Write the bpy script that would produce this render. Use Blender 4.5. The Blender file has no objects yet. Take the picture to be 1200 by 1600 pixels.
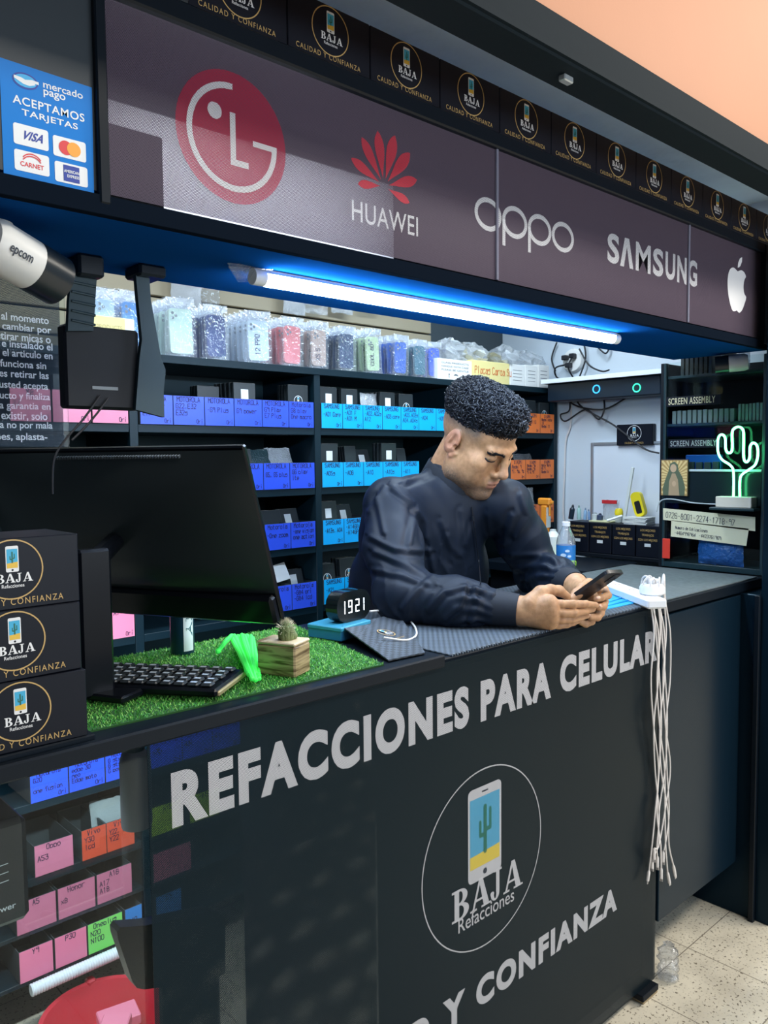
import bpy, math, random
import numpy as np
from mathutils import Vector, Matrix
random.seed(7)
SC = bpy.context.scene
COL = SC.collection
PI = math.pi
# ------------------------------------------------------------------ camera
F, YAW, PIT, ROL, CAMH = 1265.856, -0.746228, 0.0661193, 0.0096943, 1.5
def _rot(yaw, pitch, roll):
    cy, sy = math.cos(yaw), math.sin(yaw)
    f = np.array([-sy, cy, 0.]); r = np.array([cy, sy, 0.]); d = np.array([0, 0, -1.])
    cp, sp = math.cos(pitch), math.sin(pitch)
    f2 = cp*f+sp*d; d2 = cp*d-sp*f
    cr, sr = math.cos(roll), math.sin(roll)
    return np.array([cr*r+sr*d2, cr*d2-sr*r, f2])
RC = _rot(YAW, PIT, ROL)
cd = bpy.data.cameras.new('camera'); cam = bpy.data.objects.new('camera', cd); COL.objects.link(cam)
cd.sensor_fit = 'VERTICAL'; cd.sensor_height = 36.0; cd.sensor_width = 27.0; cd.lens = F/1600*36
cd.clip_start = 0.05
mw = Matrix.Identity(4)
for i in range(3):
    mw[i][0] = RC[0][i]; mw[i][1] = -RC[1][i]; mw[i][2] = -RC[2][i]
mw[2][3] = CAMH
cam.matrix_world = mw
SC.camera = cam
SC.cycles.transparent_max_bounces = 24
def _ray(px, py): return np.array([(px-600)/F, (py-800)/F, 1.]) @ RC
def onX(px, py, x): r = _ray(px, py); t = x/r[0]; return Vector(r*t)+Vector((0, 0, CAMH))
def onY(px, py, y): r = _ray(px, py); t = y/r[1]; return Vector(r*t)+Vector((0, 0, CAMH))
def onZ(px, py, z): r = _ray(px, py); t = (z-CAMH)/r[2]; return Vector(r*t)+Vector((0, 0, CAMH))
# ------------------------------------------------------------------ world, lamps, exposure
w = bpy.data.worlds.new('world'); SC.world = w; w.use_nodes = True
bg = w.node_tree.nodes['Background']; bg.inputs[0].default_value = (0.30, 0.42, 0.60, 1); bg.inputs[1].default_value = 0.13
def area(name, loc, rot, sx, sy, power, col, spread=PI):
    l = bpy.data.lights.new(name, 'AREA'); l.shape = 'RECTANGLE'; l.size = sx; l.size_y = sy; l.energy = power; l.color = col
    l.spread = spread
    o = bpy.data.objects.new(name, l); COL.objects.link(o); o.location = loc; o.rotation_euler = rot
    return o
area('hall_ceiling_lamp', (1.6, -1.3, 3.9), (math.radians(18), 0, 0), 2.6, 0.5, 55, (1.0, 0.93, 0.82))
area('hall_ceiling_lamp', (4.6, -1.0, 3.9), (math.radians(14), 0, 0), 2.2, 0.5, 125, (1.0, 0.93, 0.82))
area('aisle_fill_light', (2.2, -3.2, 1.9), (math.radians(90), 0, 0), 4.5, 1.0, 85, (.80, .90, 1.0))  # added fill across the aisle to brighten ceiling, sign and cartons; no known lamp
area('stall_ceiling_lamp', (2.1, 1.72, 2.385), (0, 0, 0), 1.0, .2, 15, (.72, .87, 1.0))
area('stall_ceiling_lamp', (.80, 1.78, 2.385), (0, 0, 0), 1.0, .2, 11, (.80, .91, 1.0))
area('counter_strip_lamp', (.55, 1.52, 1.072), (math.radians(38), 0, 0), .8, .03, 10, (.85, .94, 1.0))
TUBE_E = 82.0
vs = SC.view_settings; vs.view_transform = 'Standard'; vs.look = 'None'; vs.gamma = 1.0; vs.exposure = 0.35
vs.use_curve_mapping = False
# ------------------------------------------------------------------ materials
_mats = {}
def srgb(h):
    if isinstance(h, str):
        h = [int(h[i:i+2], 16)/255 for i in (0, 2, 4)]
        return tuple(c/12.92 if c <= .04045 else ((c+.055)/1.055)**2.4 for c in h)
    return tuple(h)
def M(name, col='808080', rough=.5, metal=0., emis=None, es=0., coat=0., spec=.5, bump=None, var=None, trans=0., sss=0., stint=(1, 1, 1)):
    if name in _mats: return _mats[name]
    m = bpy.data.materials.new(name); m.use_nodes = True
    nt = m.node_tree; p = nt.nodes['Principled BSDF']
    c = srgb(col)
    p.inputs['Base Color'].default_value = (*c, 1); p.inputs['Roughness'].default_value = rough
    p.inputs['Metallic'].default_value = metal; p.inputs['Specular Tint'].default_value = (*stint, 1); p.inputs['Specular IOR Level'].default_value = spec
    if coat: p.inputs['Coat Weight'].default_value = coat; p.inputs['Coat Roughness'].default_value = .08
    if trans: p.inputs['Transmission Weight'].default_value = trans
    if sss: p.inputs['Subsurface Weight'].default_value = sss; p.inputs['Subsurface Radius'].default_value = (.012, .005, .003)
    if emis: p.inputs['Emission Color'].default_value = (*srgb(emis), 1); p.inputs['Emission Strength'].default_value = es
    tc = None
    def coord():
        nonlocal tc
        if tc is None: tc = nt.nodes.new('ShaderNodeTexCoord')
        return tc.outputs['Object']
    if var:   # (scale, amount): gentle mottling of the colour
        n = nt.nodes.new('ShaderNodeTexNoise'); n.inputs['Scale'].default_value = var[0]; n.inputs['Detail'].default_value = 4
        nt.links.new(coord(), n.inputs['Vector'])
        mx = nt.nodes.new('ShaderNodeMix'); mx.data_type = 'RGBA'
        a = var[1]
        mx.inputs['A'].default_value = (*[x*(1-a) for x in c], 1); mx.inputs['B'].default_value = (*[min(1, x*(1+a)) for x in c], 1)
        nt.links.new(n.outputs['Fac'], mx.inputs['Factor']); nt.links.new(mx.outputs['Result'], p.inputs['Base Color'])
    if bump:  # (scale, strength, distance)
        n = nt.nodes.new('ShaderNodeTexNoise'); n.inputs['Scale'].default_value = bump[0]; n.inputs['Detail'].default_value = 3
        nt.links.new(coord(), n.inputs['Vector'])
        b = nt.nodes.new('ShaderNodeBump'); b.inputs['Strength'].default_value = bump[1]; b.inputs['Distance'].default_value = bump[2]
        nt.links.new(n.outputs['Fac'], b.inputs['Height']); nt.links.new(b.outputs['Normal'], p.inputs['Normal'])
    _mats[name] = m
    return m
def mix_nodes(name):
    m = bpy.data.materials.new(name); m.use_nodes = True; nt = m.node_tree
    for n in list(nt.nodes): nt.nodes.remove(n)
    out = nt.nodes.new('ShaderNodeOutputMaterial')
    _mats[name] = m
    return m, nt, out
def thin_glass(name, tint=(.93, .96, .96), refl=1.0, rough=.02):
    if name in _mats: return _mats[name]
    m, nt, out = mix_nodes(name); N = nt.nodes.new
    t = N('ShaderNodeBsdfTransparent'); t.inputs[0].default_value = (*tint, 1)
    g = N('ShaderNodeBsdfGlossy'); g.inputs['Roughness'].default_value = rough
    fr = N('ShaderNodeFresnel'); fr.inputs[0].default_value = 1.45
    mu = N('ShaderNodeMath'); mu.operation = 'MULTIPLY'; mu.inputs[1].default_value = refl
    mx = N('ShaderNodeMixShader'); L = nt.links.new
    L(fr.outputs[0], mu.inputs[0]); L(mu.outputs[0], mx.inputs[0]); L(t.outputs[0], mx.inputs[1]); L(g.outputs[0], mx.inputs[2]); L(mx.outputs[0], out.inputs[0])
    return m
def film(name, white=.22, refl=.30, tint=(.95, .97, 1), scale=60, rough=.12, dist=.004):
    """crinkled clear plastic"""
    if name in _mats: return _mats[name]
    m, nt, out = mix_nodes(name); N = nt.nodes.new; L = nt.links.new
    tc = N('ShaderNodeTexCoord'); n = N('ShaderNodeTexNoise'); n.inputs['Scale'].default_value = scale; n.inputs['Detail'].default_value = 2; n.inputs['Distortion'].default_value = 1.5
    L(tc.outputs['Object'], n.inputs['Vector'])
    b = N('ShaderNodeBump'); b.inputs['Strength'].default_value = 1; b.inputs['Distance'].default_value = dist; L(n.outputs['Fac'], b.inputs['Height'])
    t = N('ShaderNodeBsdfTransparent'); t.inputs[0].default_value = (*tint, 1)
    d = N('ShaderNodeBsdfDiffuse'); d.inputs[0].default_value = (.85, .9, .95, 1); L(b.outputs[0], d.inputs['Normal'])
    g = N('ShaderNodeBsdfGlossy'); g.inputs['Roughness'].default_value = rough; L(b.outputs[0], g.inputs['Normal'])
    m1 = N('ShaderNodeMixShader'); m1.inputs[0].default_value = white; L(t.outputs[0], m1.inputs[1]); L(d.outputs[0], m1.inputs[2])
    lw = N('ShaderNodeLayerWeight'); lw.inputs[0].default_value = refl; L(b.outputs[0], lw.inputs['Normal'])
    m2 = N('ShaderNodeMixShader'); L(lw.outputs['Facing'], m2.inputs[0]); L(m1.outputs[0], m2.inputs[1]); L(g.outputs[0], m2.inputs[2])
    L(m2.outputs[0], out.inputs[0])
    return m
def perforated(name, col, rough=.35, pitch=.0023, hole=.33):
    """one-way vision vinyl: a print with a hexagonal grid of punched holes (object x/z plane)"""
    if name in _mats: return _mats[name]
    m, nt, out = mix_nodes(name); N = nt.nodes.new; L = nt.links.new
    tc = N('ShaderNodeTexCoord'); sp = N('ShaderNodeSeparateXYZ'); L(tc.outputs['Object'], sp.inputs[0])
    def mt(op, a, b=None):
        n = N('ShaderNodeMath'); n.operation = op
        for k, v in enumerate((a, b)):
            if v is None: continue
            if isinstance(v, (int, float)): n.inputs[k].default_value = v
            else: L(v, n.inputs[k])
        return n.outputs[0]
    zr = mt('DIVIDE', sp.outputs['Z'], pitch*.866); row = mt('FLOOR', zr)
    xr = mt('ADD', mt('DIVIDE', sp.outputs['X'], pitch), mt('MULTIPLY', mt('FLOORED_MODULO', row, 2.0), .5))
    fx = mt('SUBTRACT', mt('FRACT', xr), .5); fz = mt('MULTIPLY', mt('SUBTRACT', mt('FRACT', zr), .5), .866)
    d2 = mt('ADD', mt('MULTIPLY', fx, fx), mt('MULTIPLY', fz, fz))
    h = mt('LESS_THAN', d2, hole*hole)
    t = N('ShaderNodeBsdfTransparent')
    p = N('ShaderNodeBsdfPrincipled'); p.inputs['Base Color'].default_value = (*srgb(col), 1); p.inputs['Roughness'].default_value = rough; p.inputs['Specular Tint'].default_value = (.5, .8, 1, 1); p.inputs['Specular IOR Level'].default_value = .22
    mx = N('ShaderNodeMixShader'); L(h, mx.inputs[0]); L(p.outputs[0], mx.inputs[1]); L(t.outputs[0], mx.inputs[2]); L(mx.outputs[0], out.inputs[0])
    return m
# ------------------------------------------------------------------ mesh builder
_text = {}
def text_mesh(s, bold=0., space=1.):
    k = (s, bold, space)
    if k in _text: return _text[k]
    t = bpy.data.curves.new('lettering', 'FONT'); t.body = s; t.offset = bold; t.space_character = space; t.resolution_u = 5
    o = bpy.data.objects.new('lettering', t); COL.objects.link(o)
    bpy.context.view_layer.update()
    me = bpy.data.meshes.new_from_object(o.evaluated_get(bpy.context.evaluated_depsgraph_get()))
    v = [(a.co.x, a.co.y) for a in me.vertices]; f = [tuple(p.vertices) for p in me.polygons]
    bpy.data.objects.remove(o); bpy.data.curves.remove(t); bpy.data.meshes.remove(me)
    x0 = min(a[0] for a in v); x1 = max(a[0] for a in v); y0 = min(a[1] for a in v); y1 = max(a[1] for a in v)
    _text[k] = ([((a-x0)/(x1-x0), (b-y0)/(y1-y0)) for a, b in v], f, (x1-x0)/(y1-y0))
    return _text[k]
_GL = {'A': '002640|1232', 'B': '00063645443313|3342413000', 'C': '4536160501103041', 'D': '000626444220 00'.replace(' ', ''), 'E': '46060040|0333', 'F': '460600|0333', 'G': '453616050110304143 23'.replace(' ', ''),
 'H': '0006|4046|0343', 'I': '2026', 'J': '36311001', 'K': '0006|460340', 'L': '060040', 'M': '0006234640', 'N': '00064046', 'O': '160501103041453616', 'P': '000636453303', 'Q': '160501103041453616|2240', 'R': '000636453303|2340',
 'S': '4536160504334241301001', 'T': '0646|2620', 'U': '06011030414 6'.replace(' ', ''), 'V': '062046', 'W': '0610233046', 'X': '0046|0640', 'Y': '062346|2320', 'Z': '06460040',
 '0': '160501103041453616', '1': '152620', '2': '05163645440040', '3': '0646234341301001', '4': '3036024 2'.replace(' ', ''), '5': '460604334241301001', '6': '4536160501103041433303', '7': '064610', '8': '13041626443313020110304133', '9': '4434140516364540',
 'a': '43142 40110304344|4340'.replace(' ', ''), 'c': '4434140301103041', 'd': '4640|43341403011030 41'.replace(' ', ''), 'e': '024243341403011030', 'g': '444 0'.replace(' ', '')+'|4334140301103041', 'i': '2024|2627', 'l': '2620', 'm': '0004|03142320|2334 4340'.replace(' ', ''), 'n': '0004|0324344340', 'o': '1403011030414 33414'.replace(' ', ''), 'p': '0004|0324434130100 1'.replace(' ', ''),
 'r': '0004|032444', 's': '4434140343413000', 't': '1611203 0|0434'.replace(' ', ''), 'u': '0401103040|4440', 'v': '042044', 'w': '0410233044', 'x': '0044|0440', 'y': '0421|44210 0'.replace(' ', ''), 'z': '04440040', 'f': '365626 20'.replace(' ', '')+'|0434', 'q': '4440|4334140301103041', 'b': '0600|0324434130100 1'.replace(' ', ''), 'h': '0600|0324344340', 'k': '0600|440240',
 '-': '1333', '.': '2021', ',': '2110', ':': '2021|2324', '/': '0046', 'u\u0301': ''}
class G:
    def __init__(s): s.v = []; s.f = []; s.m = []
    def add(s, v, f, mi=0, T=None):
        b = len(s.v)
        for p in v:
            p = Vector(p)
            if T is not None: p = T @ p
            s.v.append(p)
        for q in f: s.f.append([i+b for i in q]); s.m.append(mi)
        return s
    def box(s, x0, x1, y0, y1, z0, z1, b=0., mi=0, T=None):
        if x1 < x0: x0, x1 = x1, x0
        if y1 < y0: y0, y1 = y1, y0
        if z1 < z0: z0, z1 = z1, z0
        if b <= 0:
            v = [(x, y, z) for x in (x0, x1) for y in (y0, y1) for z in (z0, z1)]
            return s.add(v, [(0, 1, 3, 2), (4, 6, 7, 5), (0, 4, 5, 1), (2, 3, 7, 6), (0, 2, 6, 4), (1, 5, 7, 3)], mi, T)
        b = min(b, (x1-x0)*.49, (y1-y0)*.49, (z1-z0)*.49)
        X = (x0, x1); Y = (y0, y1); Z = (z0, z1); v = []; ix = {}
        for i in (0, 1):
            for j in (0, 1):
                for k in (0, 1):
                    sx, sy, sz = 1-2*i, 1-2*j, 1-2*k
                    for a in range(3):
                        ix[i, j, k, a] = len(v)
                        v.append((X[i]+(0 if a == 0 else b)*sx, Y[j]+(0 if a == 1 else b)*sy, Z[k]+(0 if a == 2 else b)*sz))
        f = []
        for i in (0, 1):
            f.append([ix[i, j, k, 0] for j, k in ((0, 0), (1, 0), (1, 1), (0, 1))][::(-1 if i == 0 else 1)])
            f.append([ix[j, i, k, 1] for j, k in ((0, 0), (1, 0), (1, 1), (0, 1))][::(1 if i == 0 else -1)])
            f.append([ix[j, k, i, 2] for j, k in ((0, 0), (1, 0), (1, 1), (0, 1))][::(-1 if i == 0 else 1)])
        for a in range(3):
            o = [q for q in range(3) if q != a]
            for p in (0, 1):
                for q in (0, 1):
                    c = [0, 0, 0]; c[o[0]] = p; c[o[1]] = q
                    l = list(c); l[a] = 0; h = list(c); h[a] = 1
                    e = [ix[(*l, o[0])], ix[(*h, o[0])], ix[(*h, o[1])], ix[(*l, o[1])]]
                    f.append(e if ((p + q + a) % 2 == 1) else e[::-1])
        for i in (0, 1):
            for j in (0, 1):
                for k in (0, 1):
                    e = [ix[i, j, k, a] for a in range(3)]
                    f.append(e if (i+j+k) % 2 == 1 else e[::-1])
        return s.add(v, f, mi, T)
    def tube(s, pts, r, n=8, mi=0, cap=True, T=None, closed=False):
        pts = [Vector(p) for p in pts]; m = len(pts)
        rs = r if isinstance(r, (list, tuple)) else [r]*m
        v = []; f = []; up = None
        for i, p in enumerate(pts):
            d = (pts[(i+1) % m]-pts[i-1]) if closed else (pts[min(i+1, m-1)]-pts[max(i-1, 0)])
            d.normalize()
            if up is None: up = d.orthogonal().normalized()
            else:
                up = up-d*up.dot(d)
                up = up.normalized() if up.length > 1e-6 else d.orthogonal().normalized()
            sd = d.cross(up)
            for k in range(n):
                a = 2*PI*k/n; v.append(p+(up*math.cos(a)+sd*math.sin(a))*rs[i])
        for i in range(m if closed else m-1):
            for k in range(n):
                f.append((i*n+k, i*n+(k+1) % n, ((i+1) % m)*n+(k+1) % n, ((i+1) % m)*n+k))
        if cap and not closed: f.append(tuple(range(n))[::-1]); f.append(tuple(range((m-1)*n, m*n)))
        return s.add(v, f, mi, T)
    def lathe(s, prof, c=(0, 0, 0), n=24, mi=0, T=None):
        v = []; f = []; m = len(prof)
        for r, z in prof:
            for k in range(n): a = 2*PI*k/n; v.append((c[0]+r*math.cos(a), c[1]+r*math.sin(a), c[2]+z))
        for i in range(m-1):
            for k in range(n): f.append((i*n+k, i*n+(k+1) % n, (i+1)*n+(k+1) % n, (i+1)*n+k))
        if prof[0][0] > 1e-6: f.append(tuple(range(n))[::-1])
        if prof[-1][0] > 1e-6: f.append(tuple(range((m-1)*n, m*n)))
        return s.add(v, f, mi, T)
    def ell(s, c, r, n=14, mi=0, T=None, R=None):
        v = []; f = []; h = n//2+1
        for i in range(h+1):
            t = PI*i/h
            for k in range(n):
                a = 2*PI*k/n; p = Vector((r[0]*math.sin(t)*math.cos(a), r[1]*math.sin(t)*math.sin(a), r[2]*math.cos(t)))
                if R is not None: p = R @ p
                v.append(Vector(c)+p)
        for i in range(h):
            for k in range(n): f.append((i*n+k, (i+1)*n+k, (i+1)*n+(k+1) % n, i*n+(k+1) % n))
        return s.add(v, f, mi, T)
    def flat(s, poly, fr, off=0., mi=0, depth=0.):
        """2-D polygon on a frame fr=(O,u,v); facing u x v; with depth it becomes a slab behind that face"""
        O, u, vv = fr; n = u.cross(vv); k = len(poly); off += (len(s.f) % 12)*2.5e-5
        v = [O+u*a+vv*b+n*off for a, b in poly]; f = [tuple(range(k))]
        if depth:
            v += [O+u*a+vv*b+n*(off-depth) for a, b in poly]; f.append(tuple(range(k, 2*k))[::-1])
            f += [(i, k+i, k+(i+1) % k, (i+1) % k)[::-1][::-1] for i in range(k)]
        return s.add(v, f, mi)
    def strip(s, P, Q, fr, off=0., mi=0):
        O, u, vv = fr; n = u.cross(vv); k = len(P); off += (len(s.f) % 12)*2.5e-5
        v = [O+u*a+vv*b+n*off for a, b in P]+[O+u*a+vv*b+n*off for a, b in Q]
        return s.add(v, [(i, i+1, k+i+1, k+i) for i in range(k-1)], mi)
    def ring(s, c, ro, ri, fr, off=0., mi=0, n=48, a0=0, a1=2*PI, ey=1.):
        A = [a0+(a1-a0)*i/n for i in range(n+1)]
        return s.strip([(c[0]+ri*math.cos(a), c[1]+ri*math.sin(a)*ey) for a in A], [(c[0]+ro*math.cos(a), c[1]+ro*math.sin(a)*ey) for a in A], fr, off, mi)
    def rrect(s, x0, x1, y0, y1, r, fr, off=0., mi=0, depth=0.):
        P = []
        for cx, cy, a in ((x1-r, y0+r, -PI/2), (x1-r, y1-r, 0), (x0+r, y1-r, PI/2), (x0+r, y0+r, PI)):
            for i in range(5): t = a+PI/2*i/4; P.append((cx+r*math.cos(t), cy+r*math.sin(t)))
        return s.flat(P, fr, off, mi, depth)
    def disc(s, c, r, fr, off=0., mi=0, n=32, ey=1.): return s.flat([(c[0]+r*math.cos(2*PI*i/n), c[1]+r*ey*math.sin(2*PI*i/n)) for i in range(n)], fr, off, mi)
    def text(s, t, x, y, wd, ht, fr, off=0., mi=0, bold=0., space=1., shear=0.):
        v, f, asp = text_mesh(t, bold, space)
        if wd is None: wd = ht*asp
        if ht is None: ht = wd/asp
        O, u, vv = fr; n = u.cross(vv)
        return s.add([O+u*(x+(a+shear*b)*wd)+vv*(y+b*ht)+n*off for a, b in v], f, mi)
    def hand(s, t, x, y, h, fr, off=0., mi=0, wd=.0012, asp=.75):
        """felt-pen writing, one stroke per line"""
        O, u, vv = fr; n = u.cross(vv); k = h/6
        for ch in t:
            g = _GL.get(ch)
            if g:
                for ln in g.split('|'):
                    P = [(x+int(ln[i])*k*asp+random.uniform(-.2, .2)*k, y+int(ln[i+1])*k+random.uniform(-.2, .2)*k) for i in range(0, len(ln)-1, 2)]
                    for (a, b), (c, d) in zip(P, P[1:]):
                        l = math.hypot(c-a, d-b) or 1; ex, ey = (c-a)/l*wd/2, (d-b)/l*wd/2
                        s.flat([(a-ex+ey, b-ey-ex), (c+ex+ey, d+ey-ex), (c+ex-ey, d+ey+ex), (a-ex-ey, b-ey+ex)], fr, off, mi)
            x += k*asp*(5.6 if ch != ' ' else 4)
        return s
    def build(s, name, mats, parent=None, org=None, smooth=35):
        if not isinstance(mats, (list, tuple)): mats = [mats]
        o3 = None
        if org is not None: o3 = Vector(org)
        elif parent is None and s.v:
            xs = [p.x for p in s.v]; ys = [p.y for p in s.v]; zs = [p.z for p in s.v]
            o3 = Vector(((min(xs)+max(xs))/2, (min(ys)+max(ys))/2, min(zs)))
        shift = o3 if parent is None else ROOT.get(parent.name, Vector()) if org is None else o3
        me = bpy.data.meshes.new(name)
        me.from_pydata([p-shift for p in s.v], [], s.f)
        for m in mats: me.materials.append(m)
        me.polygons.foreach_set('material_index', s.m)
        me.validate(); me.update()
        if smooth:
            me.shade_smooth(); me.set_sharp_from_angle(angle=math.radians(smooth))
        o = bpy.data.objects.new(name, me); COL.objects.link(o)
        if parent is None: o.location = o3
        else: o.parent = parent; ROOT[o.name] = shift
        return o
ROOT = {}
def thing(name, label, cat, loc=(0, 0, 0), group=None, rz=0., local=False):
    o = bpy.data.objects.new(name, None); COL.objects.link(o); o.empty_display_size = .05
    o.location = loc; o.rotation_euler = (0, 0, rz)
    ROOT[o.name] = Vector() if local else Vector(loc)
    return tag(o, label, cat, group)
def tag(o, label, cat, group=None, kind=None):
    o['label'] = label; o['category'] = cat
    if group: o['group'] = group
    if kind: o['kind'] = kind
    return o
def struct(o, label=None, cat=None):
    o['kind'] = 'structure'
    if label: o['label'] = label
    if cat: o['category'] = cat
    return o
def dup(root, loc, label=None, rot=None, group=None):
    r = root.copy(); COL.objects.link(r); r.location = loc
    if rot is not None: r.rotation_euler = rot
    if label: r['label'] = label
    if group: r['group'] = group
    for ch in root.children:
        c = ch.copy(); COL.objects.link(c); c.parent = r
        for g in ch.children:
            d = g.copy(); COL.objects.link(d); d.parent = c
    return r
def spline(P, n=8):
    P = [Vector(p) for p in P]; out = []
    for i in range(len(P)-1):
        a = P[max(i-1, 0)]; b = P[i]; c = P[i+1]; d = P[min(i+2, len(P)-1)]
        for k in range(n):
            t = k/n
            out.append(.5*((2*b)+(c-a)*t+(2*a-5*b+4*c-d)*t*t+(3*b-a-3*c+d)*t**3))
    return out+[P[-1]]
VX, VY, VZ = Vector((1, 0, 0)), Vector((0, 1, 0)), Vector((0, 0, 1))
def front(x, y, z): return (Vector((x, y, z)), VX, VZ)          # a face looking towards the aisle (-Y)
def ORD(i): return ['first', 'second', 'third', 'fourth', 'fifth', 'sixth', 'seventh', 'eighth', 'ninth', 'tenth', 'eleventh', 'twelfth', 'thirteenth', 'fourteenth'][i]
# ================================================================== the setting
def floor_mat():
    m, nt, out = mix_nodes('terrazzo_tile'); N = nt.nodes.new; L = nt.links.new
    tc = N('ShaderNodeTexCoord'); p = N('ShaderNodeBsdfPrincipled'); p.inputs['Roughness'].default_value = .45
    br = N('ShaderNodeTexBrick'); br.offset = 0; br.inputs['Scale'].default_value = 1
    br.inputs['Brick Width'].default_value = .295; br.inputs['Row Height'].default_value = .295; br.inputs['Mortar Size'].default_value = .0016
    mp = N('ShaderNodeMapping'); mp.inputs['Location'].default_value = (.073, .054, 0); L(tc.outputs['Object'], mp.inputs[0]); L(mp.outputs[0], br.inputs['Vector'])
    n1 = N('ShaderNodeTexNoise'); n1.inputs['Scale'].default_value = 115; n1.inputs['Detail'].default_value = 3; n1.inputs['Roughness'].default_value = .6
    n2 = N('ShaderNodeTexNoise'); n2.inputs['Scale'].default_value = 7; n2.inputs['Detail'].default_value = 5
    for n in (n1, n2): L(tc.outputs['Object'], n.inputs['Vector'])
    r1 = N('ShaderNodeValToRGB'); e = r1.color_ramp.elements
    e[0].position = .345; e[0].color = (.16, .13, .09, 1); e[1].position = .42; e[1].color = (.80, .74, .60, 1)
    L(n1.outputs['Fac'], r1.inputs[0])
    r2 = N('ShaderNodeValToRGB'); e = r2.color_ramp.elements; e[0].position = .3; e[0].color = (.72, .72, .72, 1); e[1].position = .7; e[1].color = (1, 1, 1, 1); L(n2.outputs['Fac'], r2.inputs[0])
    mu = N('ShaderNodeMix'); mu.data_type = 'RGBA'; mu.blend_type = 'MULTIPLY'; mu.inputs['Factor'].default_value = 1; L(r1.outputs[0], mu.inputs['A']); L(r2.outputs[0], mu.inputs['B'])
    mj = N('ShaderNodeMix'); mj.data_type = 'RGBA'; L(br.outputs['Fac'], mj.inputs['Factor']); L(mu.outputs['Result'], mj.inputs['A']); mj.inputs['B'].default_value = (.22, .19, .15, 1)
    L(mj.outputs['Result'], p.inputs['Base Color']); L(p.outputs[0], out.inputs[0])
    return m
struct(G().box(-3, 7, -4, 2.5, -.06, 0).build('floor', floor_mat(), org=(0, 0, 0)))
wallm = M('pale_wall_paint', (.66, .74, .82), .55, bump=(60, .15, .002))
struct(G().box(-.9, 3.06, 2.42, 2.48, 0, 2.4).build('wall_back', M('dark_wall', (.05, .07, .085), .7), org=(0, 2.42, 0)))
struct(G().box(3.0, 3.06, 1.10, 2.42, 0, 2.4).build('wall_right', wallm, org=(3, 1.1, 0)))
struct(G().box(-.96, -.9, 1.10, 2.48, 0, 2.4).build('wall_left', M('dark_wall'), org=(-.9, 1.1, 0)))
struct(G().box(-1.2, 6.5, .93, 2.48, 2.40, 2.46).build('ceiling', M('ceiling_plaster', (.70, .82, .92), .8, bump=(9, .35, .02), var=(5, .18)), org=(0, .93, 2.4)))
zl = onY(1200, 272, .86).z; zt = onY(1200, 224, .86).z
orange = M('orange_wall_paint', (.54, .235, .12), .6, var=(3, .06), bump=(120, .1, .002))
struct(G().box(-1.2, 7, .875, .95, zt, 4.3).build('wall_front', orange, org=(0, .87, zt)))
g = G().box(-1.2, 7, .86, .935, zl, zt+.001, .003)
g.box(-1.2, 7, .853, .861, zl+.004, zl+.016)
struct(g.build('trim_1', M('dark_steel', (.006, .013, .019), .75, spec=.2, bump=(30, .2, .002)), org=(0, .86, zl)))
g = G().tube(spline([onY(878, 118, .9), onY(884, 108, .89), onY(888, 112, .89), onY(883, 122, .9)], 5), .0035, 6)
g.box(*[c for c in (onY(872, 112, .9).x, onY(886, 112, .9).x)], .885, .9, zl-.012, zl, .002)
tag(g.build('bent_hook', M('pale_metal', (.55, .6, .62), .4, .6)), 'small pale bent metal hook under the dark steel beam', 'hook')

# ================================================================== kiosk header with the sign
BLK = M('black_laminate', (.004, .008, .014), .36, spec=.22)
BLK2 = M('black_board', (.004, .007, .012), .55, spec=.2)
SOF = M('blue_black_laminate', (.004, .055, .22), .7, spec=.0)
YF = 1.10
hd = thing('kiosk_header', 'long dark header box with a row of white and red phone company emblems', 'sign', (.5, YF, 1.835))
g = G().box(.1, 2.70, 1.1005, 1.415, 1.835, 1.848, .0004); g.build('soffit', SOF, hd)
g = G().box(.1, 2.70, 1.085, 1.101, 1.8352, 1.8615, .0006); g.build('bottom_rail', M('matte_black', (.006, .010, .018), .8, spec=0.), hd)
g = G().box(.1, 2.70, 1.085, 1.104, 2.132, 2.163, .003); g.build('top_rail', BLK, hd)
g = G().box(.1, 2.70, 1.104, 1.415, 2.150, 2.163, .002); g.build('lid_board', BLK2, hd)
g = G().box(.1, 2.70, 1.403, 1.415, 1.848, 2.150); g.build('back_board', BLK2, hd)
G().box(2.688, 2.70, 1.104, 1.415, 1.848, 2.150).build('end_board', BLK2, hd); G().box(.1, .112, 1.104, 1.415, 1.848, 2.150).build('end_board', BLK2, hd)
g = G().box(.484, .4995, 1.083, 1.115, 1.85, 2.16, .002); g.build('stile', BLK, hd)
g = G().box(2.645, 2.70, 1.083, 1.115, 1.85, 2.16, .002); g.build('stile', BLK, hd)
g = G().box(.1, .484, 1.094, 1.104, 1.868, 2.134); g.build('blank_panel', M('grey_laminate', (.035, .045, .055), .35), hd)
VIN = perforated('purple_black_vinyl', (.125, .095, .13), .30)
VW = perforated('white_vinyl', (.80, .80, .84), .4); VR = perforated('red_vinyl', (.42, .035, .075), .4); VR2 = perforated('bright_red_vinyl', (.72, .06, .09), .4)
panels = []
for a, b in ((.500, 1.338), (1.341, 2.166), (2.169, 2.648)):
    panels.append(G().box(a, b, 1.0975, 1.0985, 1.868, 2.134).build('sign_panel', VIN, hd))
for a in (1.3395, 2.1675):
    G().tube([(a, 1.0955, 1.868), (a, 1.0955, 2.134)], .0035, 8).build('seam_strip', M('seam_plastic', (.25, .25, .33), .25), hd)
YS = 1.0970
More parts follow.
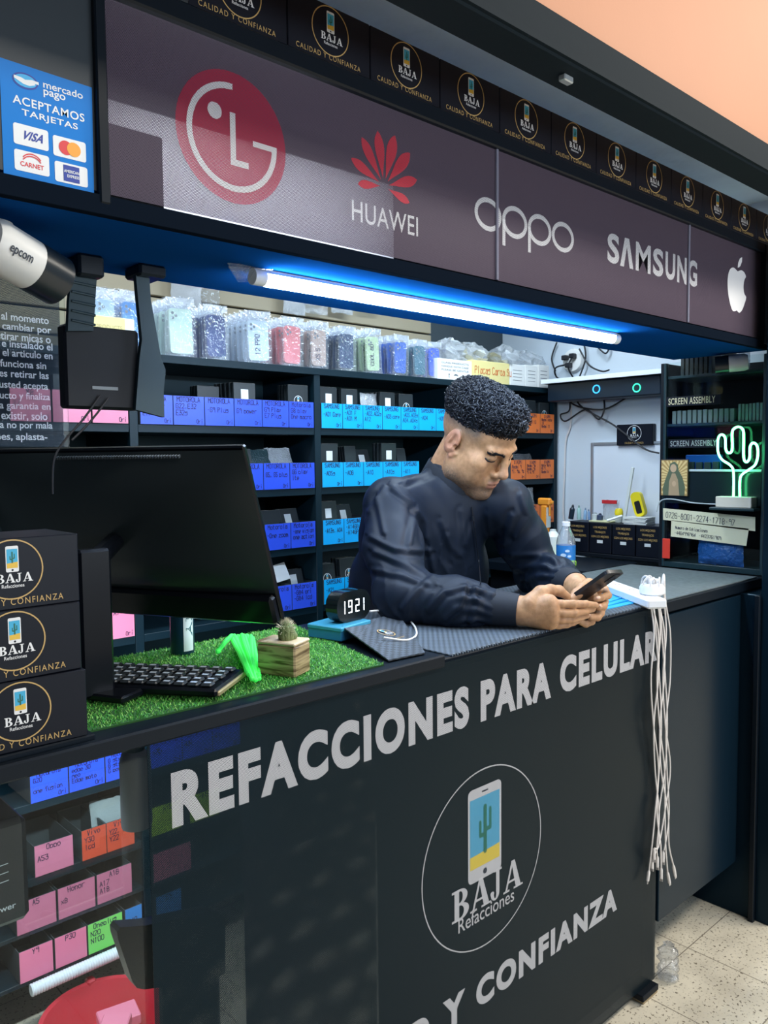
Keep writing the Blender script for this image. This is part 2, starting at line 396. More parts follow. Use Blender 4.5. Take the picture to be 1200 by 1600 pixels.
# emblem: round face
c = (.7056, 1.995); R0 = .0985; fr = (Vector((c[0], YS, c[1])), VX, VZ)
g = G().disc((0, 0), R0, fr, 0, 0, 56)
g.ring((0, 0), .82*R0, .725*R0, fr, .0004, 1, 48, PI/2, 2*PI)
g.flat([(.36*R0, -.045*R0), (.82*R0, -.045*R0), (.82*R0, .045*R0), (.36*R0, .045*R0)], fr, .0005, 1)
g.flat([(-.06*R0, -.42*R0), (.27*R0, -.42*R0), (.27*R0, -.325*R0), (.04*R0, -.325*R0), (.04*R0, .38*R0), (-.06*R0, .38*R0)], fr, .0005, 1)
g.disc((-.33*R0, .33*R0), .125*R0, fr, .0005, 1, 24)
g.build('round_face_emblem', [VR, VW], panels[0])['label'] = 'dark red disc with a white round face'
# emblem: red fan of petals
c = onY(600, 291, YS); fr = (c, VX, VZ); g = G()
for tx, ty, w0 in ((590, 204, .17), (565, 214, .165), (548.5, 247, .155), (559, 287, .165), (617, 211.5, .17), (640.5, 239, .165), (651.5, 281, .155), (640, 317, .165)):
    t3 = onY(tx, ty, YS)-c; d = Vector((t3.x, t3.z)); ln = d.length; d.normalize(); nrm = Vector((-d.y, d.x)); P = []
    for k in range(19):
        t = k/18; P.append((.13+.87*t, max(0., (t**1.25)*(1-t**3.2))*1.62*w0))
    L_ = [d*(t*ln)+nrm*(w_*ln) for t, w_ in P]; R_ = [d*(t*ln)-nrm*(w_*ln) for t, w_ in P[-2:0:-1]]
    g.flat([(p.x, p.y) for p in L_+R_], fr, 0, 0)
g.build('petal_emblem', [VR2], panels[0])['label'] = 'red fan of eight petals'
a = onY(550, 344, YS); b = onY(653, 362, YS); h = onY(552, 312, YS).z-a.z
G().text('HUAWEI', a.x, a.z, b.x-a.x, h, (Vector((0, YS, 0)), VX, VZ), .0002, 0, .004, 1.05).build('lettering', [VW], panels[0])
# emblem: four round letters
x0 = onY(741, 340, YS).x; x1 = onY(897, 372, YS).x; zc = onY(766, 336, YS).z; fr = (Vector((0, YS, 0)), VX, VZ); g = G()
cw = (x1-x0)/4; ro = cw*.50; rz = (onY(766, 310, YS).z-onY(766, 362, YS).z)/2
for k in range(4):
    cx = x0+cw*(k+.5)
    n = 40; A = [2*PI*i/n for i in range(n+1)]; th = .0098
    g.strip([(cx+(ro-th-.001)*math.cos(t), zc+(rz-th)*math.sin(t)) for t in A], [(cx+(ro-.001)*math.cos(t), zc+rz*math.sin(t)) for t in A], fr, 0)
    if k in (1, 2): g.flat([(cx-ro+.001, zc-rz*1.62), (cx-ro+.001+th, zc-rz*1.62), (cx-ro+.001+th, zc), (cx-ro+.001, zc)], fr, .0006)
g.build('lettering', [VW], panels[1])
# emblem: bold capitals, the A without its bar
a = onY(949, 413, YS); b = onY(1089, 446, YS); z0 = onY(1018, 429, YS).z; h = onY(1018, 385, YS).z-z0; fr = (Vector((0, YS, 0)), VX, VZ); W_ = b.x-a.x; g = G()
ps = [('S', 0, .115), (None, .125, .135), ('M', .285, .16), ('S', .472, .115), ('U', .612, .115), ('N', .752, .115), ('G', .884, .116)]
for ch, o, wd in ps:
    if ch: g.text(ch, a.x+o*W_, z0, wd*W_, h, fr, 0, 0, .018 if ch == 'M' else .032)
    else:
        q = a.x+o*W_; ww = wd*W_
        g.flat([(q, z0), (q+.28*ww, z0), (q+.50*ww, z0+.70*h), (q+.72*ww, z0), (q+ww, z0), (q+.66*ww, z0+h), (q+.34*ww, z0+h)], fr)
g.build('lettering', [VW], panels[1])
# emblem: bitten fruit
a = onY(1152, 447, YS); top = onY(1160, 402, YS).z; bot = onY(1160, 490, YS).z; hh = top-bot; fr = (Vector((a.x, YS, bot)), VX, VZ)
ap = [(0, .03), (.10, 0), (.22, .06), (.33, .20), (.385, .31), (.31, .36), (.265, .45), (.27, .55), (.31, .63), (.36, .68), (.28, .745), (.16, .765), (.06, .74), (0, .725), (-.07, .745), (-.18, .765), (-.30, .72), (-.375, .62), (-.40, .48), (-.37, .30), (-.29, .13), (-.19, .015), (-.10, .005)]
sm = [(p.x, p.y) for p in spline([(x, y, 0) for x, y in ap]+[(0, .03, 0)], 3)][:-1]
kx = hh*.98
g = G().flat([(x*kx, y*hh) for x, y in sm], fr)
g.flat([(p[0]*kx, p[1]*hh) for p in ((.0, .79), (.02, .88), (.09, .965), (.18, 1.0), (.175, .92), (.12, .84), (.06, .80))], fr)
g.build('bitten_fruit_emblem', [M('white_print', (.82, .82, .84), .4)], panels[2])['label'] = 'white bitten fruit with a leaf'
def lightbox_sheet():
    m, nt, out = mix_nodes('backlit_sheet'); N = nt.nodes.new; L = nt.links.new
    d = N('ShaderNodeBsdfDiffuse'); d.inputs[0].default_value = (.85, .86, .88, 1); t = N('ShaderNodeBsdfTranslucent'); t.inputs[0].default_value = (.85, .86, .9, 1)
    mx = N('ShaderNodeMixShader'); mx.inputs[0].default_value = .6; L(d.outputs[0], mx.inputs[1]); L(t.outputs[0], mx.inputs[2]); L(mx.outputs[0], out.inputs[0]); return m
area('header_lightbox_lamp', (.79, 1.26, 1.935), (math.radians(-90), 0, 0), .5, .12, 2.6, (.9, .94, 1.0))
# pale sheet and dark carton stored inside the header, seen through the punched print
q = onY(597, 285, 1.13)
tag(G().box(.51, 1.075, 1.128, 1.140, 1.849, q.z, .001).build('foam_sheet', lightbox_sheet()), 'pale sheet stored inside the header behind the round face emblem', 'sheet')
a = onY(168, 300, 1.118); b = onY(250, 217, 1.118)
tag(G().box(a.x, b.x, 1.110, 1.126, 1.849, b.z, .002).build('dark_carton', BLK2), 'small dark carton behind the lower left corner of the sign', 'carton')
# light tube under the soffit
lt = thing('tube_light', 'long white glowing LED tube under the header', 'light', (1.395, 1.215, 1.835))
G().box(.82, 1.99, 1.207, 1.223, 1.826, 1.835, .001).build('fitting', M('white_plastic', (.75, .78, .8), .35), lt)
g = G().tube([(.838, 1.215, 1.8205), (1.975, 1.215, 1.8205)], .0140, 20)
g.m = [1 if len(f) == 4 and sum(g.v[i].z for i in f)/4 > 1.8205+.0075 else 0 for f in g.f]      # the upper side is the housing, the rest glows
g.build('lamp_tube', [M('tube_glow', (1, 1, 1), .5, emis=(.62, .80, 1.0), es=TUBE_E), M('white_plastic')], lt)
for xx in (.826, 1.987): G().tube([(xx-.012, 1.215, 1.8205), (xx+.012, 1.215, 1.8205)], .0144, 20).build('end_cap', M('white_plastic'), lt)
g = G()
P = [onY(356, 416, 1.2), onY(428, 421, 1.2), onY(405, 440, 1.23), onY(372, 441, 1.23)]
g.add(P+[p+Vector((0, .002, .006)) for p in P[::-1]], [(0, 1, 2, 3), (4, 5, 6, 7)])
g.build('loose_wrapper', film('clear_film', .10, .25), lt)

# ------------------------------------------------------------------ payment sticker on the blank panel
yq = 1.0935
st = thing('payment_notice', 'blue card-payment notice with a handshake and four white card tiles', 'notice', (.42, yq, 1.87))
P = [onY(4, 91, yq), onY(147, 130, yq), onY(149, 314, yq), onY(6, 279, yq)]
O = P[3]; uu = VX; W_ = P[2].x-O.x; H_ = P[0].z-P[3].z; O = Vector((O.x, yq-.0002, P[3].z)); fr = (O, VX, VZ)
# the notice hangs nearly square: measured in its own width and height
blue = M('notice_blue', (.01, .22, .70), .25); wh = M('notice_white', (.88, .9, .92), .35); nav = M('notice_navy', (.02, .05, .35), .4); red = M('notice_red', (.75, .05, .06), .4); orr = M('notice_orange', (.95, .40, .05), .4)
g = G().flat([(.0, .0), (W_*.985, -.004), (W_, H_*.985), (0, H_)], fr, .0002, 0, .0006); g.build('sheet', [blue], st)
g = G(); X = lambda t: t*W_; Z = lambda t: t*H_
g.disc((X(.26), Z(.865)), X(.135), fr, .0006, 1, 28, .62)
g.disc((X(.26), Z(.865)), X(.118), fr, .0008, 2, 28, .56)
g.flat([(X(.14), Z(.89)), (X(.22), Z(.885)), (X(.30), Z(.862)), (X(.36), Z(.868)), (X(.36), Z(.85)), (X(.30), Z(.832)), (X(.24), Z(.835)), (X(.14), Z(.868))], fr, .001, 0)
g.flat([(X(.40), Z(.885)), (X(.33), Z(.888)), (X(.25), Z(.872)), (X(.24), Z(.86)), (X(.30), Z(.862)), (X(.40), Z(.862))], fr, .0011, 0)
g.text('mercado', X(.45), Z(.855), X(.44), Z(.062), fr, .0006, 0, .012); g.text('pago', X(.45), Z(.775), X(.24), Z(.068), fr, .0006, 0, .012)
g.text('ACEPTAMOS', X(.12), Z(.655), X(.78), Z(.072), fr, .0006, 0, .015, 1.1); g.text('TARJETAS', X(.21), Z(.555), X(.61), Z(.070), fr, .0006, 0, .015, 1.1)
g.build('lettering', [wh, nav, M('notice_sky', (.05, .45, .85), .4)], st)
for k, (cx, cy) in enumerate(((.30, .405), (.72, .385), (.30, .185), (.73, .165))):
    g = G().rrect(X(cx-.185), X(cx+.185), Z(cy-.088), Z(cy+.088), .003, fr, .0006, 0)
    if k == 0: g.text('VISA', X(cx-.11), Z(cy-.035), X(.23), Z(.075), fr, .001, 1, .03, 1.05, .18)
    if k == 1:
        g.disc((X(cx-.045), Z(cy)), X(.078), fr, .001, 2); g.disc((X(cx+.045), Z(cy)), X(.078), fr, .0012, 3)
    if k == 2:
        g.text('CARNET', X(cx-.125), Z(cy-.045), X(.25), Z(.04), fr, .001, 2, .015)
        for q in (0, 1): g.ring((X(cx), Z(cy-.02-.02*q)), X(.12), X(.108), fr, .001, 2, 20, .6, PI-.6)
    if k == 3:
        g.flat([(X(cx-.09), Z(cy-.07)), (X(cx+.09), Z(cy-.07)), (X(cx+.09), Z(cy+.07)), (X(cx-.09), Z(cy+.07))], fr, .001, 1)
        g.text('AMERICAN', X(cx-.085), Z(cy+.005), X(.17), Z(.026), fr, .0013, 0, .02); g.text('EXPRESS', X(cx-.05), Z(cy-.035), X(.135), Z(.026), fr, .0013, 0, .02)
    g.build('card_tile', [wh, nav, red, orr], st)

# ------------------------------------------------------------------ the shop's own emblem and its black cartons
GOLD = M('gold_print', (.55, .36, .13), .45); CW = M('carton_white', (.82, .83, .85), .45); SKY = M('emblem_blue', (.05, .42, .68), .45); SAND = M('emblem_sand', (.78, .50, .06), .45); CAC = M('emblem_green', (.02, .14, .09), .45); CBL = M('carton_black', (.005, .007, .014), .42, spec=.25)
def serif(g, ch, x, y, w, h, fr, off, mi):
    def rc(a, b, c, d): g.flat([(x+a*w, y+c*h), (x+b*w, y+c*h), (x+b*w, y+d*h), (x+a*w, y+d*h)], fr, off, mi)
    def arc(cx, cy, rx, ry, qx, qy, a0, a1):
        A = [math.radians(a0+(a1-a0)*i/14) for i in range(15)]
        g.strip([(x+(cx+qx*math.cos(t))*w, y+(cy+qy*math.sin(t))*h) for t in A], [(x+(cx+rx*math.cos(t))*w, y+(cy+ry*math.sin(t))*h) for t in A], fr, off, mi)
    if ch == 'B':
        rc(.13, .38, 0, 1); rc(0, .45, 0, .075); rc(0, .45, .925, 1)
        arc(.42, .745, .42, .255, .16, .185, -90, 90); arc(.42, .27, .50, .27, .22, .20, -90, 90)
        rc(.36, .44, .0, .075); rc(.36, .44, .925, 1); rc(.36, .44, .47, .55)
    elif ch == 'A':
        for P in ([(.06, .04), (.16, .04), (.52, .96), (.42, 1)], [(.40, 1), (.60, 1), (.95, .04), (.66, .04)], [(.24, .28), (.72, .28), (.70, .35), (.27, .35)]):
            g.flat([(x+a*w, y+b*h) for a, b in P], fr, off, mi)
        rc(-.04, .30, 0, .07); rc(.54, 1.06, 0, .07)
    else:
        rc(.42, .68, .24, 1); rc(.26, .86, .925, 1); arc(.34, .24, .34, .26, .10, .19, -175, 0); g.disc((x+.12*w, y+.24*h), .15*w, fr, off, mi, 14, .8*h/w*w/h)
def emblem(g, fr, R, mi, ring=.05, off=0.):
    """mi = (ring, white, blue, sand, green, dark)"""
    g.ring((0, 0), R, R*(1-ring), fr, off+.0004, mi[0], 44)
    pw, p0, p1 = .205*R, -.08*R, .78*R
    g.rrect(-pw, pw, p0, p1, .05*R, fr, off+.0004, mi[1])
    a, b = p0+.13*R, p1-.10*R; s = pw*.84
    g.flat([(-s, a+.16*R), (s, a+.20*R), (s, b), (-s, b)], fr, off+.0007, mi[2])
    g.flat([(-s, a), (s, a), (s, a+.20*R), (-s, a+.16*R)], fr, off+.0007, mi[3])
    k = R
    for P in ([(-.022, .24), (.022, .24), (.022, .60), (0, .62), (-.022, .60)], [(-.085, .35), (-.02, .33), (-.02, .375), (-.055, .385), (-.055, .47), (-.085, .47)], [(.02, .36), (.085, .38), (.085, .54), (.055, .54), (.055, .42), (.02, .40)]):
        g.flat([(x*k, (y-.02)*k) for x, y in P], fr, off+.001, mi[4])
    g.disc((0, p0+.065*R), .035*R, fr, off+.0007, mi[5], 14)
    x = -.52*R
    for ch, w in (('B', .27), ('A', .30), ('J', .22), ('A', .30)):
        serif(g, ch, x, -.43*R, w*R, .30*R, fr, off+.0006, mi[1]); x += (w+.02)*R
    g.text('Refacciones', -.36*R, -.60*R, .72*R, .12*R, fr, off+.0006, mi[1], .005)
cartonmats = [GOLD, CW, SKY, SAND, CAC, CBL]
def carton(loc, label, grp, w=.177, h=.0945, d=.115):
    t = thing('parts_carton', label, 'box', loc, grp, local=True)
    o = G().box(-w/2, w/2, 0, d, 0, h, .0012).build('carton', [CBL], t, org=(0, 0, 0))
    g = G(); emblem(g, (Vector((0, 0, h*.56)), VX, VZ), .040, (0, 1, 2, 3, 4, 5), .045)
    g.build('round_emblem', cartonmats, t, org=(0, 0, 0))
    G().text('CALIDAD Y CONFIANZA', -w*.41, .006, w*.78, .0085, front(0, 0, 0), .0005, 0, 0, 1.25).build('gold_lettering', [GOLD], t, org=(0, 0, 0))
    return t
zb = 2.1635
c0 = None
for i in range(12):
    x = .63+.1785*(i+.5)
    lab = ('black emblem carton on top of the header, %s from the left of the row' % ORD(i))
    c0 = carton((x, 1.092, zb), lab, 'black cartons along the top of the header') if c0 is None else dup(c0, (x, 1.092, zb), lab)
# ================================================================== service counter
WT = 1.095
ct = thing('service_counter', 'black shop counter with white lettering and a round cactus emblem on its front', 'counter', (1.08, 1.34, 0))
g = G().box(-.2, 2.045, 1.105, 1.585, 1.083, WT, .003); g.build('worktop', BLK, ct)
G().box(-.2, 1.17, 1.088, 1.104, 1.083, 1.108, .003).build('edge_trim', BLK, ct)
G().box(-.2, .462, 1.106, 1.26, WT, 1.1145, .002).build('riser_board', BLK, ct)
G().box(1.0, 2.034, 1.130, 1.580, .030, 1.060).build('carcass', BLK2, ct)
G().box(2.020, 2.036, 1.102, 1.582, .030, 1.060, .001).build('end_panel', BLK, ct)
G().box(-.2, 2.0, 1.122, 1.135, .030, .062, .001).build('bottom_rail', BLK, ct)
GL = thin_glass('counter_glass', (.93, .97, .965), .35)
G().box(-.2, .999, 1.109, 1.114, .062, 1.060).build('glass_front', GL, ct)
G().box(-.2, .995, 1.13, 1.50, .846, .852).build('glass_shelf', thin_glass('shelf_glass', (.90, .97, .95), .25), ct)
g = G().tube([(-.2, 1.5, 1.040), (.98, 1.5, 1.040)], .004, 8); g.build('shelf_rail', M('chrome', (.7, .72, .75), .2, 1.), ct)
PB = perforated('black_vinyl', (.006, .013, .019), .30)
xl = onY(233, 1300, YF).x; XR = 2.0355
pn = G().box(xl, XR, 1.0985, 1.1000, .032, 1.0885).build('front_panel', PB, ct)
PW = perforated('white_front_vinyl', (.66, .66, .70), .4)
fr = (Vector((0, 1.0980, 0)), VX, VZ)
z0 = .9415; z1 = 1.0295
g = G()
xs = [(268, 690, 'REFACCIONES'), (0, 0, '')]
def wx(px, py): return onY(px, py, 1.098).x
for s, a, b in (('REFACCIONES', wx(268, 1250), wx(733, 1100)), ('PARA', wx(751, 1095), wx(861, 1060)), ('CELULAR', wx(875, 1055), wx(1027, 1010))):
    G().text(s, a, z0, b-a, z1-z0, fr, 0, 0, .054, 1.2).build('lettering', [PW], pn)
zc0 = .3135; zc1 = onY(957, 1388, 1.098).z; g = G()
a = wx(744, 1560); b = wx(964, 1410)
for s, p, q in (('CONFIANZA', a, b), ('Y', wx(692, 1590), wx(727, 1570)), ('CALIDAD', wx(692, 1590)-.052-.34, wx(692, 1590)-.040)):
    G().text(s, p, zc0, q-p, zc1-zc0, fr, 0, 0, .052, 1.2).build('lettering', [PW], pn)
# the big emblem
R = .197; fe = (Vector((1.3036, 1.0980, .6423)), VX, VZ)
PSK = perforated('sky_vinyl', (.10, .42, .66), .4); PSA = perforated('sand_vinyl', (.80, .62, .08), .4); PCA = perforated('cactus_vinyl', (.03, .17, .10), .4); PDK = perforated('dark_vinyl', (.02, .03, .05), .4)
g = G(); g.ring((0, 0), R, R*.986, fe, .0003, 0, 72)
ey = lambda px, py: ((onY(px, py, 1.098).x-1.3036), (onY(px, py, 1.098).z-.6423))
pl, pt_ = ey(731, 1238); pr, _ = ey(783, 1222); _, pb = ey(755, 1372)
g.rrect(pl, pr, pb, pt_, .012, fe, .0003, 1)
s0, s1 = pl+.006, pr-.006; sb = pb+.030; sp_ = pt_-.022
g.flat([(s0, sb+.028), (s1, sb+.032), (s1, sp_), (s0, sp_)], fe, .0006, 2); g.flat([(s0, sb), (s1, sb), (s1, sb+.032), (s0, sb+.028)], fe, .0006, 3)
xm = (pl+pr)/2; g.disc((xm, pb+.015), .0065, fe, .0006, 5, 16); g.rrect(xm-.010, xm+.010, pt_-.013, pt_-.010, .001, fe, .0006, 5)
hh = sp_-sb-.03; cb = sb+.028
def rr(a, b, c, d): g.rrect(xm+a, xm+b, cb+c, cb+d, min(b-a, d-c)*.49, fe, .0009, 4)
rr(-.0055, .0055, -.004, hh*.86); g.flat([(xm-.0055, cb), (xm+.0055, cb), (xm+.0055, cb+.02), (xm-.0055, cb+.02)], fe, .0009, 4)
rr(-.020, .0, hh*.28, hh*.36); rr(-.020, -.012, hh*.28, hh*.60); rr(0, .021, hh*.36, hh*.44); rr(.013, .021, hh*.36, hh*.78)
ba, bz = ey(706, 1445); bb, _ = ey(814, 1385); _, bt = ey(706, 1396); bw = bb-ba
x = ba
for ch, q in (('B', .25), ('A', .27), ('J', .19), ('A', .27)):
    serif(g, ch, x, bz, q*bw*1.0, (bt-bz)*1.0, fe, .0004, 1); x += q*bw*1.0+.002
ra, rz = ey(716, 1460); rb, _ = ey(803, 1400)
g.text('Refacciones', ra, rz+.001, rb-ra, (bt-bz)*.46, fe, .0004, 1, .004)
g.build('cactus_emblem', [PW, PW, PSK, PSA, PCA, PDK], pn)
# faint cut line low on the panel and the wooden foot
g = G().box(onZ(985, 1560, 0).x, 2.03, 1.085, 1.16, 0, .013, .002); g.build('foot', M('raw_wood', (.33, .25, .14), .7), ct); G().box(onZ(985, 1560, 0).x-.01, 2.025, 1.080, 1.155, .013, .0305, .002).build('foot_pad', BLK2, ct)
# ------------------------------------------------------------------ hinged gate with its own top
gt = thing('counter_gate', 'dark glossy gate panel closing the gap right of the counter', 'gate', (2.3, 1.12, 0))
GP = M('teal_black_laminate', (.004, .013, .024), .25, spec=.18, stint=(.5, .8, 1))
G().box(2.062, 2.562, 1.104, 1.124, onY(1035, 1436, 1.104).z, 1.056, .002).build('gate_panel', GP, gt)
G().box(2.040, 2.060, 1.112, 1.130, onY(1030, 1437, 1.11).z, 1.056, .001).build('hinge_strip', BLK2, gt)
G().box(2.048, 2.735, 1.105, 1.585, 1.062, WT, .003).build('gate_top', BLK, gt)
# cabinet base and post on the right
rb_ = thing('end_cabinet_base', 'black base cabinet at the far end behind the gate', 'cabinet', (2.8, 1.3, 0))
G().box(2.575, 2.995, 1.05, 1.60, .0, 1.060, .003).build('cabinet_body', GP, rb_)
G().box(2.560, 2.576, 1.045, 1.062, .0, 1.060, .002).build('edge_strip', BLK, rb_)
ps = thing('end_post', 'tall dark post with screw heads at the right end of the stall', 'post', (2.68, 1.06, 0))
G().box(2.580, 2.95, 1.000, 1.049, 0, 2.162, .003).build('post_board', GP, ps)
for zz in (.17, .42, .60, .86, 1.05, 1.30): G().ell((2.60, 1.0, zz), (.004, .002, .004), 8).build('screw_head', M('chrome'), ps)
# ------------------------------------------------------------------ left stack of cartons
for k, (x, y, r) in enumerate(((.3625, 1.110, -.04), (.3595, 1.112, 0), (.3600, 1.112, .01))):
    dup(c0, (x, y, 1.1150+.0953*k), ('black emblem carton at the %s of the stack of three beside the monitor' % ('bottom', 'middle', 'top')[k]), (0, 0, r), 'stack of three cartons beside the monitor')
# ------------------------------------------------------------------ turf mat
tf = thing('turf_mat', 'bright green artificial grass mat under the keyboard', 'mat', (.8, 1.34, WT))
P = [onZ(131, 1147, WT), onZ(600, 1040, WT), onZ(484, 984, WT), onZ(200, 1000, WT)]
P[0].y = max(P[0].y, 1.112); P[1].y = max(P[1].y, 1.112); P[2].y = 1.578; P[3] = Vector((.47, 1.578, WT)); P[0].x = .468
poly = [(p.x, p.y) for p in P]
fz = (Vector((0, 0, WT)), VX, VY)
G().flat(poly, fz, .003, 0, .003).build('backing', M('turf_backing', (.02, .10, .02), .9), tf)
g = G(); ntf = 0
def inside(x, y):
    c = False
    for (a, b), (d, e) in zip(poly, poly[1:]+poly[:1]):
        if (b > y) != (e > y) and x < (d-a)*(y-b)/(e-b)+a: c = not c
    return c
while ntf < 26000:
    x = random.uniform(.47, 1.2); y = random.uniform(1.11, 1.58)
    if not inside(x, y): continue
    ntf += 1; a = random.uniform(0, 2*PI); ww = .0009; hgt = random.uniform(.0025, .0055); lx, ly = random.gauss(0, .0026), random.gauss(0, .0026)
    p = Vector((x, y, WT+.003)); d = Vector((math.cos(a)*ww, math.sin(a)*ww, 0))
    g.add([p-d, p+d, p+Vector((lx, ly, hgt))], [(0, 1, 2)], random.choice((0, 0, 1)))
o = g.build('grass_blades', [M('turf_green', (.06, .36, .04), .6), M('turf_light', (.30, .66, .14), .6)], tf, smooth=0); o['kind'] = 'stuff'
# ------------------------------------------------------------------ rubber mats
def ribbed(name, col, pitch=.004):
    m, nt, out = mix_nodes(name); N = nt.nodes.new; L = nt.links.new
    tc = N('ShaderNodeTexCoord'); p = N('ShaderNodeBsdfPrincipled'); p.inputs['Roughness'].default_value = .55
    ck = N('ShaderNodeTexChecker'); ck.inputs['Scale'].default_value = 1/pitch/2; L(tc.outputs['Object'], ck.inputs['Vector'])
    ck.inputs['Color1'].default_value = (*[c*.55 for c in col], 1); ck.inputs['Color2'].default_value = (*[c*1.4 for c in col], 1); L(ck.outputs[0], p.inputs['Base Color'])
    L(p.outputs[0], out.inputs[0]); return m
RB = ribbed('mesh_rubber', (.065, .085, .11))
def mat_slab(name, x0, x1, y0, y1, z, m, label, fringe=True):
    g = G().box(x0, x1, y0, y1, z, z+.004, .001)
    if fringe:
        n = int((x1-x0)/.008)
        for i in range(n): q = x0+(i+.25)*(x1-x0)/n; g.box(q, q+.004, y0-.004, y0, z, z+.003)
    return tag(g.build(name, m), label, 'mat')
mat_slab('mesh_mat', 1.205, 2.040, 1.109, 1.572, WT, RB, 'long dark grey mesh mat along the counter under the leaning man')
mat_slab('mesh_mat', 2.052, 2.70, 1.112, 1.575, WT, M('felt_grey', (.10, .125, .135), .9, var=(60, .4)), 'dark grey felt mat on top of the gate beyond the white cables', False)
bm = [onZ(930, 955, WT+.006), onZ(1016, 937, WT+.006), onZ(985, 917, WT+.006), onZ(925, 922, WT+.006)]
g = G(); n4 = len(bm); g.add(bm+[p-Vector((0, 0, .003)) for p in bm], [(0, 1, 2, 3), (7, 6, 5, 4), (0, 4, 5, 1), (1, 5, 6, 2), (2, 6, 7, 3), (3, 7, 4, 0)])
d = (bm[2]-bm[1]).normalized(); e = (bm[0]-bm[1]).normalized()
for k in (.25, .55): g.tube([bm[1]+d*.05*k*4+Vector((0, 0, .002)), bm[0]+d*.05*k*2+Vector((0, 0, .002))], .0025, 6)
tag(g.build('repair_mat', M('repair_blue', (.02, .36, .72), .45)), 'bright blue silicone work mat beside the hands', 'mat')
# ------------------------------------------------------------------ monitor seen from behind
n_h = Vector((.895, .446, 0)).normalized(); hr = Vector((.446, -.895, 0)).normalized()
th = math.radians(22); U = VZ*math.cos(th)-n_h*math.sin(th); Nn = n_h*math.cos(th)+VZ*math.sin(th)
BR = onY(442, 969, 1.262)

Hm = .325
for _ in range(30):
    q = BR+U*Hm; c = RC @ np.array(q-Vector((0, 0, CAMH))); py = F*c[1]/c[2]+800
    Hm += (py-697)/1266*1.4*.8
Wm = .62
mn = thing('computer_monitor', 'large black computer monitor seen from behind on the counter', 'monitor', (.58, 1.36, WT), None)
TM = Matrix(((hr.x, Nn.x, U.x, BR.x), (hr.y, Nn.y, U.y, BR.y), (hr.z, Nn.z, U.z, BR.z), (0, 0, 0, 1)))   # x along the screen, y towards the user, z up the screen
MB_ = M('monitor_plastic', (.020, .026, .028), .36, bump=(400, .05, .0004)); MG = M('monitor_gloss', (.003, .004, .007), .3, spec=.3)
# gently bowed back shell
g = G(); nx, nz = 24, 10; zlow = .062; V_ = []
for j in range(nz+1):
    for i in range(nx+1):
        u_ = i/nx; v_ = j/nz
        bow = -.034*(1-abs(2*u_-1)**3.0)*(1-abs(2*v_-1)**4)
        V_.append((-Wm+Wm*u_, bow-.004, zlow-.012*(math.sin(PI*u_))+(Hm-.006-zlow+.012*math.sin(PI*u_))*v_))
g.add(V_, [(j*(nx+1)+i, j*(nx+1)+i+1, (j+1)*(nx+1)+i+1, (j+1)*(nx+1)+i) for j in range(nz) for i in range(nx)], 0, TM)
g.build('back_shell', [MB_], mn, smooth=60)
g = G().box(-Wm, 0, 0, .012, 0, Hm, .003, 0, TM); g.build('screen_frame', [MG], mn)
g = G().box(-Wm+.01, -.002, -.022, 0, .0, zlow-.002, .006, 0, TM); g.build('lower_cover', [MG], mn)
g = G().box(-Wm+.012, -.012, .0122, .0128, .02, Hm-.01, 0, 0, TM); g.build('screen', [M('dark_screen', (.01, .012, .015), .15)], mn)
g = G()
for k in range(46): g.box(-Wm*.66+k*.0062, -Wm*.66+k*.0062+.003, -.0150, -.008, Hm-.016, Hm-.011, 0, 0, TM)
g.build('vent_slots', [M('vent_grey', (.06, .07, .08), .5)], mn)
cxy = onZ(152, 1098, WT); 
g = G().box(cxy.x-.028, cxy.x+.028, cxy.y-.012, cxy.y+.012, WT+.012, WT+.26, .005); g.build('stand_column', [MG], mn)
pc = TM @ Vector((-Wm*.5, -.03, Hm*.5))
g = G().tube([(cxy.x, cxy.y, WT+.235), (pc.x, pc.y, pc.z)], .018, 10); g.build('stand_arm', [MG], mn)
g = G().box(-.10, .10, -.085, .085, 0, .012, .003, 0, Matrix.Translation((cxy.x+.045, cxy.y+.06, WT+.0085)) @ Matrix.Rotation(math.atan2(-.895, .446), 4, 'Z')); g.build('stand_foot', [MG], mn)
# keyboard, long side parallel to the screen
kc = [onZ(338, 1082, WT+.02), onZ(381, 1050, WT+.02)]
kd = (kc[1]-kc[0]); kd.z = 0; kw = .135; ku = kd.normalized(); kl = Vector((-ku.y, ku.x, 0))
TK = Matrix(((kl.x, ku.x, 0, kc[0].x), (kl.y, ku.y, 0, kc[0].y), (0, 0, 1, WT+.0105), (0, 0, 0, 1)))
kb = thing('keyboard', 'black computer keyboard with pale-edged keys on the grass mat', 'keyboard', (kc[0].x, kc[0].y, WT+.0105))
G().box(0, .44, 0, kw, 0, .014, .004, 0, TK).build('keyboard_body', [MG], kb)
G().box(-.004, .004, .004, kw-.004, .001, .010, .002, 0, TK).build('end_trim', [M('brass_trim', (.42, .34, .18), .35, .4)], kb)
KEY = M('key_black', (.02, .025, .03), .35); KEYP = M('key_print', (.55, .65, .78), .45); kk = 0
for r in range(5):
    for cidx in range(17):
        if kk >= 96: break
        x = .012+cidx*.0245+(r % 2)*.004; y = .008+r*.0245
        g = G().box(x, x+.021, y, y+.0205, .014, .0205, .003, 0, TK)
        g.flat([(x+.004, y+.006), (x+.017, y+.006), (x+.017, y+.016), (x+.004, y+.016)], (TK @ Vector((0, 0, .0207)), kl, ku), 0, 1) if False else g.box(x+.005, x+.016, y+.006, y+.013, .0205, .0208, 0, 1, TK)
        g.build('key', [KEY, KEYP], kb, smooth=0); kk += 1
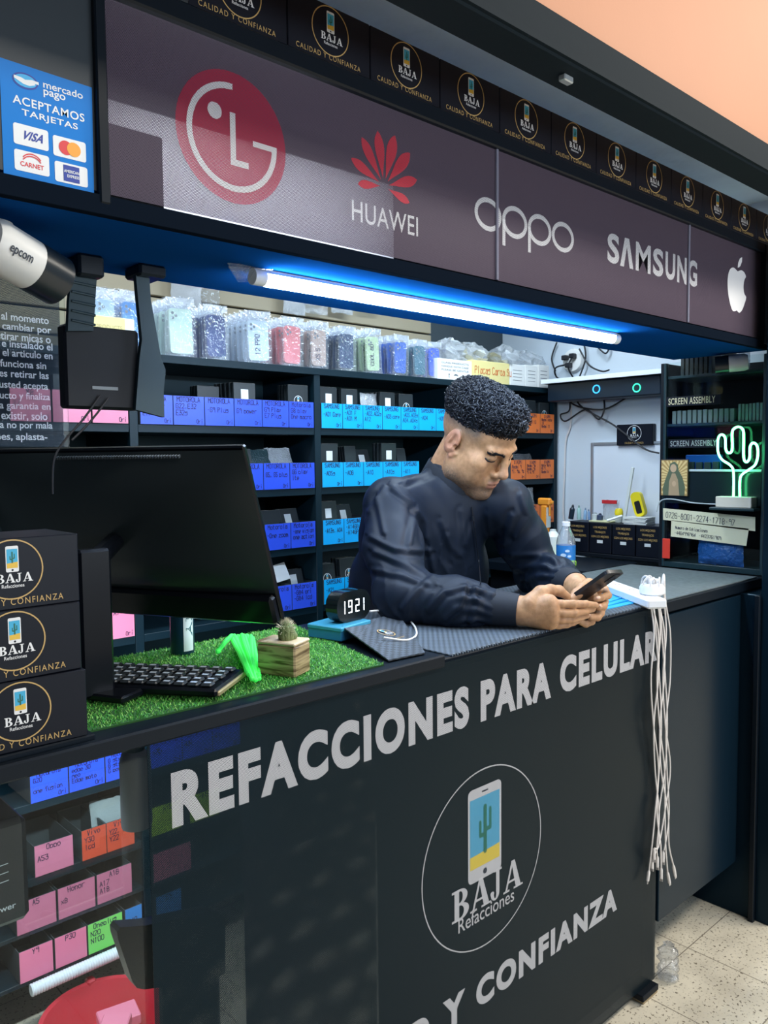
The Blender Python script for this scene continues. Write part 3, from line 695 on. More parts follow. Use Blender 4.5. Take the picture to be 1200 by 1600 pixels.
# spray can behind the keyboard
p = onZ(288, 1018, WT+.006); p = Vector((.822, 1.512, WT)) ; sc = thing('spray_can', 'dark spray can with a white and teal lettered label on the grass mat', 'can', (p.x, p.y, WT+.0045))
G().lathe([(.0235, 0), (.0245, .004), (.0245, .135), (.0225, .145), (.012, .152), (.010, .165), (0, .166)], (p.x, p.y, WT+.0045), 28).build('can_body', [M('can_navy', (.012, .05, .09), .3, .3)], sc)
va = (Vector((0, 0, 0))-p); va.z = 0; va.normalize(); fside = Vector((-va.y, va.x, 0))
def wrap(g, t, c, r, a0, h0, wa, hh, mi, axis_up=True, bold=.03, vertical=False):
    v, f, asp = text_mesh(t, bold, 1.05); vv = []
    for a, b in v:
        if vertical: aa, zz = a0+wa*(1-b), h0+hh*a
        else: aa, zz = a0+wa*a, h0+hh*b
        base = math.atan2(va.y, va.x)
        vv.append((c[0]+r*math.cos(base+aa), c[1]+r*math.sin(base+aa), c[2]+zz))
    g.add(vv, f, mi)
g = G(); n = 12; base = math.atan2(va.y, va.x)
A = [base+.1+(.95)*i/n for i in range(n+1)]
v = [(p.x+.0248*math.cos(a), p.y+.0248*math.sin(a), WT+.012+z) for z in (0, .118) for a in A]; g.add(v, [(i, i+1, n+2+i, n+1+i) for i in range(n)], 0)
g.build('label_band', [M('label_white', (.75, .82, .84), .4)], sc)
g = G(); wrap(g, 'AMP', (p.x, p.y, WT+.012), .0251, .32, .030, .62, .085, 0, vertical=True); g.build('label_lettering', [M('label_teal', (.01, .12, .15), .4)], sc)
# bright green sticks lying on the turf
GS = M('neon_green', (.07, .95, .12), .4, emis=(.04, .8, .08), es=.25)
ends = [((404, 1060), (372, 994)), ((399, 1062), (378, 992)), ((394, 1060), (366, 993)), ((402, 1058), (386, 993)), ((396, 1057), (392, 994)), ((390, 1054), (361, 995)), ((404, 1055), (395, 997)), ((399, 1052), (382, 994)), ((341, 1036), (362, 993)), ((386, 1050), (370, 996))]
sw = ['nearest the wooden pot at its lower end', 'with the lowest end of the heap', 'third from the pot', 'pointing to the middle of the spray can gap', 'with its far end beside the pot', 'at the keyboard side of the heap', 'touching the pot along its length', 'on top of the heap', 'near end apart on the keyboard', 'shortest near end of the heap']
for k, ((a, b), (c, d)) in enumerate(ends):
    z = WT+.011+.007*(k % 3)+(.004 if k == 8 else 0); p = onZ(a, b, z); q = onZ(c, d, z+.010)
    if k == 8: p.z += .022
    g = G().tube([p, p.lerp(q, .5)+Vector((0, 0, .002)), q], .0046, 8); g.ell(p, (.0055, .0055, .0050), 8)
    tag(g.build('green_stick', GS), 'neon green stick on the grass mat, '+sw[k], 'stick', 'neon green sticks beside the wooden pot')
# wooden pot with a cactus
pa = onZ(402, 1053, WT+.004); pb_ = onZ(461, 1060, WT+.004)
dx = (pb_-pa); dx.z = 0; sl = dx.length; ux = dx.normalized(); uy = Vector((-ux.y, ux.x, 0)); sl2 = .058; hp = .064
TP = Matrix(((ux.x, uy.x, 0, pa.x), (ux.y, uy.y, 0, pa.y), (0, 0, 1, WT+.0035), (0, 0, 0, 1)))
pt = thing('cactus_pot', 'small cube pot of pale and dark striped wood holding a spiny cactus', 'plant', (pa.x, pa.y, WT+.0035))
def wood(name, c1, c2, sc_=90):
    m, nt, out = mix_nodes(name); N = nt.nodes.new; L = nt.links.new
    tc = N('ShaderNodeTexCoord'); mp = N('ShaderNodeMapping'); mp.inputs['Scale'].default_value = (.12, .12, 1.2); p_ = N('ShaderNodeBsdfPrincipled'); p_.inputs['Roughness'].default_value = .5
    n = N('ShaderNodeTexNoise'); n.inputs['Scale'].default_value = sc_; n.inputs['Detail'].default_value = 3; n.inputs['Distortion'].default_value = .6; r = N('ShaderNodeValToRGB')
    L(tc.outputs['Object'], mp.inputs[0]); L(mp.outputs[0], n.inputs['Vector']); L(n.outputs['Fac'], r.inputs[0])
    r.color_ramp.elements[0].position = .40; r.color_ramp.elements[0].color = (*c1, 1); r.color_ramp.elements[1].position = .56; r.color_ramp.elements[1].color = (*c2, 1)
    L(r.outputs[0], p_.inputs['Base Color']); L(p_.outputs[0], out.inputs[0]); return m
g = G().box(0, sl, 0, sl2, 0, hp-.006, .003, 0, TP); g.build('wooden_cube', [wood('striped_wood', (.10, .055, .02), (.46, .34, .18))], pt)
g = G().box(0, sl, 0, sl2, hp-.006, hp, .002, 0, TP); g.build('wooden_rim', [M('pale_wood', (.62, .48, .30), .5, var=(30, .2))], pt)
cc = TP @ Vector((sl*.58, sl2*.5, hp))
g = G()
for k in range(9):
    a = 2*PI*k/9; g.ell((cc.x+.008*math.cos(a), cc.y+.008*math.sin(a), cc.z+.011), (.0085, .0085, .017), 10)
g.ell((cc.x, cc.y, cc.z+.016), (.010, .010, .021), 10)
g.ell((cc.x+.012, cc.y-.004, cc.z+.006), (.009, .009, .009), 10); ca = g.build('cactus_body', [M('cactus_green', (.16, .20, .08), .7, bump=(300, .6, .002))], pt)
g = G()
for k in range(170):
    a = random.uniform(0, 2*PI); t = random.uniform(0, PI*.5); d = Vector((math.cos(a)*math.cos(t), math.sin(a)*math.cos(t), math.sin(t)*1.0)); p = cc+Vector((d.x*.0155, d.y*.0155, .012+d.z*.023))
    g.tube([p, p+d*random.uniform(.004, .009)], [.0005, .0001], 3, 0, False)
g.build('spines', [M('spine', (.72, .66, .50), .6)], ca)
# clock on its blue box
bx = [onZ(490, 1000, WT+.004), onZ(536, 1004, WT+.004)]
B0 = onZ(535, 1003, WT+.004); B1 = onZ(490, 993, WT+.004)
bl = thing('blue_gift_box', 'small blue box under the digital clock', 'box', (B0.x, B0.y, WT+.0045))
ud = Vector((1, .22, 0)).normalized(); vd = Vector((-.22, 1, 0)).normalized()
TB = Matrix(((ud.x, vd.x, 0, B0.x), (ud.y, vd.y, 0, B0.y), (0, 0, 1, WT+.0045), (0, 0, 0, 1)))
G().box(-.004, .105, .0, .095, 0, .024, .002, 0, TB).build('box_body', [M('box_blue', (.02, .17, .38), .35)], bl)
G().box(-.0055, .1065, -.0015, .0965, .021, .031, .002, 0, TB).build('box_lid', [M('lid_blue', (.04, .27, .42), .35)], bl)
ck = thing('digital_clock', 'black rounded digital clock showing 19 21 in white', 'clock', (B0.x, B0.y, WT+.0358))
c1 = onY(527, 972, B0.y+.030); zc_ = WT+.0358
WC, HC = .112, .070; fc = (Vector((c1.x, B0.y+.030, zc_)), Vector((1, .12, 0)).normalized(), VZ)
g = G().rrect(0, WC, 0, HC, .031, fc, 0, 0, .036); g.build('clock_body', [M('clock_black', (.006, .009, .010), .10)], ck)
DG = M('digit_glow', (.9, .95, 1), .5, emis=(.85, .92, 1.), es=2.2)
SEG = {'1': 'bc', '9': 'abcdfg', '2': 'abged'}
def digit(ch, x, y, w_, h_):
    g = G(); t = .0034
    P = {'a': (x, x+w_, y+h_-t, y+h_), 'd': (x, x+w_, y, y+t), 'g': (x, x+w_, y+h_/2-t/2, y+h_/2+t/2), 'f': (x, x+t, y+h_/2, y+h_), 'e': (x, x+t, y, y+h_/2), 'b': (x+w_-t, x+w_, y+h_/2, y+h_), 'c': (x+w_-t, x+w_, y, y+h_/2)}
    for sgm in SEG[ch]:
        a, b, c, d = P[sgm]; g.rrect(a+.0004, b-.0004, c+.0004, d-.0004, .0010, fc, .0006)
    g.build('digit', [DG], ck)
for ch, x in (('1', .013), ('9', .036), ('2', .060), ('1', .077)): digit(ch, x, .020, .0135, .030)
# mesh pouch with the emblem, leaning on the blue box, and the white lead
PP = [onZ(607, 1031, WT+.006), onZ(664, 1019, WT+.006), onZ(622, 958, WT+.020), onZ(534, 978, WT+.036)]
g = G(); g.add(PP+[p-Vector((0, 0, .003)) for p in PP], [(0, 1, 2, 3), (7, 6, 5, 4), (0, 4, 5, 1), (1, 5, 6, 2), (2, 6, 7, 3), (3, 7, 4, 0)])
pm = thing('mesh_sheet', 'small grey mesh sheet with a gold ring emblem leaning on the blue box', 'sheet', tuple(PP[0]))
g.build('mesh_fabric', [ribbed('mesh_fabric', (.05, .062, .08), .005)], pm)
ux_ = (PP[2]-PP[3]).normalized(); nn_ = ux_.cross((PP[3]-PP[0]).normalized()).normalized(); vv_ = nn_.cross(ux_)
o_ = PP[0]*.20+PP[1]*.22+PP[2]*.3+PP[3]*.28
g = G(); fe2 = (o_+nn_*.001, ux_, vv_); emblem(g, fe2, .021, (0, 1, 2, 3, 4, 5), .10); g.text('CALIDAD Y CONFIANZA', -.03, -.040, .07, .006, fe2, .0005, 0)
g.build('round_emblem', cartonmats, pm)
P = [onZ(578, 955, WT+.045), onZ(605, 955, WT+.03), onZ(640, 970, WT+.012), onZ(651, 990, WT+.010), onZ(635, 1000, WT+.012), onZ(600, 996, WT+.024)]
tag(G().tube(spline(P, 6), .0022, 8).build('charging_lead', M('lead_white', (.72, .70, .68), .45)), 'short white lead curling beside the digital clock', 'cable')
# ------------------------------------------------------------------ power strip, charger and the white cables
WPL = M('strip_white', (.80, .82, .85), .35)
s0 = onZ(1012, 937, WT+.03); s1 = onZ(925, 905, WT+.03); sd = (s1-s0); sd.z = 0; sln = sd.length; sd.normalize(); sv = Vector((sd.y, -sd.x, 0))
TS = Matrix(((sd.x, sv.x, 0, s0.x), (sd.y, sv.y, 0, s0.y), (0, 0, 1, WT+.0042), (0, 0, 0, 1)))
pw = thing('power_strip', 'white power strip lying on the mat beside the gate', 'power strip', (s0.x, s0.y, WT+.0042))
G().box(0, sln, 0, .055, 0, .026, .005, 0, TS).build('strip_body', [WPL], pw)
for k in range(4):
    g = G(); x = .06+k*(sln-.09)/3
    for yy in (.022, .033): g.box(x, x+.009, yy, yy+.002, .0258, .0264, 0, 0, TS)
    g.build('socket', [M('socket_dark', (.05, .05, .06), .5)], pw)
hub = TS @ Vector((.075, .050, 0)); hub.z = 0
cg = thing('cable_charger', 'round white charger with a bunch of white cables hanging over the counter edge', 'charger', (hub.x, hub.y, WT+.0307))
G().lathe([(.030, 0), (.034, .004), (.034, .018), (.030, .026), (.018, .030), (0, .031)], (hub.x, hub.y, WT+.0307), 28).build('charger_body', [WPL], cg)
G().box(-.016, .016, -.012, .012, 0, .012, .002, 0, Matrix.Translation((hub.x, hub.y, WT+.0605))).build('charger_cap', [WPL], cg)
CB = M('cable_white', (.74, .70, .68), .45); TIPM = M('plug_metal', (.6, .6, .62), .3, .9)
bottoms = [(1014, 1382), (1027, 1360), (1033, 1378), (1043, 1385), (1052, 1374), (1022, 1348), (1019, 1362), (1036, 1352)]
for k, (bx_, by_) in enumerate(bottoms):
    a = 2*PI*(k/8)+.3; st_ = Vector((hub.x+.030*math.cos(a), hub.y+.030*math.sin(a), WT+.050))
    e = onY(1024+k*3.4, 935+3*(k % 3), 1.080-.003*(k % 3)); e.z = WT-.02
    top = onY(1030+k*2.0, 903+k*2.2, 1.15); top.z = WT+.065+.004*(k % 3)
    mid = []
    for j, (sy, wob) in enumerate(((990, 4), (1060, -5), (1130, 5), (1200, -5), (1270, 7), (1320, 2))):
        px = 1024+ (k*3.1) + wob*math.sin(k*2.1+j*1.7) - (2 if j < 3 else 0); px = px + (bx_-px)*max(0, (j-3)*.3)
        mid.append(onY(px, sy, 1.083-.0045*((k*3+j) % 3)))
    end = onY(bx_, by_-22, 1.082-.003*(k % 3)); tip = onY(bx_+(-3 if k == 0 else (4 if k in (3, 4) else 0)), by_, 1.081-.003*(k % 3))
    P = [st_, st_+Vector((0, 0, .024)), top, e+Vector((0, .0, .018))]+mid+[end]
    P[3] = Vector((e.x, 1.092, WT+.006)); P[1] = st_.lerp(P[3], .14)+Vector((0, 0, .026+.002*(k % 3))); P[2] = st_.lerp(P[3], .58)+Vector((0, 0, .044+.003*(k % 4)))
    cdo = G().tube(spline(P, 7), .0024, 7).build('cable', [CB], cg)
    G().tube([end, end.lerp(tip, .15), end.lerp(tip, .75)], [.0030, .0046, .0044], 8).build('plug', [CB], cdo)
    d = (tip-end).normalized(); G().box(-.0042, .0042, -.0014, .0014, 0, .008, 0, 0, Matrix.Translation(end.lerp(tip, .75)) @ VZ.rotation_difference(d).to_matrix().to_4x4()).build('plug_tip', [TIPM], cdo)
# ------------------------------------------------------------------ things behind the clear glass, lower left
up = thing('battery_backup', 'black battery backup unit with green light behind the glass', 'battery backup', (.25, 1.2, .8525))
xr = onY(49, 1440, 1.16).x
G().box(xr-.16, xr, 1.16, 1.42, .8525, .8525+.150, .008).build('unit_body', [M('ups_black', (.010, .013, .018), .35)], up)
fu = (Vector((xr-.16, 1.16, .8525)), VX, VZ)
g = G()
for k in range(3): g.flat([(.118, .090-.012*k), (.132, .0905-.012*k), (.132, .0915-.012*k), (.118, .091-.012*k)], fu, .0006)
g.text('CyberPower', .072, .022, .068, .011, fu, .0006, 0, .01); g.build('front_lettering', [M('ups_print', (.6, .65, .7), .5)], up)
G().disc((.112, .0905), .0022, fu, .0008).build('power_light', [M('green_led', (.2, 1, .1), .5, emis=(.25, 1, .1), es=4)], up)
p = onZ(214, 1290, .853); sp = thing('dispenser_bottle', 'grey bottle with dark cap on the glass shelf behind the counter front', 'bottle', (p.x, p.y, .8525))
rr_ = .027
G().lathe([(rr_*.95, 0), (rr_, .006), (rr_, .118), (rr_*.85, .132), (rr_*.55, .14), (0, .141)], (p.x, p.y, .8525), 24).build('bottle_body', [M('bottle_grey', (.22, .225, .26), .4)], sp)
G().lathe([(rr_*.62, .138), (rr_*.66, .142), (rr_*.62, .168), (rr_*.25, .174), (rr_*.2, .186), (0, .187)], (p.x, p.y, .8525), 20).build('bottle_cap', [M('cap_dark', (.02, .04, .055), .4)], sp)
# long dark case slanting behind the glass and the printed front
a = onY(205, 1455, 1.24); b = onY(360, 1560, 1.30); 
tcs = thing('dark_case', 'long black rounded case standing slanted behind the counter glass', 'case', (a.x, 1.26, 0))
P1 = [onY(182, 1452, 1.24), onY(228, 1446, 1.24), onY(262, 1540, 1.24), onY(212, 1546, 1.24)]
cen = sum(P1, Vector())/4
g = G(); O_ = P1[3]; 
frc = (Vector((0, 1.24, 0)), VX, VZ)
pts = [(p.x, p.z) for p in [onY(184, 1466, 1.24), onY(183, 1456, 1.24), onY(188, 1449, 1.24), onY(228, 1446, 1.24), onY(330, 1424, 1.24), onY(352, 1434, 1.24), onY(352, 1520, 1.24), onY(335, 1532, 1.24), onY(226, 1546, 1.24), onY(214, 1544, 1.24), onY(207, 1534, 1.24)]]
pts = [(x, z) for x, z in pts]
g.flat(pts, frc, 0, 0, .028)
g.build('case_shell', [M('case_black', (.010, .014, .018), .4)], tcs)
zbm = min(z for x, z in pts)
g = G().box(pts[3][0]+.03, pts[5][0]-.01, 1.245, 1.265, 0.0, zbm+.03, .004); g.build('case_stand', [M('case_black')], tcs)
# red basin on the floor and the pale corrugated tube
p = onZ(163, 1588, .10); bk = thing('red_basin', 'red plastic basin with packets on the floor behind the counter', 'basin', (p.x, p.y, 0))
G().lathe([(.10, 0), (.115, .005), (.150, .10), (.157, .102), (.157, .106), (.146, .104), (.112, .012), (0, .010)], (p.x, p.y, 0), 40).build('basin_bowl', [M('basin_red', (.55, .03, .05), .35)], bk)
G().box(-.012, .012, -.010, .016, .095, .112, .004, 0, Matrix.Translation((p.x+.03, p.y+.152, 0))).build('basin_lug', [M('basin_red')], bk)
PK = M('pink_paper', (.80, .24, .36), .55); 
for k, (dx_, dy_, rz_) in enumerate(((-.04, .02, .3), (.05, .03, -.2), (.0, -.05, .9))):
    Tq = Matrix.Translation((p.x+dx_, p.y+dy_, .0125+.03*k)) @ Matrix.Rotation(rz_, 4, 'Z')
    g = G().box(-.05, .05, -.035, .035, 0, .028, .003, 0, Tq)
    tag(g.build('pink_packet', PK), 'pink packet lying in the red basin, %s' % ('bottom of the three', 'between the other two', 'on top')[k], 'packet', 'pink packets in the red basin')
a = onY(48, 1548, 2.07); b = onY(190, 1492, 2.07); b.z = a.z; nseg = 70; pts_ = []; rad = []
for i in range(nseg): pts_.append(a.lerp(b, i/(nseg-1))); rad.append(.0165 if i % 2 else .0142)
cdt = thing('conduit', 'pale corrugated tube clipped low under the front of the shelves', 'tube', tuple(a))
G().tube(pts_, rad, 12).build('corrugated_tube', [M('tube_grey', (.70, .76, .80), .35)], cdt)
for t_ in (.2, .8):
    q_ = a.lerp(b, t_); G().box(q_.x-.006, q_.x+.006, 2.066, 2.11, q_.z+.010, .1545, .001).build('clip', [BLK], cdt)
# crumpled bottle at the foot of the counter
p = onZ(1044, 1530, 0); cb_ = thing('crushed_bottle', 'crushed clear plastic bottle on the floor by the counter end', 'bottle', (p.x, p.y, 0))
g = G(); pr_ = []
for i in range(12): pr_.append((.026+.006*math.sin(i*2.3)-.012*max(0, i-8)/3, .003+.0092*i))
g.lathe(pr_, (0, 0, 0), 16); 
for q in g.v: q.x += random.uniform(-.004, .004); q.y += random.uniform(-.004, .004)
g2 = G(); T_ = Matrix.Translation((p.x, p.y, .001)); g2.add(g.v, g.f, 0, T_)
g2.build('bottle_skin', film('clear_film', .10, .25), cb_, smooth=20)
# ------------------------------------------------------------------ printed notice behind the monitor
npn = thing('notice_panel', 'dark punched notice panel with lines of white small print', 'notice', (.5, 1.56, WT))
NY = 1.56; xr_ = onY(97, 600, NY).x; ztop = 1.95; zbot = onY(50, 698, NY).z
VN = perforated('notice_vinyl', (.018, .022, .035), .35); VNW = perforated('notice_white_vinyl', (.78, .80, .84), .4, hole=.22)
G().box(.1, xr_, NY, NY+.001, zbot, ztop).build('printed_sheet', [VN], npn)
G().box(.1, onY(106, 600, NY).x, NY+.0012, NY+.006, zbot, ztop).build('glass_pane', thin_glass('counter_glass'), npn)
for hx in (.16, xr_-.03): G().tube([(hx, NY+.003, ztop-.01), (hx, NY+.003, 2.401)], .0025, 6).build('hanger', [M('chrome')], npn)
fn = (Vector((0, NY-.0006, 0)), VX, VZ)
lines = [('al momento', 2, 76, 489, 503), ('a cambiar por', -8, 80, 505, 518), ('retirar micas o', -12, 79, 520, 533), ('e instalado el', 3, 82, 536, 545), ('el articulo en', 4, 82, 551, 559), ('funciona sin', 0, 72, 567, 575), ('antes retirar las', -22, 76, 582, 590), ('usted acepta', -1, 75, 598, 608), ('producto y finaliza', -30, 78, 614, 624), ('la garantia en', -4, 79, 630, 640), ('existir, solo', 2, 74, 645, 655), ('la no por mala', -3, 82, 661, 670), ('golpes, aplasta-', -28, 74, 677, 688)]
g = G()
for s, x0, x1, y0, y1 in lines:
    a = onY(x0, y1, NY); b = onY(x1, y1, NY); c = onY((x0+x1)/2, y0, NY); d = onY((x0+x1)/2, y1, NY)
    g.text(s, a.x, d.z-(.0035 if any(q in s for q in 'pgyj,') else 0), b.x-a.x, .0172 if any(q in s for q in 'pgyj,') else .0135, fn, 0, 0, .016)
g.build('small_print', [VNW], npn)
# ================================================================== shelving along the back
SY = 2.10
SHF = M('shelf_board', (.003, .015, .024), .45, spec=.25); SHB = M('shelf_back', (.005, .022, .030), .6, spec=.3)
su = thing('shelving_unit', 'tall dark shelving unit with four bays of labelled bins behind the man', 'shelving', (1.67, 2.25, 0))
XU = [.36, 1.012, 1.650, 2.334, 2.968]
for x in XU: G().box(x-.0125, x+.0125, SY, 2.40, 0, 1.795, .001).build('upright', [SHF], su)
ZS = [1.600, 1.405, 1.214, 1.015, .820, .626]
for i in range(4):
    for z in ZS+[.430]: G().box(XU[i]+.013, XU[i+1]-.013, SY+.002, 2.39, z-.022, z, .001).build('shelf', [SHF], su)
G().box(.34, 2.985, SY-.004, 2.405, 1.773, 1.795, .001).build('top_shelf', [SHF], su)
G().box(.36, 2.97, 2.392, 2.404, .17, 1.773).build('back_panel', [SHB], su)
# slotted display board above the shelves
sl_ = thing('slat_board', 'tan slotted display board behind the hanging phone cases', 'board', (1.6, 2.4, 1.795))
g = G()
for k in range(5): g.box(.5, 2.5, 2.400, 2.416, 1.797+k*.075, 1.797+k*.075+.068, .002)
g.build('slats', [M('tan_board', (.42, .36, .25), .6)], sl_)
INK = M('pen_ink', (.01, .01, .05), .6)
def paper(name, col):  # coloured card under shiny clear tape
    return M(name, col, .34, spec=.35, bump=(40, .2, .003))
PAPER = {'blue': paper('paper_blue', (.03, .085, .72)), 'cyan': paper('paper_cyan', (.005, .40, .86)), 'pink': paper('paper_pink', (.80, .22, .36)), 'orange': paper('paper_orange', (.86, .20, .04)), 'red': paper('paper_red', (.85, .10, .05)), 'lime': paper('paper_lime', (.62, .85, .05)), 'green': paper('paper_green', (.22, .75, .15)), 'azure': paper('paper_azure', (.03, .22, .62))}
BIN = M('bin_card', (.05, .06, .07), .7)
def bin_(x, y, z, w, h, col, lines, label, grp, d=.17, foot='Ori', ink=None):
    t = thing('parts_bin', label, 'bin', (x, y, z), grp, local=True)
    g = G(); w2 = w/2; s = .002
    g.box(-w2, w2, 0, d, 0, s); g.box(-w2, w2, 0, s, s, h); g.box(-w2, w2, d-s, d, s, h); g.box(-w2, -w2+s, s, d-s, s, h*.98); g.box(w2-s, w2, s, d-s, s, h*.98)
    g.build('bin_tray', [BIN], t, org=(0, 0, 0))
    lab = G().box(-w2+.0008, w2-.0008, -.0012, -.0002, .001, h-.0005).build('front_card', [PAPER[col]], t, org=(0, 0, 0))
    g = G(); fr = front(0, 0, 0)
    if lines:
        hh = .0135 if len(lines) < 4 else .0110; y0 = h-.0165
        for k, s_ in enumerate(lines):
            nominal = max(1, len(s_))*hh/6*.75*5.6; asp = .75*min(1, (w-.012)/nominal)
            g.hand(s_, -w2+(.008 if k else max(.006, w2-nominal/2*asp/.75)), y0-k*(h-.03)/max(2, len(lines)-.2), hh, fr, .0016, 0, .0018, asp)
        if foot: g.hand(foot, w2-.026, .006, .0105, fr, .0016, 0, .0016)
        g.build('handwriting', [INK], lab, org=(0, 0, 0))
    return t
CARD = M('card_black', (.014, .020, .024), .42); CEDGE = M('card_edge', (.45, .42, .36), .6); QRW = M('sticker_white', (.72, .75, .76), .5)
def slim_box(name='screen_box'):
    pass
sb_proto = {}
def screen_box(loc, rot, w, h, label, grp, deco=None, th=.011):
    key = (round(w, 3), round(h, 3), deco, th)
    if key in sb_proto: return dup(sb_proto[key], loc, label, rot, grp)
    t = thing('screen_box', label, 'box', loc, grp, local=True); t.rotation_euler = rot
    g = G().box(-w/2, w/2, 0, th, 0, h, .0008, 0); g.box(-w/2+.001, w/2-.001, .001, th-.001, h-.0006, h+.0002, 0, 1)
    g.build('sleeve', [CARD, CEDGE], t, org=(0, 0, 0))
    if deco == 'emblem':
        g = G(); emblem(g, (Vector((0, 0, h*.62)), VX, VZ), .017, (1, 1, 2, 3, 4, 5), .09); g.build('round_emblem', cartonmats, t, org=(0, 0, 0))
    elif deco == 'sticker':
        G().box(-.013, .013, -.0005, 0, h*.60, h*.60+.032).build('white_sticker', [QRW], t, org=(0, 0, 0))
    sb_proto[key] = t
    return t
ROWN = ['top', 'second', 'third', 'fourth', 'fifth', 'sixth']
GRP = {'blue': 'blue-fronted parts bins', 'cyan': 'light-blue-fronted parts bins', 'pink': 'pink-fronted parts bins', 'orange': 'orange-fronted parts bins'}
def row(r, col, xs, texts, w, h=.083, names=None, bay=''):
    for k, (x, tx) in enumerate(zip(xs, texts)):
        lab = '%s-fronted bin, %s from the left on the %s shelf row %s' % ({'cyan': 'light blue'}.get(col, col), ORD(k), ROWN[r], bay)
        bin_(x, SY-.001, ZS[r]+.0005, w, h, col, tx, lab, GRP[col]+' on the %s row' % ROWN[r])
def even(a, b, n): return [a+(b-a)*(i+.5)/n for i in range(n)]
bx6 = even(1.030, 1.634, 6)
row(0, 'blue', bx6, [['MOTOROLA', 'G04,G04s,', 'G24,G29', 'E14'], ['MOTOROLA', 'G22,E32', 'E32s'], ['MOTOROLA', '-G9 Plus'], ['MOTOROLA', 'G9 power'], ['MOTOROLA', 'G9 Play', 'E7 Plus'], ['Motorola', 'G8 play', 'One macro']], .099, bay='above the monitor')
row(1, 'blue', bx6[3:], [['MOTOROLA', 'G plus'], ['MOTOROLA', 'G5, G5 plus'], ['MOTOROLA', 'G6 play', 'lte']], .099, bay='right of the monitor')
row(2, 'blue', bx6[4:], [['Motorola', '-One zoom'], ['Motorola', '-one vision', 'one action']], .099, bay='right of the monitor')
row(3, 'blue', bx6[4:], [['Motorola', 'one', 'lte'], ['Motorola', '-G84 ori', '-G84 lcd']], .099, bay='right of the monitor')
cx7 = even(1.664, 2.300, 7)
row(0, 'cyan', cx7, [['SAMSUNG', '-A01 Core'], ['SAMSUNG', '-A01 F', '-A01 M'], ['SAMSUNG', '-A02,A02s', 'A12'], ['SAMSUNG', '-A03 core'], ['SAMSUNG', '-A03,A03s', 'A04,A04s'], ['SAMSUNG', '-A04'], ['SAMSUNG', '-A05']], .0895, bay='left of the head')
row(1, 'cyan', cx7[:5], [['SAMSUNG', '-A05s'], ['SAMSUNG', '-A06'], ['SAMSUNG', '-A10'], ['SAMSUNG', '-A10s'], ['SAMSUNG', '-A11']], .0895, bay='left of the man')
row(2, 'cyan', cx7[:3], [['SAMSUNG', '-A13s, A04'], ['SAMSUNG', '-A146B', '-A146P'], ['SAMSUNG', '-A15']], .0895, bay='left of the man')
row(3, 'cyan', cx7[:3], [['SAMSUNG', '-A21'], ['SAMSUNG', '-A22 4G local'], ['SAMSUNG', '-A23']], .0895, bay='behind the digital clock')
ox = even(2.350, 2.955, 6)
row(0, 'orange', ox[4:], [['XIAOMI', 'Note 10'], ['XIAOMI', 'Redmi note', '10', 'Redmi 11']], .0985, bay='right of the head')
row(1, 'orange', ox[3:], [['XIAOMI', 'Redmi 9', '9i, 9a, 9c'], ['XIAOMI', 'Redmi 9a', 'Redmi 9c', '9i A,9T'], ['XIAOMI', 'Note 9pro', 'Mi 9', 'Redmi k']], .0985, bay='right of the face')
row(2, 'orange', ox[4:], [['XIAOMI', 'Redmi 12'], ['XIAOMI', 'Redmi note 13', 'Redmi 13', 'Poco x5']], .0985, bay='beside the orange sprayer')
px6 = even(.376, .998, 6)
row(0, 'pink', px6[3:], [['X8', 'X7'], ['O', '.'], ['X6a, X6 plus', 'X5 plus']], .100, bay='under the hanging black box')
row(3, 'pink', px6[4:], [['A5', ''], ['A7', 'A9']], .100, bay='below the monitor')
row(5, 'blue', even(.700, .998, 3), [['Motorola', 'G20', '', 'one fusion'], ['Motorola', 'edge 30', 'neo', 'Edge moto'], ['Motorola', 'G stylus 5G', 'G stylus', 'G power 5G']], .097, bay='behind the clear counter glass')
row(5, 'blue', bx6[:4], [['Motorola', 'G30'], ['Motorola', 'G31'], ['Motorola', 'G41'], ['Motorola', 'G50']], .099, bay='seen through the punched print')
row(4, 'blue', bx6[:2], [['Motorola', 'E6'], ['Motorola', 'E7']], .099, bay='behind the spray can')
# lower rows of the left bay, seen through the counter glass
zq = .4305
for k, (x, col, tx, w) in enumerate(((.755, 'pink', ['Oppo', 'A53'], .10), (.862, 'red', ['Vivo', 'Y30', 'lcd'], .068), (.937, 'red', ['Vivo', 'Y22, Y22s', 'Y22'], .080), (1.075, 'lime', ['-A15'], .095), (1.20, 'lime', ['-A16'], .10))):
    bin_(x, SY-.001, zq, w, .083, col, tx, '%s-fronted low bin behind the counter glass, %s from the left of its row' % (col, ORD(k)), 'bins on the lower row behind the glass', foot='')
for r, z in enumerate((.295, .166)):
    data = [((.705, 'pink', ['A5'], .10), (.81, 'pink', ['Honor', 'x8'], .10), (.915, 'pink', ['A16', 'A17', 'A18'], .10), (1.09, 'pink', [''], .12)), ((.70, 'pink', ['Y9'], .085), (.79, 'pink', ['P30'], .085), (.885, 'green', ['Oneplus', 'N20', 'N100'], .098), (.967, 'azure', ['', 'P40'], .050), (1.075, 'azure', ['S9'], .08))][r]
    for k, (x, col, tx, w) in enumerate(data):
        bin_(x, SY-.001-.0, z, w, .084, col, tx, '%s-fronted low bin behind the glass, %s from left in the %s row from floor' % (col, ORD(k), ('second', 'lowest')[r]), 'bins on the lowest rows behind the glass', foot='')
for z, a, b in ((.295, .36, 1.0), (.295, 1.03, 1.63), (.166, .36, 1.0), (.166, 1.03, 1.63)):
    G().box(a, b, SY+.002, 2.39, z-.012, z-.0005, .001).build('shelf', [SHF], su)
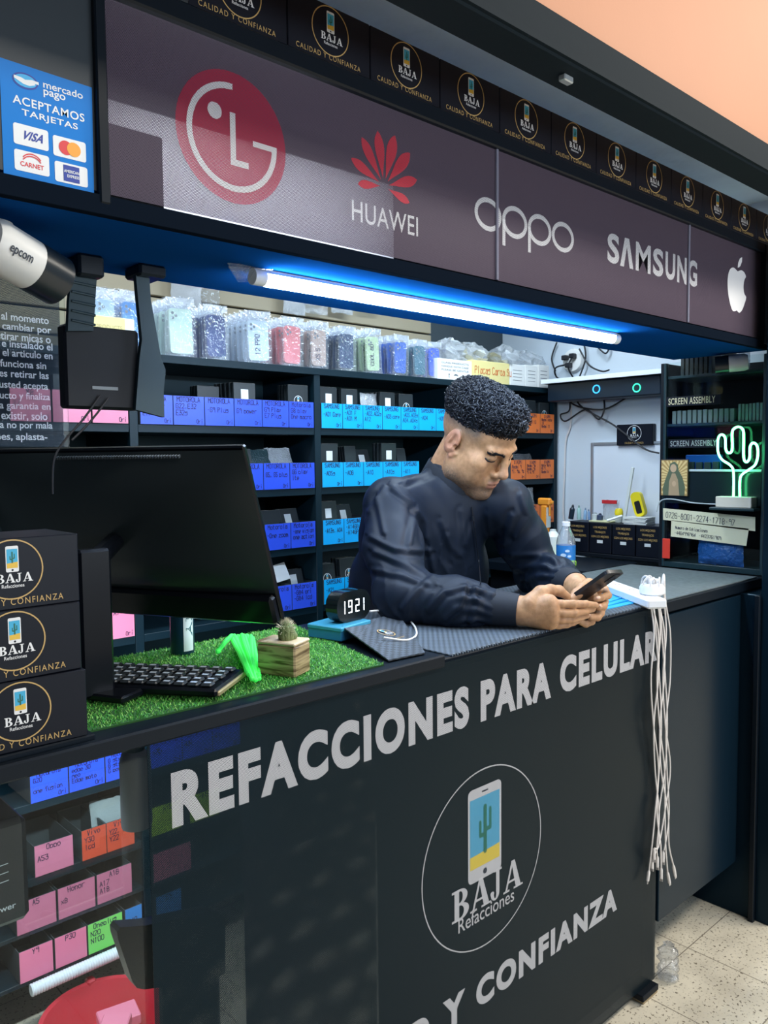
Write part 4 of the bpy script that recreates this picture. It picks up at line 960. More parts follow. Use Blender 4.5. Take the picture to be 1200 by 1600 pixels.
# black slim boxes standing in the bins
nsb = 0
def stack_boxes(x, z, n, w, h, lean, deco, where, grp, dy=.015, step=.016, tw=0.):
    for k in range(n):
        screen_box((x+tw*k, SY+dy+step*k, z+.0035), (lean-.02*k*(lean != 0), 0, 0), w, h, 'black slim box in the %s, %s from front' % (where, ORD(k)), grp, deco if k == 0 else None)
W1 = 'blue bin under'
stack_boxes(bx6[3]+.0, 1.6005, 5, .078, .130, -.02, 'sticker', 'fourth blue bin of the top row', 'slim boxes in the blue bins', tw=-.004)
stack_boxes(bx6[5]+.0, 1.6005, 4, .080, .134, 0, 'emblem', 'last blue bin of the top row', 'slim boxes in the blue bins')
stack_boxes(bx6[2], 1.6005, 3, .075, .118, 0, None, 'third blue bin of the top row', 'slim boxes in the blue bins', dy=.06)
stack_boxes(cx7[0], 1.6005, 3, .072, .134, 0, 'sticker', 'first light blue bin of the top row', 'slim boxes in the light blue bins')
stack_boxes(cx7[1], 1.6005, 3, .072, .132, 0, 'sticker', 'second light blue bin of the top row', 'slim boxes in the light blue bins', tw=.003)
stack_boxes(cx7[3], 1.6005, 5, .070, .130, -.03, 'sticker', 'fourth light blue bin of the top row', 'slim boxes in the light blue bins', tw=-.006)
stack_boxes(cx7[4], 1.6005, 3, .070, .128, -.03, 'emblem', 'fifth light blue bin of the top row', 'slim boxes in the light blue bins', tw=.003)
stack_boxes(cx7[0], 1.4055, 2, .074, .142, 0, 'sticker', 'first light blue bin of the second row', 'slim boxes in the light blue bins')
stack_boxes(cx7[1]+.012, 1.4055, 5, .05, .135, -.12, None, 'second light blue bin of the second row', 'slim boxes in the light blue bins', tw=.004)
stack_boxes(cx7[2], 1.4055, 2, .072, .128, -.30, 'sticker', 'third light blue bin of the second row', 'slim boxes in the light blue bins', dy=.03, step=.02)
stack_boxes(cx7[3], 1.4055, 3, .072, .145, 0, 'sticker', 'fourth light blue bin of the second row', 'slim boxes in the light blue bins', tw=-.003)
stack_boxes(cx7[4]-.01, 1.4055, 5, .045, .130, -.2, None, 'fifth light blue bin of the second row', 'slim boxes in the light blue bins', tw=.005)
stack_boxes(cx7[0], 1.2145, 3, .074, .140, -.10, 'sticker', 'first light blue bin of the third row', 'slim boxes in the light blue bins')
stack_boxes(cx7[1], 1.2145, 3, .074, .128, -.28, 'sticker', 'second light blue bin of the third row', 'slim boxes in the light blue bins', dy=.03, step=.02)
stack_boxes(cx7[0]-.01, 1.0155, 3, .070, .128, -.1, 'emblem', 'first light blue bin of the fourth row', 'slim boxes in the light blue bins')
stack_boxes(cx7[1]-.005, 1.0155, 3, .074, .140, -.1, 'emblem', 'second light blue bin of the fourth row', 'slim boxes in the light blue bins')
stack_boxes(bx6[4]+.02, 1.2145, 6, .078, .125, -.34, None, 'fifth blue bin of the third row', 'slim boxes in the blue bins', dy=.03, step=.018, tw=-.006)
stack_boxes(bx6[5]-.01, 1.2145, 1, .085, .128, -.36, 'sticker', 'last blue bin of the third row', 'slim boxes in the blue bins', dy=.035)
stack_boxes(bx6[4]+.03, 1.0155, 2, .080, .125, -.3, None, 'fifth blue bin of the fourth row', 'slim boxes in the blue bins', dy=.03)
stack_boxes(bx6[5], 1.0155, 2, .080, .122, -.3, 'sticker', 'last blue bin of the fourth row', 'slim boxes in the blue bins', dy=.03)
stack_boxes(bx6[3], 1.4055, 3, .085, .128, -.22, None, 'fourth blue bin of the second row', 'slim boxes in the blue bins', dy=.03)
stack_boxes(ox[5], 1.6005, 3, .07, .128, 0, 'emblem', 'last orange bin of the top row', 'slim boxes in the orange bins')
stack_boxes(ox[4], 1.6005, 2, .08, .135, 0, None, 'fifth orange bin of the top row', 'slim boxes in the orange bins')
stack_boxes(px6[4], .0+1.6005, 2, .08, .12, 0, None, 'middle pink bin of the top row', 'slim boxes in the pink bins')
FILM = film('clear_film', .10, .25); FILM2 = film('bubble_film', .34, .35, scale=160, dist=.002)
def pouch(x, y, z, w, h, label, rx=-.3, rz=0., m=None, name='bubble_pouch', cat='pouch', grp=None, thick=.012):
    g = G(); n = 9; V_ = []
    for sd in (0, 1):
        for j in range(n):
            for i in range(n):
                u_, v_ = i/(n-1), j/(n-1); e = (1-(2*u_-1)**4)*(1-(2*v_-1)**4)
                V_.append(((u_-.5)*w+random.gauss(0, .0012), (thick*.5*e+random.gauss(0, .001))*(1 if sd else -1), v_*h+random.gauss(0, .0015)))
    f = []
    for sd in (0, 1):
        for j in range(n-1):
            for i in range(n-1):
                a = sd*n*n+j*n+i; f.append((a, a+1, a+n+1, a+n) if not sd else (a, a+n, a+n+1, a+1))
    g.add(V_, f)
    o = g.build(name, m or FILM2, org=(0, 0, 0)); o.location = (x, y, z); o.rotation_euler = (rx, 0, rz)
    return tag(o, label, cat, grp)
pouch(cx7[2]+.01, SY+.02, 1.605, .085, .122, 'crinkled bubble pouch in the third light blue bin of the top row', -.1, .1)
pouch(bx6[5]-.03, SY+.05, 1.410, .10, .135, 'grey bubble pouch in the last blue bin of the second row', -.35, .0)
pouch(bx6[4]-.01, SY+.05, 1.410, .095, .130, 'dark bubble pouch in the fifth blue bin of the second row', -.35, .0, M('dark_bubble', (.03, .06, .07), .25, bump=(180, .8, .004)))
pouch(ox[4]+.03, SY+.03, 1.410, .13, .118, 'clear pouch over the orange bins of the second row', -.5, .0)
pouch(ox[4]+.01, SY+.02, 1.2195, .09, .150, 'clear pouch with red print in the orange bin of the third row', -.1, .1)
pouch(.925, SY+.03, .436, .10, .122, 'clear bubble pouch over the red-fronted bins', -.3, -.2)
tag(G().box(0, .09, 0, .006, 0, .058, .001, 0, Matrix.Translation((bx6[4]-.015, SY+.03, 1.100)) @ Matrix.Rotation(-.4, 4, 'X') @ Matrix.Rotation(-.15, 4, 'Y')).build('white_pack', M('notice_white')), 'small white printed pack tilted above the fourth row of blue bins', 'pack')
# hanging packs of phone cases on the top shelf
ZT = 1.795
def case_pack(x, y, w, h, col, label, grp, tilt=0., text=None, cam_dots=True):
    t = thing('case_pack', label, 'phone case', (x, y, ZT+.0008), grp, local=True); t.rotation_euler = (0, tilt, random.uniform(-.06, .06))
    cm = M('case_%s' % col[0], col[1], .3)
    fr = (Vector((0, -.004, .012)), VX, VZ)
    g = G().rrect(-w/2+.006, w/2-.004, 0, h*.74, .010, fr, 0, 0, .008)
    case = g.build('phone_case', [cm], t, org=(0, 0, 0))
    if cam_dots:
        g = G().rrect(-w/2+.010, -w/2+.034, h*.74-.034, h*.74-.006, .006, fr, .0008, 0, .002)
        for (a, b) in ((.017, .027), (.027, .020), (.017, .013)): g.disc((-w/2+a, h*.74-b), .0042, fr, .0014, 1, 14)
        g.build('camera_window', [cm, M('lens_grey', (.25, .28, .32), .25)], case, org=(0, 0, 0))
    if text:
        g = G(); O = Vector((.004, -.004, .030)); g.hand(text, 0, 0, .016, (O, VZ, -VX), .001, 0, .0022); g.build('pen_writing', [INK], case, org=(0, 0, 0))
    g = G(); n = 7; V_ = []
    for j in range(n+2):
        for i in range(n):
            u_, v_ = i/(n-1), j/(n+1); V_.append(((u_-.5)*(w+.012)+random.gauss(0, .0012), -.007-.003*math.sin(PI*u_)+random.gauss(0, .0016), v_*h+random.gauss(0, .0015)))
    N1 = len(V_)
    for j in range(n+2):
        for i in range(n):
            u_, v_ = i/(n-1), j/(n+1); V_.append(((u_-.5)*(w+.012)+random.gauss(0, .0012), .007+.003*math.sin(PI*u_)+random.gauss(0, .0016), v_*h+random.gauss(0, .0015)))
    f = []
    for b in (0, N1):
        for j in range(n+1):
            for i in range(n-1): a = b+j*n+i; f.append((a, a+1, a+n+1, a+n))
    g.add(V_, f); g.build('clear_bag', [FILM], t, org=(0, 0, 0))
    g = G().box(-(w+.008)/2, (w+.008)/2, -.0085, -.0078, h*.86, h*.985, 0, 0); g.build('bag_header', [film('bag_white', .55, .3)], t, org=(0, 0, 0))
    return t
packs = [  # px centre, px width, colour, height, text, seen as
 (163, 34, ('sky', (.45, .62, .80)), .170, None, 'pale sky case pack above the yellow carton'), (206, 36, ('cornflower', (.10, .32, .72)), .172, None, 'cornflower case pack beside the hanging strap'),
 (284, 46, ('mint', (.60, .78, .70)), .172, None, 'pale mint case pack'), (338, 40, ('navy', (.025, .06, .22)), .165, None, 'navy case pack right of the mint one'),
 (404, 46, ('ice', (.62, .74, .86)), .165, '12 PRO', 'ice white case pack with pen writing'), (455, 38, ('coral', (.82, .22, .24)), .160, None, 'coral pink case pack'),
 (497, 36, ('sand', (.55, .40, .34)), .158, 'XS S', 'sand pink case pack with pen writing'), (540, 38, ('midnight', (.015, .05, .14)), .155, None, 'midnight blue case pack'),
 (582, 38, ('pistachio', (.55, .70, .42)), .158, 'COOL 80', 'pistachio green case pack with pen writing'), (624, 34, ('royal', (.02, .12, .55)), .150, None, 'royal blue case pack'),
 (655, 32, ('petrol', (.03, .16, .24)), .142, None, 'petrol case pack'), (678, 26, ('cobalt', (.01, .09, .75)), .140, None, 'cobalt case pack next to the white carton')]
for k, (px, pw_, col, hh, tx, nm) in enumerate(packs):
    p = onY(px, 560, 2.135); w_ = max(.062, pw_/1266*2.32)
    t = case_pack(p.x, 2.135, min(w_, .082), hh, col, nm+', front of its row', 'bagged phone cases on the top shelf', random.uniform(-.04, .04), tx)
    for j in range(1, 6):
        dup(t, (p.x+random.uniform(-.004, .004), 2.135+.034*j, ZT+.0008), 'bagged case %s behind the %s' % (('just', 'two', 'three', 'four', 'five')[j-1]+(' places' if j > 1 else ''), nm), (0, random.uniform(-.07, .07), random.uniform(-.08, .08)))
for k, px in enumerate((300, 330, 470, 505, 545, 590)):
    q = onY(px, 462 if px > 400 else 445, 2.33)
    pouch(q.x, 2.37, q.z-.06, .10, .10, 'clear pouch pinned high on the tan board, %s from the left' % ORD(k), .1, random.uniform(-.2, .2), FILM if k % 2 else FILM2, 'clear_pouch', 'pouch', 'clear pouches pinned on the tan board')
# cartons on the top shelf
def shelf_carton(a, b, hpx, name, label, mats, art, d=.11):
    p = onY(a[0], a[1], 2.11); q = onY(b[0], b[1], 2.11); h = onY(a[0], a[1]-hpx, 2.11).z-p.z
    t = thing(name, label, 'box', (p.x, 2.11, ZT+.0005)); G().box(p.x, q.x, 2.11, 2.11+d, ZT+.0005, ZT+.0005+h, .0015).build('carton_body', [mats[0]], t)
    fr = (Vector((p.x, 2.11, ZT)), VX, VZ); art(t, fr, q.x-p.x, h)
WC_ = M('white_carton', (.78, .78, .76), .55); YC_ = M('yellow_carton', (.78, .66, .28), .5); PRT = M('carton_print', (.10, .11, .13), .6); REDP = M('red_pen', (.62, .18, .05), .6)
def art1(t, fr, w, h):
    g = G()
    for k, s in enumerate(('GLASS PRODUCTS', 'HANDLE WITH CARE', 'PLEASE BE GENTLE')): g.text(s, w*.10, h*(.78-.17*k), w*.80, h*.085, fr, .0008, 0, 0)
    x = w*.30
    for P in ([(0, .30), (.05, .30), (.03, .22), (.03, .16), (.05, .13), (0, .13), (.02, .16), (.02, .22)], [(.16, .22), (.20, .30), (.27, .30), (.31, .22), (.24, .24)], [(.43, .30), (.49, .30), (.49, .22), (.46, .20), (.49, .18), (.49, .12), (.43, .12), (.43, .18), (.45, .20), (.43, .22)]): g.flat([(x+a*w*.95, b*h) for a, b in P], fr, .0008)
    g.build('print', [PRT], t)
shelf_carton((684, 588), (737, 589), 33, 'glass_carton', 'white carton with black handling print on the top shelf', [WC_], art1)
def art2(t, fr, w, h): G().hand('Placas Carga Su', w*.08, h*.42, h*.32, fr, .0008, 0, .003, .62).build('pen_writing', [REDP], t)
shelf_carton((737, 589), (796, 594), 35, 'yellow_carton', 'yellow taped carton with red handwriting on the top shelf', [YC_], art2)
def art3(t, fr, w, h):
    g = G()
    for k in range(4): g.box(fr[0].x+w*.2, fr[0].x+w*.8, fr[0].y-.0005, fr[0].y, fr[0].z+h*(.25+.16*k), fr[0].z+h*(.27+.16*k))
    g.build('print', [PRT], t)
for k, (a, b, z) in enumerate((((797, 595), (820, 595), 33), ((821, 595), (840, 594), 34), ((841, 594), (858, 593), 36))):
    shelf_carton(a, b, z, 'white_carton', 'small white printed carton on the top shelf, %s of three from the yellow one' % ORD(k), [WC_], art3)
def blob_bag(c, r, label, grp=None):
    g = G().ell((0, 0, 0), r, 18); 
    for p in g.v:
        s = 1+.28*math.sin(p.x*90+1.3*p.z*70)+random.gauss(0, .10); p.x *= s; p.y *= s; p.z = max(p.z*(1+random.gauss(0, .12)), -r[2]*.8)
    zmin = min(p.z for p in g.v)
    o = g.build('plastic_bag', FILM2, org=(0, 0, zmin), smooth=0); o.location = c
    return tag(o, label, 'bag', grp)
for k, (px, rx_) in enumerate(((700, .075), (740, .085), (785, .08), (830, .085))):
    q = onY(px, 545, 2.17); blob_bag((q.x, 2.165+.03*(k % 2), ZT+.078), (rx_, .06, .048), 'crumpled clear bag piled on the cartons, %s from the left' % ORD(k), 'clear bags on the cartons')

def art4(t, fr, w, h):
    g = G(); g.text('PRODUCTS', w*.08, h*.60, w*.62, h*.16, fr, .0008, 0, 0); g.text('WITH CARE', w*.08, h*.28, w*.62, h*.16, fr, .0008, 0, 0); g.build('print', [M('faint_print', (.45, .38, .20), .6)], t)
    g = G(); g.hand('04E', 0, 0, w*.16, (fr[0]+VX*(w*.95)+VZ*(h*.05), VZ, -VX), .0012, 0, .004, .8); g.build('pen_writing', [INK], t)
    G().box(fr[0].x+w*.77, fr[0].x+w, fr[0].y-.0006, fr[0].y-.0001, fr[0].z+.001, fr[0].z+h-.002).build('white_tape', [QRW], t)
for q_ in ((146, 521),):
    shelf_carton(q_, (210, 521), 54, 'yellow_carton', 'yellow carton with pen number on the top shelf between the hanging straps', [YC_], art4, .03)
# ================================================================== right side wall
XW = 3.0
p0 = onX(820, 597, 2.86); p1 = onX(1038, 576, 2.86)
ws = thing('wall_shelf', 'white-edged dark wall shelf above the two ringed lamps', 'shelf', (2.93, 1.85, 1.81))
zsf = (p0.z+p1.z)/2
G().box(2.86, 2.998, p1.y, 2.095, zsf-.016, zsf, .001).build('shelf_board', [BLK2], ws)
G().box(2.852, 2.860, p1.y, 2.095, zsf-.017, zsf+.001, .001).build('white_edge', [M('edge_white', (.8, .84, .88), .4)], ws)
# speaker bar with ringed lamps
a = onX(868, 600, 2.885); b = onX(1033, 626, 2.885); 
sb = thing('speaker_bar', 'long black speaker bar under the wall shelf with one blue and one green ring', 'speaker', (2.93, 1.8, 1.75))
G().box(2.885, 2.997, b.y+.002, 2.085, zsf-.092, zsf-.0165, .004).build('bar_body', [M('bar_black', (.010, .020, .035), .35)], sb)
for px, py, col, nm in ((932, 608, (.05, .45, 1), 'blue_ring'), (995, 606, (.05, .9, .45), 'green_ring')):
    c = onX(px, py, 2.883); g = G(); A = [2*PI*i/24 for i in range(24)]
    g.tube([(2.882, c.y+.0155*math.cos(t), c.z+.0155*math.sin(t)) for t in A], .0025, 6, 0, False, closed=True)
    g.build('glow_ring', [M(nm, col, .4, emis=col, es=1.2)], sb)
# whiteboard, plaque
fw = lambda x: (Vector((x, 0, 0)), -VY, VZ)      # faces that look along -X into the stall
a = onX(927, 696, 2.985); b = onX(1034, 697, 2.985); c = onX(925, 800, 2.985)
wb = thing('whiteboard', 'white board in a thin metal frame on the side wall', 'whiteboard', (2.99, 1.7, 1.2))
zt_, zb_ = a.z, 1.10
G().box(2.988, 2.998, b.y, a.y, zb_, zt_, .001).build('board_face', [M('board_white', (.75, .80, .88), .25)], wb)
g = G().box(2.982, 2.998, a.y-.002, a.y+.012, zb_, zt_+.012, .002); g.box(2.982, 2.998, b.y, a.y, zt_, zt_+.012, .002); g.build('frame', [M('alu', (.55, .58, .62), .35, .7)], wb)
a = onX(963, 664, 2.97); b = onX(1019, 695, 2.97)
pq = thing('emblem_plaque', 'small black plaque with the ring emblem on the side wall', 'plaque', (2.98, (a.y+b.y)/2, b.z))
G().box(2.972, 2.998, b.y, a.y, b.z, a.z, .002).build('plaque_board', [CBL], pq)
fp = (Vector((2.9718, (a.y+b.y)/2, (a.z+b.z)/2+.006)), -VY, VZ); g = G(); emblem(g, fp, (a.z-b.z)*.38, (1, 1, 2, 3, 4, 5), .06); g.build('round_emblem', cartonmats, pq)
G().text('CALIDAD Y CONFIANZA', -.042, -(a.z-b.z)*.5-.001, .084, .008, fp, .0004, 0, 0, 1.2).build('gold_lettering', [GOLD], pq)
# cable mess on and below the wall shelf
CBK = M('cable_black', (.012, .014, .02), .45)
c = onX(892, 563, 2.975)
ou = thing('wall_outlet', 'round white outlet with black plugs above the wall shelf', 'outlet', (2.985, c.y, c.z-.03))
TW = Matrix.Translation((2.998, c.y, c.z)) @ Matrix.Rotation(-PI/2, 4, 'Y')
G().lathe([(.052, 0), (.052, .006), (.046, .016), (.02, .020), (0, .021)], (0, 0, 0), 30, 0, TW).build('outlet_plate', [M('outlet_white', (.88, .88, .86), .4)], ou)
for dy, dz in ((.022, .012), (-.016, .016), (.004, -.022)): G().box(2.950, 2.978, c.y+dy-.012, c.y+dy+.012, c.z+dz-.010, c.z+dz+.010, .003).build('plug', [CBK], ou)
runs = [([(884, 570), (868, 575), (862, 588), (880, 600), (893, 630), (940, 640), (972, 622)], 'looping left of the outlet and down behind the bar'), ([(893, 560), (888, 575), (894, 598), (905, 632), (960, 665), (1005, 700), (1030, 708)], 'running down past the plaque to the whiteboard'),
 ([(905, 545), (920, 570), (940, 580), (952, 578)], 'arching right over the shelf'), ([(912, 535), (915, 560), (905, 590)], 'dropping behind the outlet to the shelf'), ([(930, 538), (945, 552), (951, 545), (948, 535)], 'hanging in a small loop near the light'),
 ([(883, 605), (890, 640), (876, 648), (884, 658), (915, 640), (935, 655), (944, 640), (938, 618)], 'hanging in wide loops under the speaker bar'), ([(870, 535), (862, 560), (868, 580)], 'curling at the shelf end')]
for k, (pp, nm) in enumerate(runs):
    P = [onX(x, y, 2.955+.004*k if y < 597 else (2.868+.001*k if y < 629 and False else 2.965)) for x, y in pp]
    for q, (x, y) in zip(P, pp):
        if 585 < y < 629: q.x = 2.99 if k in (0, 1, 5) else q.x
    tag(G().tube(spline(P, 7), .0036, 6).build('black_cable', CBK), 'black cable on the side wall, '+nm, 'cable', 'black cables around the wall outlet')
P = [onX(893, 600, 2.996), onX(892, 660, 2.993), onX(884, 690, 2.990), onX(882, 740, 2.990), onX(880, 800, 2.985), onX(884, 830, 2.985)]
P[0].x = 2.992
tag(G().tube(spline(P, 7), .0034, 6).build('white_cable', CB), 'thin white cable running down the pale side wall', 'cable')
# low ledge with boxes and tools
ZL = onX(950, 832, 2.84).z-.052
ld = thing('work_ledge', 'dark narrow ledge along the side wall carrying four black boxes', 'shelf', (2.9, 1.8, .9))
a = onX(886, 840, 2.84); b = onX(1030, 850, 2.84)
zl0 = onX(950, 866, 2.84).z
G().box(2.835, 2.998, b.y-.06, a.y+.01, zl0-.016, zl0, .002).build('ledge_board', [BLK2], ld)
G().box(2.80, 2.998, 1.606, 2.09, .0, 1.000, .002).build('lower_counter', [M('grey_counter', (.05, .075, .09), .5)], ld)
bh = onX(950, 818, 2.838).z-zl0
ys = even(a.y, b.y-.005, 4)
for k, y in enumerate(ys):
    t = thing('work_box', 'black printed box on the side ledge, %s from the shelves' % ORD(k), 'box', (2.90, y, zl0+.0005), 'black boxes on the side ledge')
    w_ = abs(ys[1]-ys[0])*.48
    g = G().box(2.84, 2.96, y-w_, y+w_, zl0+.0005, zl0+bh, .002); g.build('box_body', [CBL], t)
    fb = (Vector((2.8395, y, zl0)), -VY, VZ); g = G()
    for j, (s, ww) in enumerate((('LOS MEJORES', .62), ('TRABAJOS', .5), ('CON LOS MEJORES', .8))): g.text(s, -w_*ww, bh*(.80-.15*j), w_*2*ww, bh*.09, fb, .0004, 0, .005)
    g.build('gold_lettering', [GOLD], t); G().box(2.8388, 2.8395, y-.013, y+.013, zl0+bh*.34, zl0+bh*.44).build('white_sticker', [QRW], t)
zt0 = zl0+bh+.0005
# items on the boxes
def px_on(px, py, x=2.90): return onX(px, py, x)
YEL = M('tool_yellow', (.85, .68, .02), .4)
p = px_on(975, 800); tag(G().box(2.895, 2.903, -.006, .006, 0, .225, .001, 0, Matrix.Translation((0, p.y, zt0)) @ Matrix.Rotation(.17, 4, 'X')).build('pale_ruler', M('ruler_white', (.72, .76, .74), .4)), 'pale straight ruler leaning on the whiteboard', 'ruler')
p = px_on(1005, 790); yt = thing('yellow_tool', 'yellow rounded hand tool with a black window standing by the ruler', 'tool', (2.9, p.y, zt0))
Tt = Matrix.Translation((2.90, p.y+.004, zt0+.0305)) @ Matrix.Rotation(-.30, 4, 'X')
ftl = (Tt @ Vector((-.012, 0, 0)), (Tt.to_3x3() @ -VY), (Tt.to_3x3() @ VZ))
G().rrect(-.022, .022, .0, .098, .018, ftl, 0, 0, .022).build('tool_body', [YEL], yt); G().rrect(-.012, .012, .012, .062, .006, ftl, .001, 0, .001).build('tool_window', [M('tool_black', (.02, .02, .02), .3)], yt)
p = px_on(997, 812, 2.87); g = G(); 
cs = thing('card_stack', 'stack of white printed cards on the last side box', 'cards', (2.87, p.y, zt0))
for j in range(6): g.box(-.04, .03, -.048, .048, .005*j, .005*j+.0042, .0005, 0, Matrix.Translation((2.885, p.y, zt0)) @ Matrix.Rotation(.06*math.sin(j*2), 4, 'Z'))
g.build('cards', [M('card_white', (.74, .76, .74), .5, var=(90, .12))], cs)
p = px_on(966, 800); yb = thing('glue_bottle', 'small yellow-capped bottle among the tools on the side boxes', 'bottle', (2.9, p.y, zt0))
G().lathe([(.014, 0), (.015, .003), (.015, .030), (.008, .036)], (2.905, p.y, zt0), 16).build('bottle_body', [M('glue_clear', (.65, .7, .66), .3)], yb); G().lathe([(.016, .030), (.017, .045), (.012, .056), (0, .058)], (2.905, p.y, zt0), 16).build('bottle_cap', [YEL], yb)
p = px_on(952, 790, 2.92); sc_ = pouch(2.935, p.y, zt0+.002, .075, .085, 'clear packet with a red strip and black letters beside the ruler', 0, PI/2, FILM2, 'lettered_packet', 'packet')
tt = thing('red_strip_header', 'red and white strip clipped over the clear packet', 'strip', (2.925, p.y, zt0+.07))
G().box(2.918, 2.924, p.y-.034, p.y+.034, zt0+.073, zt0+.088, .001).build('strip', [M('strip_red', (.6, .03, .04), .4)], tt)
p = px_on(893, 800); g = G()
for k, (px, col, h, r, tl, nm) in enumerate(((892, (.015, .03, .05), .062, .011, .35, 'dark squeeze bottle'), (905, (.35, .55, .52), .060, .009, -.05, 'pale glass vial'), (914, (.25, .42, .62), .050, .007, .1, 'blue marker'), (921, (.18, .3, .5), .045, .006, -.2, 'navy marker'), (930, (.55, .6, .62), .034, .014, .0, 'grey pot'), (937, (.04, .06, .12), .030, .013, .2, 'black jar'))):
    q = px_on(px, 800, 2.90); T_ = Matrix.Translation((2.90, q.y, zt0+.004)) @ Matrix.Rotation(tl*.5, 4, 'X')
    t = thing('small_bottle', nm+' standing at the shelf end of the side boxes', 'bottle', (2.90, q.y, zt0+.004), 'small bottles on the side boxes')
    G().lathe([(r, 0), (r, h*.7), (r*.45, h*.82)], (0, 0, 0), 14, 0, T_).build('bottle_body', [M('vial%d' % k, col, .3)], t); G().lathe([(r*.5, h*.80), (r*.5, h*.9), (r*.2, h), (0, h)], (0, 0, 0), 10, 0, T_).build('bottle_cap', [M('vialcap%d' % k, tuple(c*.6 for c in col), .4)], t)
p = px_on(945, 810); tag(G().box(2.86, 2.93, p.y-.05, p.y+.05, zt0, zt0+.006, .001).build('yellow_note_pad', M('pad_yellow', (.70, .70, .42), .6)), 'pale yellow note pad on the middle side boxes', 'pad')
p = px_on(962, 812, 2.86); tag(G().tube([(2.845, p.y+.03, zt0+.010), (2.875, p.y-.02, zt0+.030)], .005, 8).build('white_pen', M('notice_white')), 'white pen lying across the note pad', 'pen')
# tool row under the ledge
g = G()
for k, (px, h, col) in enumerate(((945, .075, (.5, .4, .3)), (955, .055, (.1, .12, .3)), (962, .06, (.05, .05, .12)), (970, .065, (.3, .35, .5)), (978, .05, (.04, .05, .1)), (985, .058, (.2, .2, .35)))):
    q = onX(px, 896, 2.82); t = tag(G().lathe([(.0055, 0), (.0055, h*.55), (.003, h*.6), (.003, h*.9), (.0005, h)], (2.86, q.y, 1.0005), 10).build('driver', M('driver%d' % k, col, .35)), 'slim standing screwdriver under the ledge, %s from the water bottle' % ORD(k), 'screwdriver', 'screwdrivers under the ledge')
# spray bottle, white bottle, water bottle beside the man
def at_z(px, py, z): return onZ(px, py, z)
q = onX(852, 840, 2.62); sprz = q.z
sv_ = thing('orange_sprayer', 'white spray bottle with an orange trigger head behind the man', 'spray bottle', (2.62, q.y, WT))
ORG = M('sprayer_orange', (.85, .30, .03), .4)
tb = at_z(848, 905, WT); x_, y_ = 2.60, onX(852, 860, 2.60).y
wst = thing('side_worktop', 'dark worktop between the gate top and the shelves', 'counter', (2.7, 1.8, 0))
G().box(2.45, 2.795, 1.60, 2.085, 1.060, WT, .003).build('worktop', [BLK], wst); G().box(2.5, 2.79, 1.62, 2.08, 0, 1.060, .002).build('worktop_base', [BLK2], wst)
hz = onX(852, 832, 2.60).z-WT
G().lathe([(.030, 0), (.032, .005), (.032, hz*.62), (.026, hz*.80), (.014, hz*.93), (.014, hz)], (x_, y_, WT+.0005), 22).build('bottle_body', [M('sprayer_white', (.72, .75, .76), .35)], sv_)
hz2 = onX(850, 778, 2.60).z-WT
g = G().lathe([(.016, hz-.012), (.017, hz), (.015, hz+.016)], (x_, y_, WT+.0005), 18)
g.box(-.013, .013, -.014, .014, hz+.012, hz2-.028, .004, 0, Matrix.Translation((x_, y_, WT)))
g.box(-.012, .012, -.026, .032, hz2-.030, hz2, .006, 0, Matrix.Translation((x_, y_, WT)))
g.box(-.006, .006, -.036, -.026, hz2-.022, hz2-.010, .002, 0, Matrix.Translation((x_, y_, WT))); g.box(-.005, .005, -.024, -.018, hz2-.070, hz2-.028, .002, 0, Matrix.Translation((x_, y_, WT)) @ Matrix.Rotation(0, 4, 'X'))
g.build('trigger_head', [ORG], sv_); G().box(x_-.014, x_+.014, y_-.0150, y_-.0144, WT+hz+.02, WT+hz2-.036).build('white_tag', [QRW], sv_)
x_, y_ = 2.60, onX(834, 850, 2.60).y; hz = onX(858, 826, 2.55).z-WT
pq_ = onZ(866, 880, WT); 
tag(G().lathe([(.026, 0), (.027, .004), (.027, hz*.8), (.012, hz*.95), (.012, hz), (0, hz)], (2.53, onX(864, 850, 2.53).y, WT+.0005), 20).build('white_bottle', M('sprayer_white')), 'plain white bottle half hidden behind the left sleeve and water bottle', 'bottle')
pw_ = onZ(884, 897, WT); wbx = thing('water_bottle', 'clear water bottle with a blue label on the counter beside the man', 'bottle', (pw_.x, pw_.y, WT))
WG = film('water_clear', .22, .25, (.93, .97, 1), 25, .06, .002)
def wbz(py): return onY(884, py, pw_.y).z-WT
ht = wbz(815); rb2 = .0325
G().lathe([(rb2*.9, 0), (rb2, .008), (rb2*.94, .02), (rb2, .03), (rb2, ht*.60), (rb2*.9, ht*.70), (rb2*.5, ht*.86), (.0125, ht*.91), (.0125, ht*.93)], (pw_.x, pw_.y, WT+.0005), 26).build('bottle_skin', [WG], wbx)
G().lathe([(.0145, ht*.915), (.0145, ht*.99), (.013, ht), (0, ht)], (pw_.x, pw_.y, WT), 20).build('bottle_cap', [WPL], wbx)
lb = G().lathe([(rb2*1.01, ht*.28), (rb2*1.012, ht*.56)], (pw_.x, pw_.y, WT), 26); lb.f = [f for f in lb.f if len(f) == 4]; lb.m = [0]*len(lb.f)
lo = lb.build('label_band', [M('label_blue', (.03, .22, .62), .35)], wbx)
g = G(); ang = math.atan2(-pw_.y, -pw_.x)
for da, z_, r_ in ((-.25, .38, .010), (.15, .46, .008), (.35, .36, .007)):
    A = ang+da; n_ = Vector((math.cos(A), math.sin(A), 0)); u_ = Vector((-n_.y, n_.x, 0)); g.disc((0, 0), r_, (Vector((pw_.x, pw_.y, WT+ht*z_))+n_*(rb2*1.02), u_, VZ), .0006, 0, 18, .6)
g.build('label_swirl', [M('label_pale', (.55, .72, .9), .4)], lo)
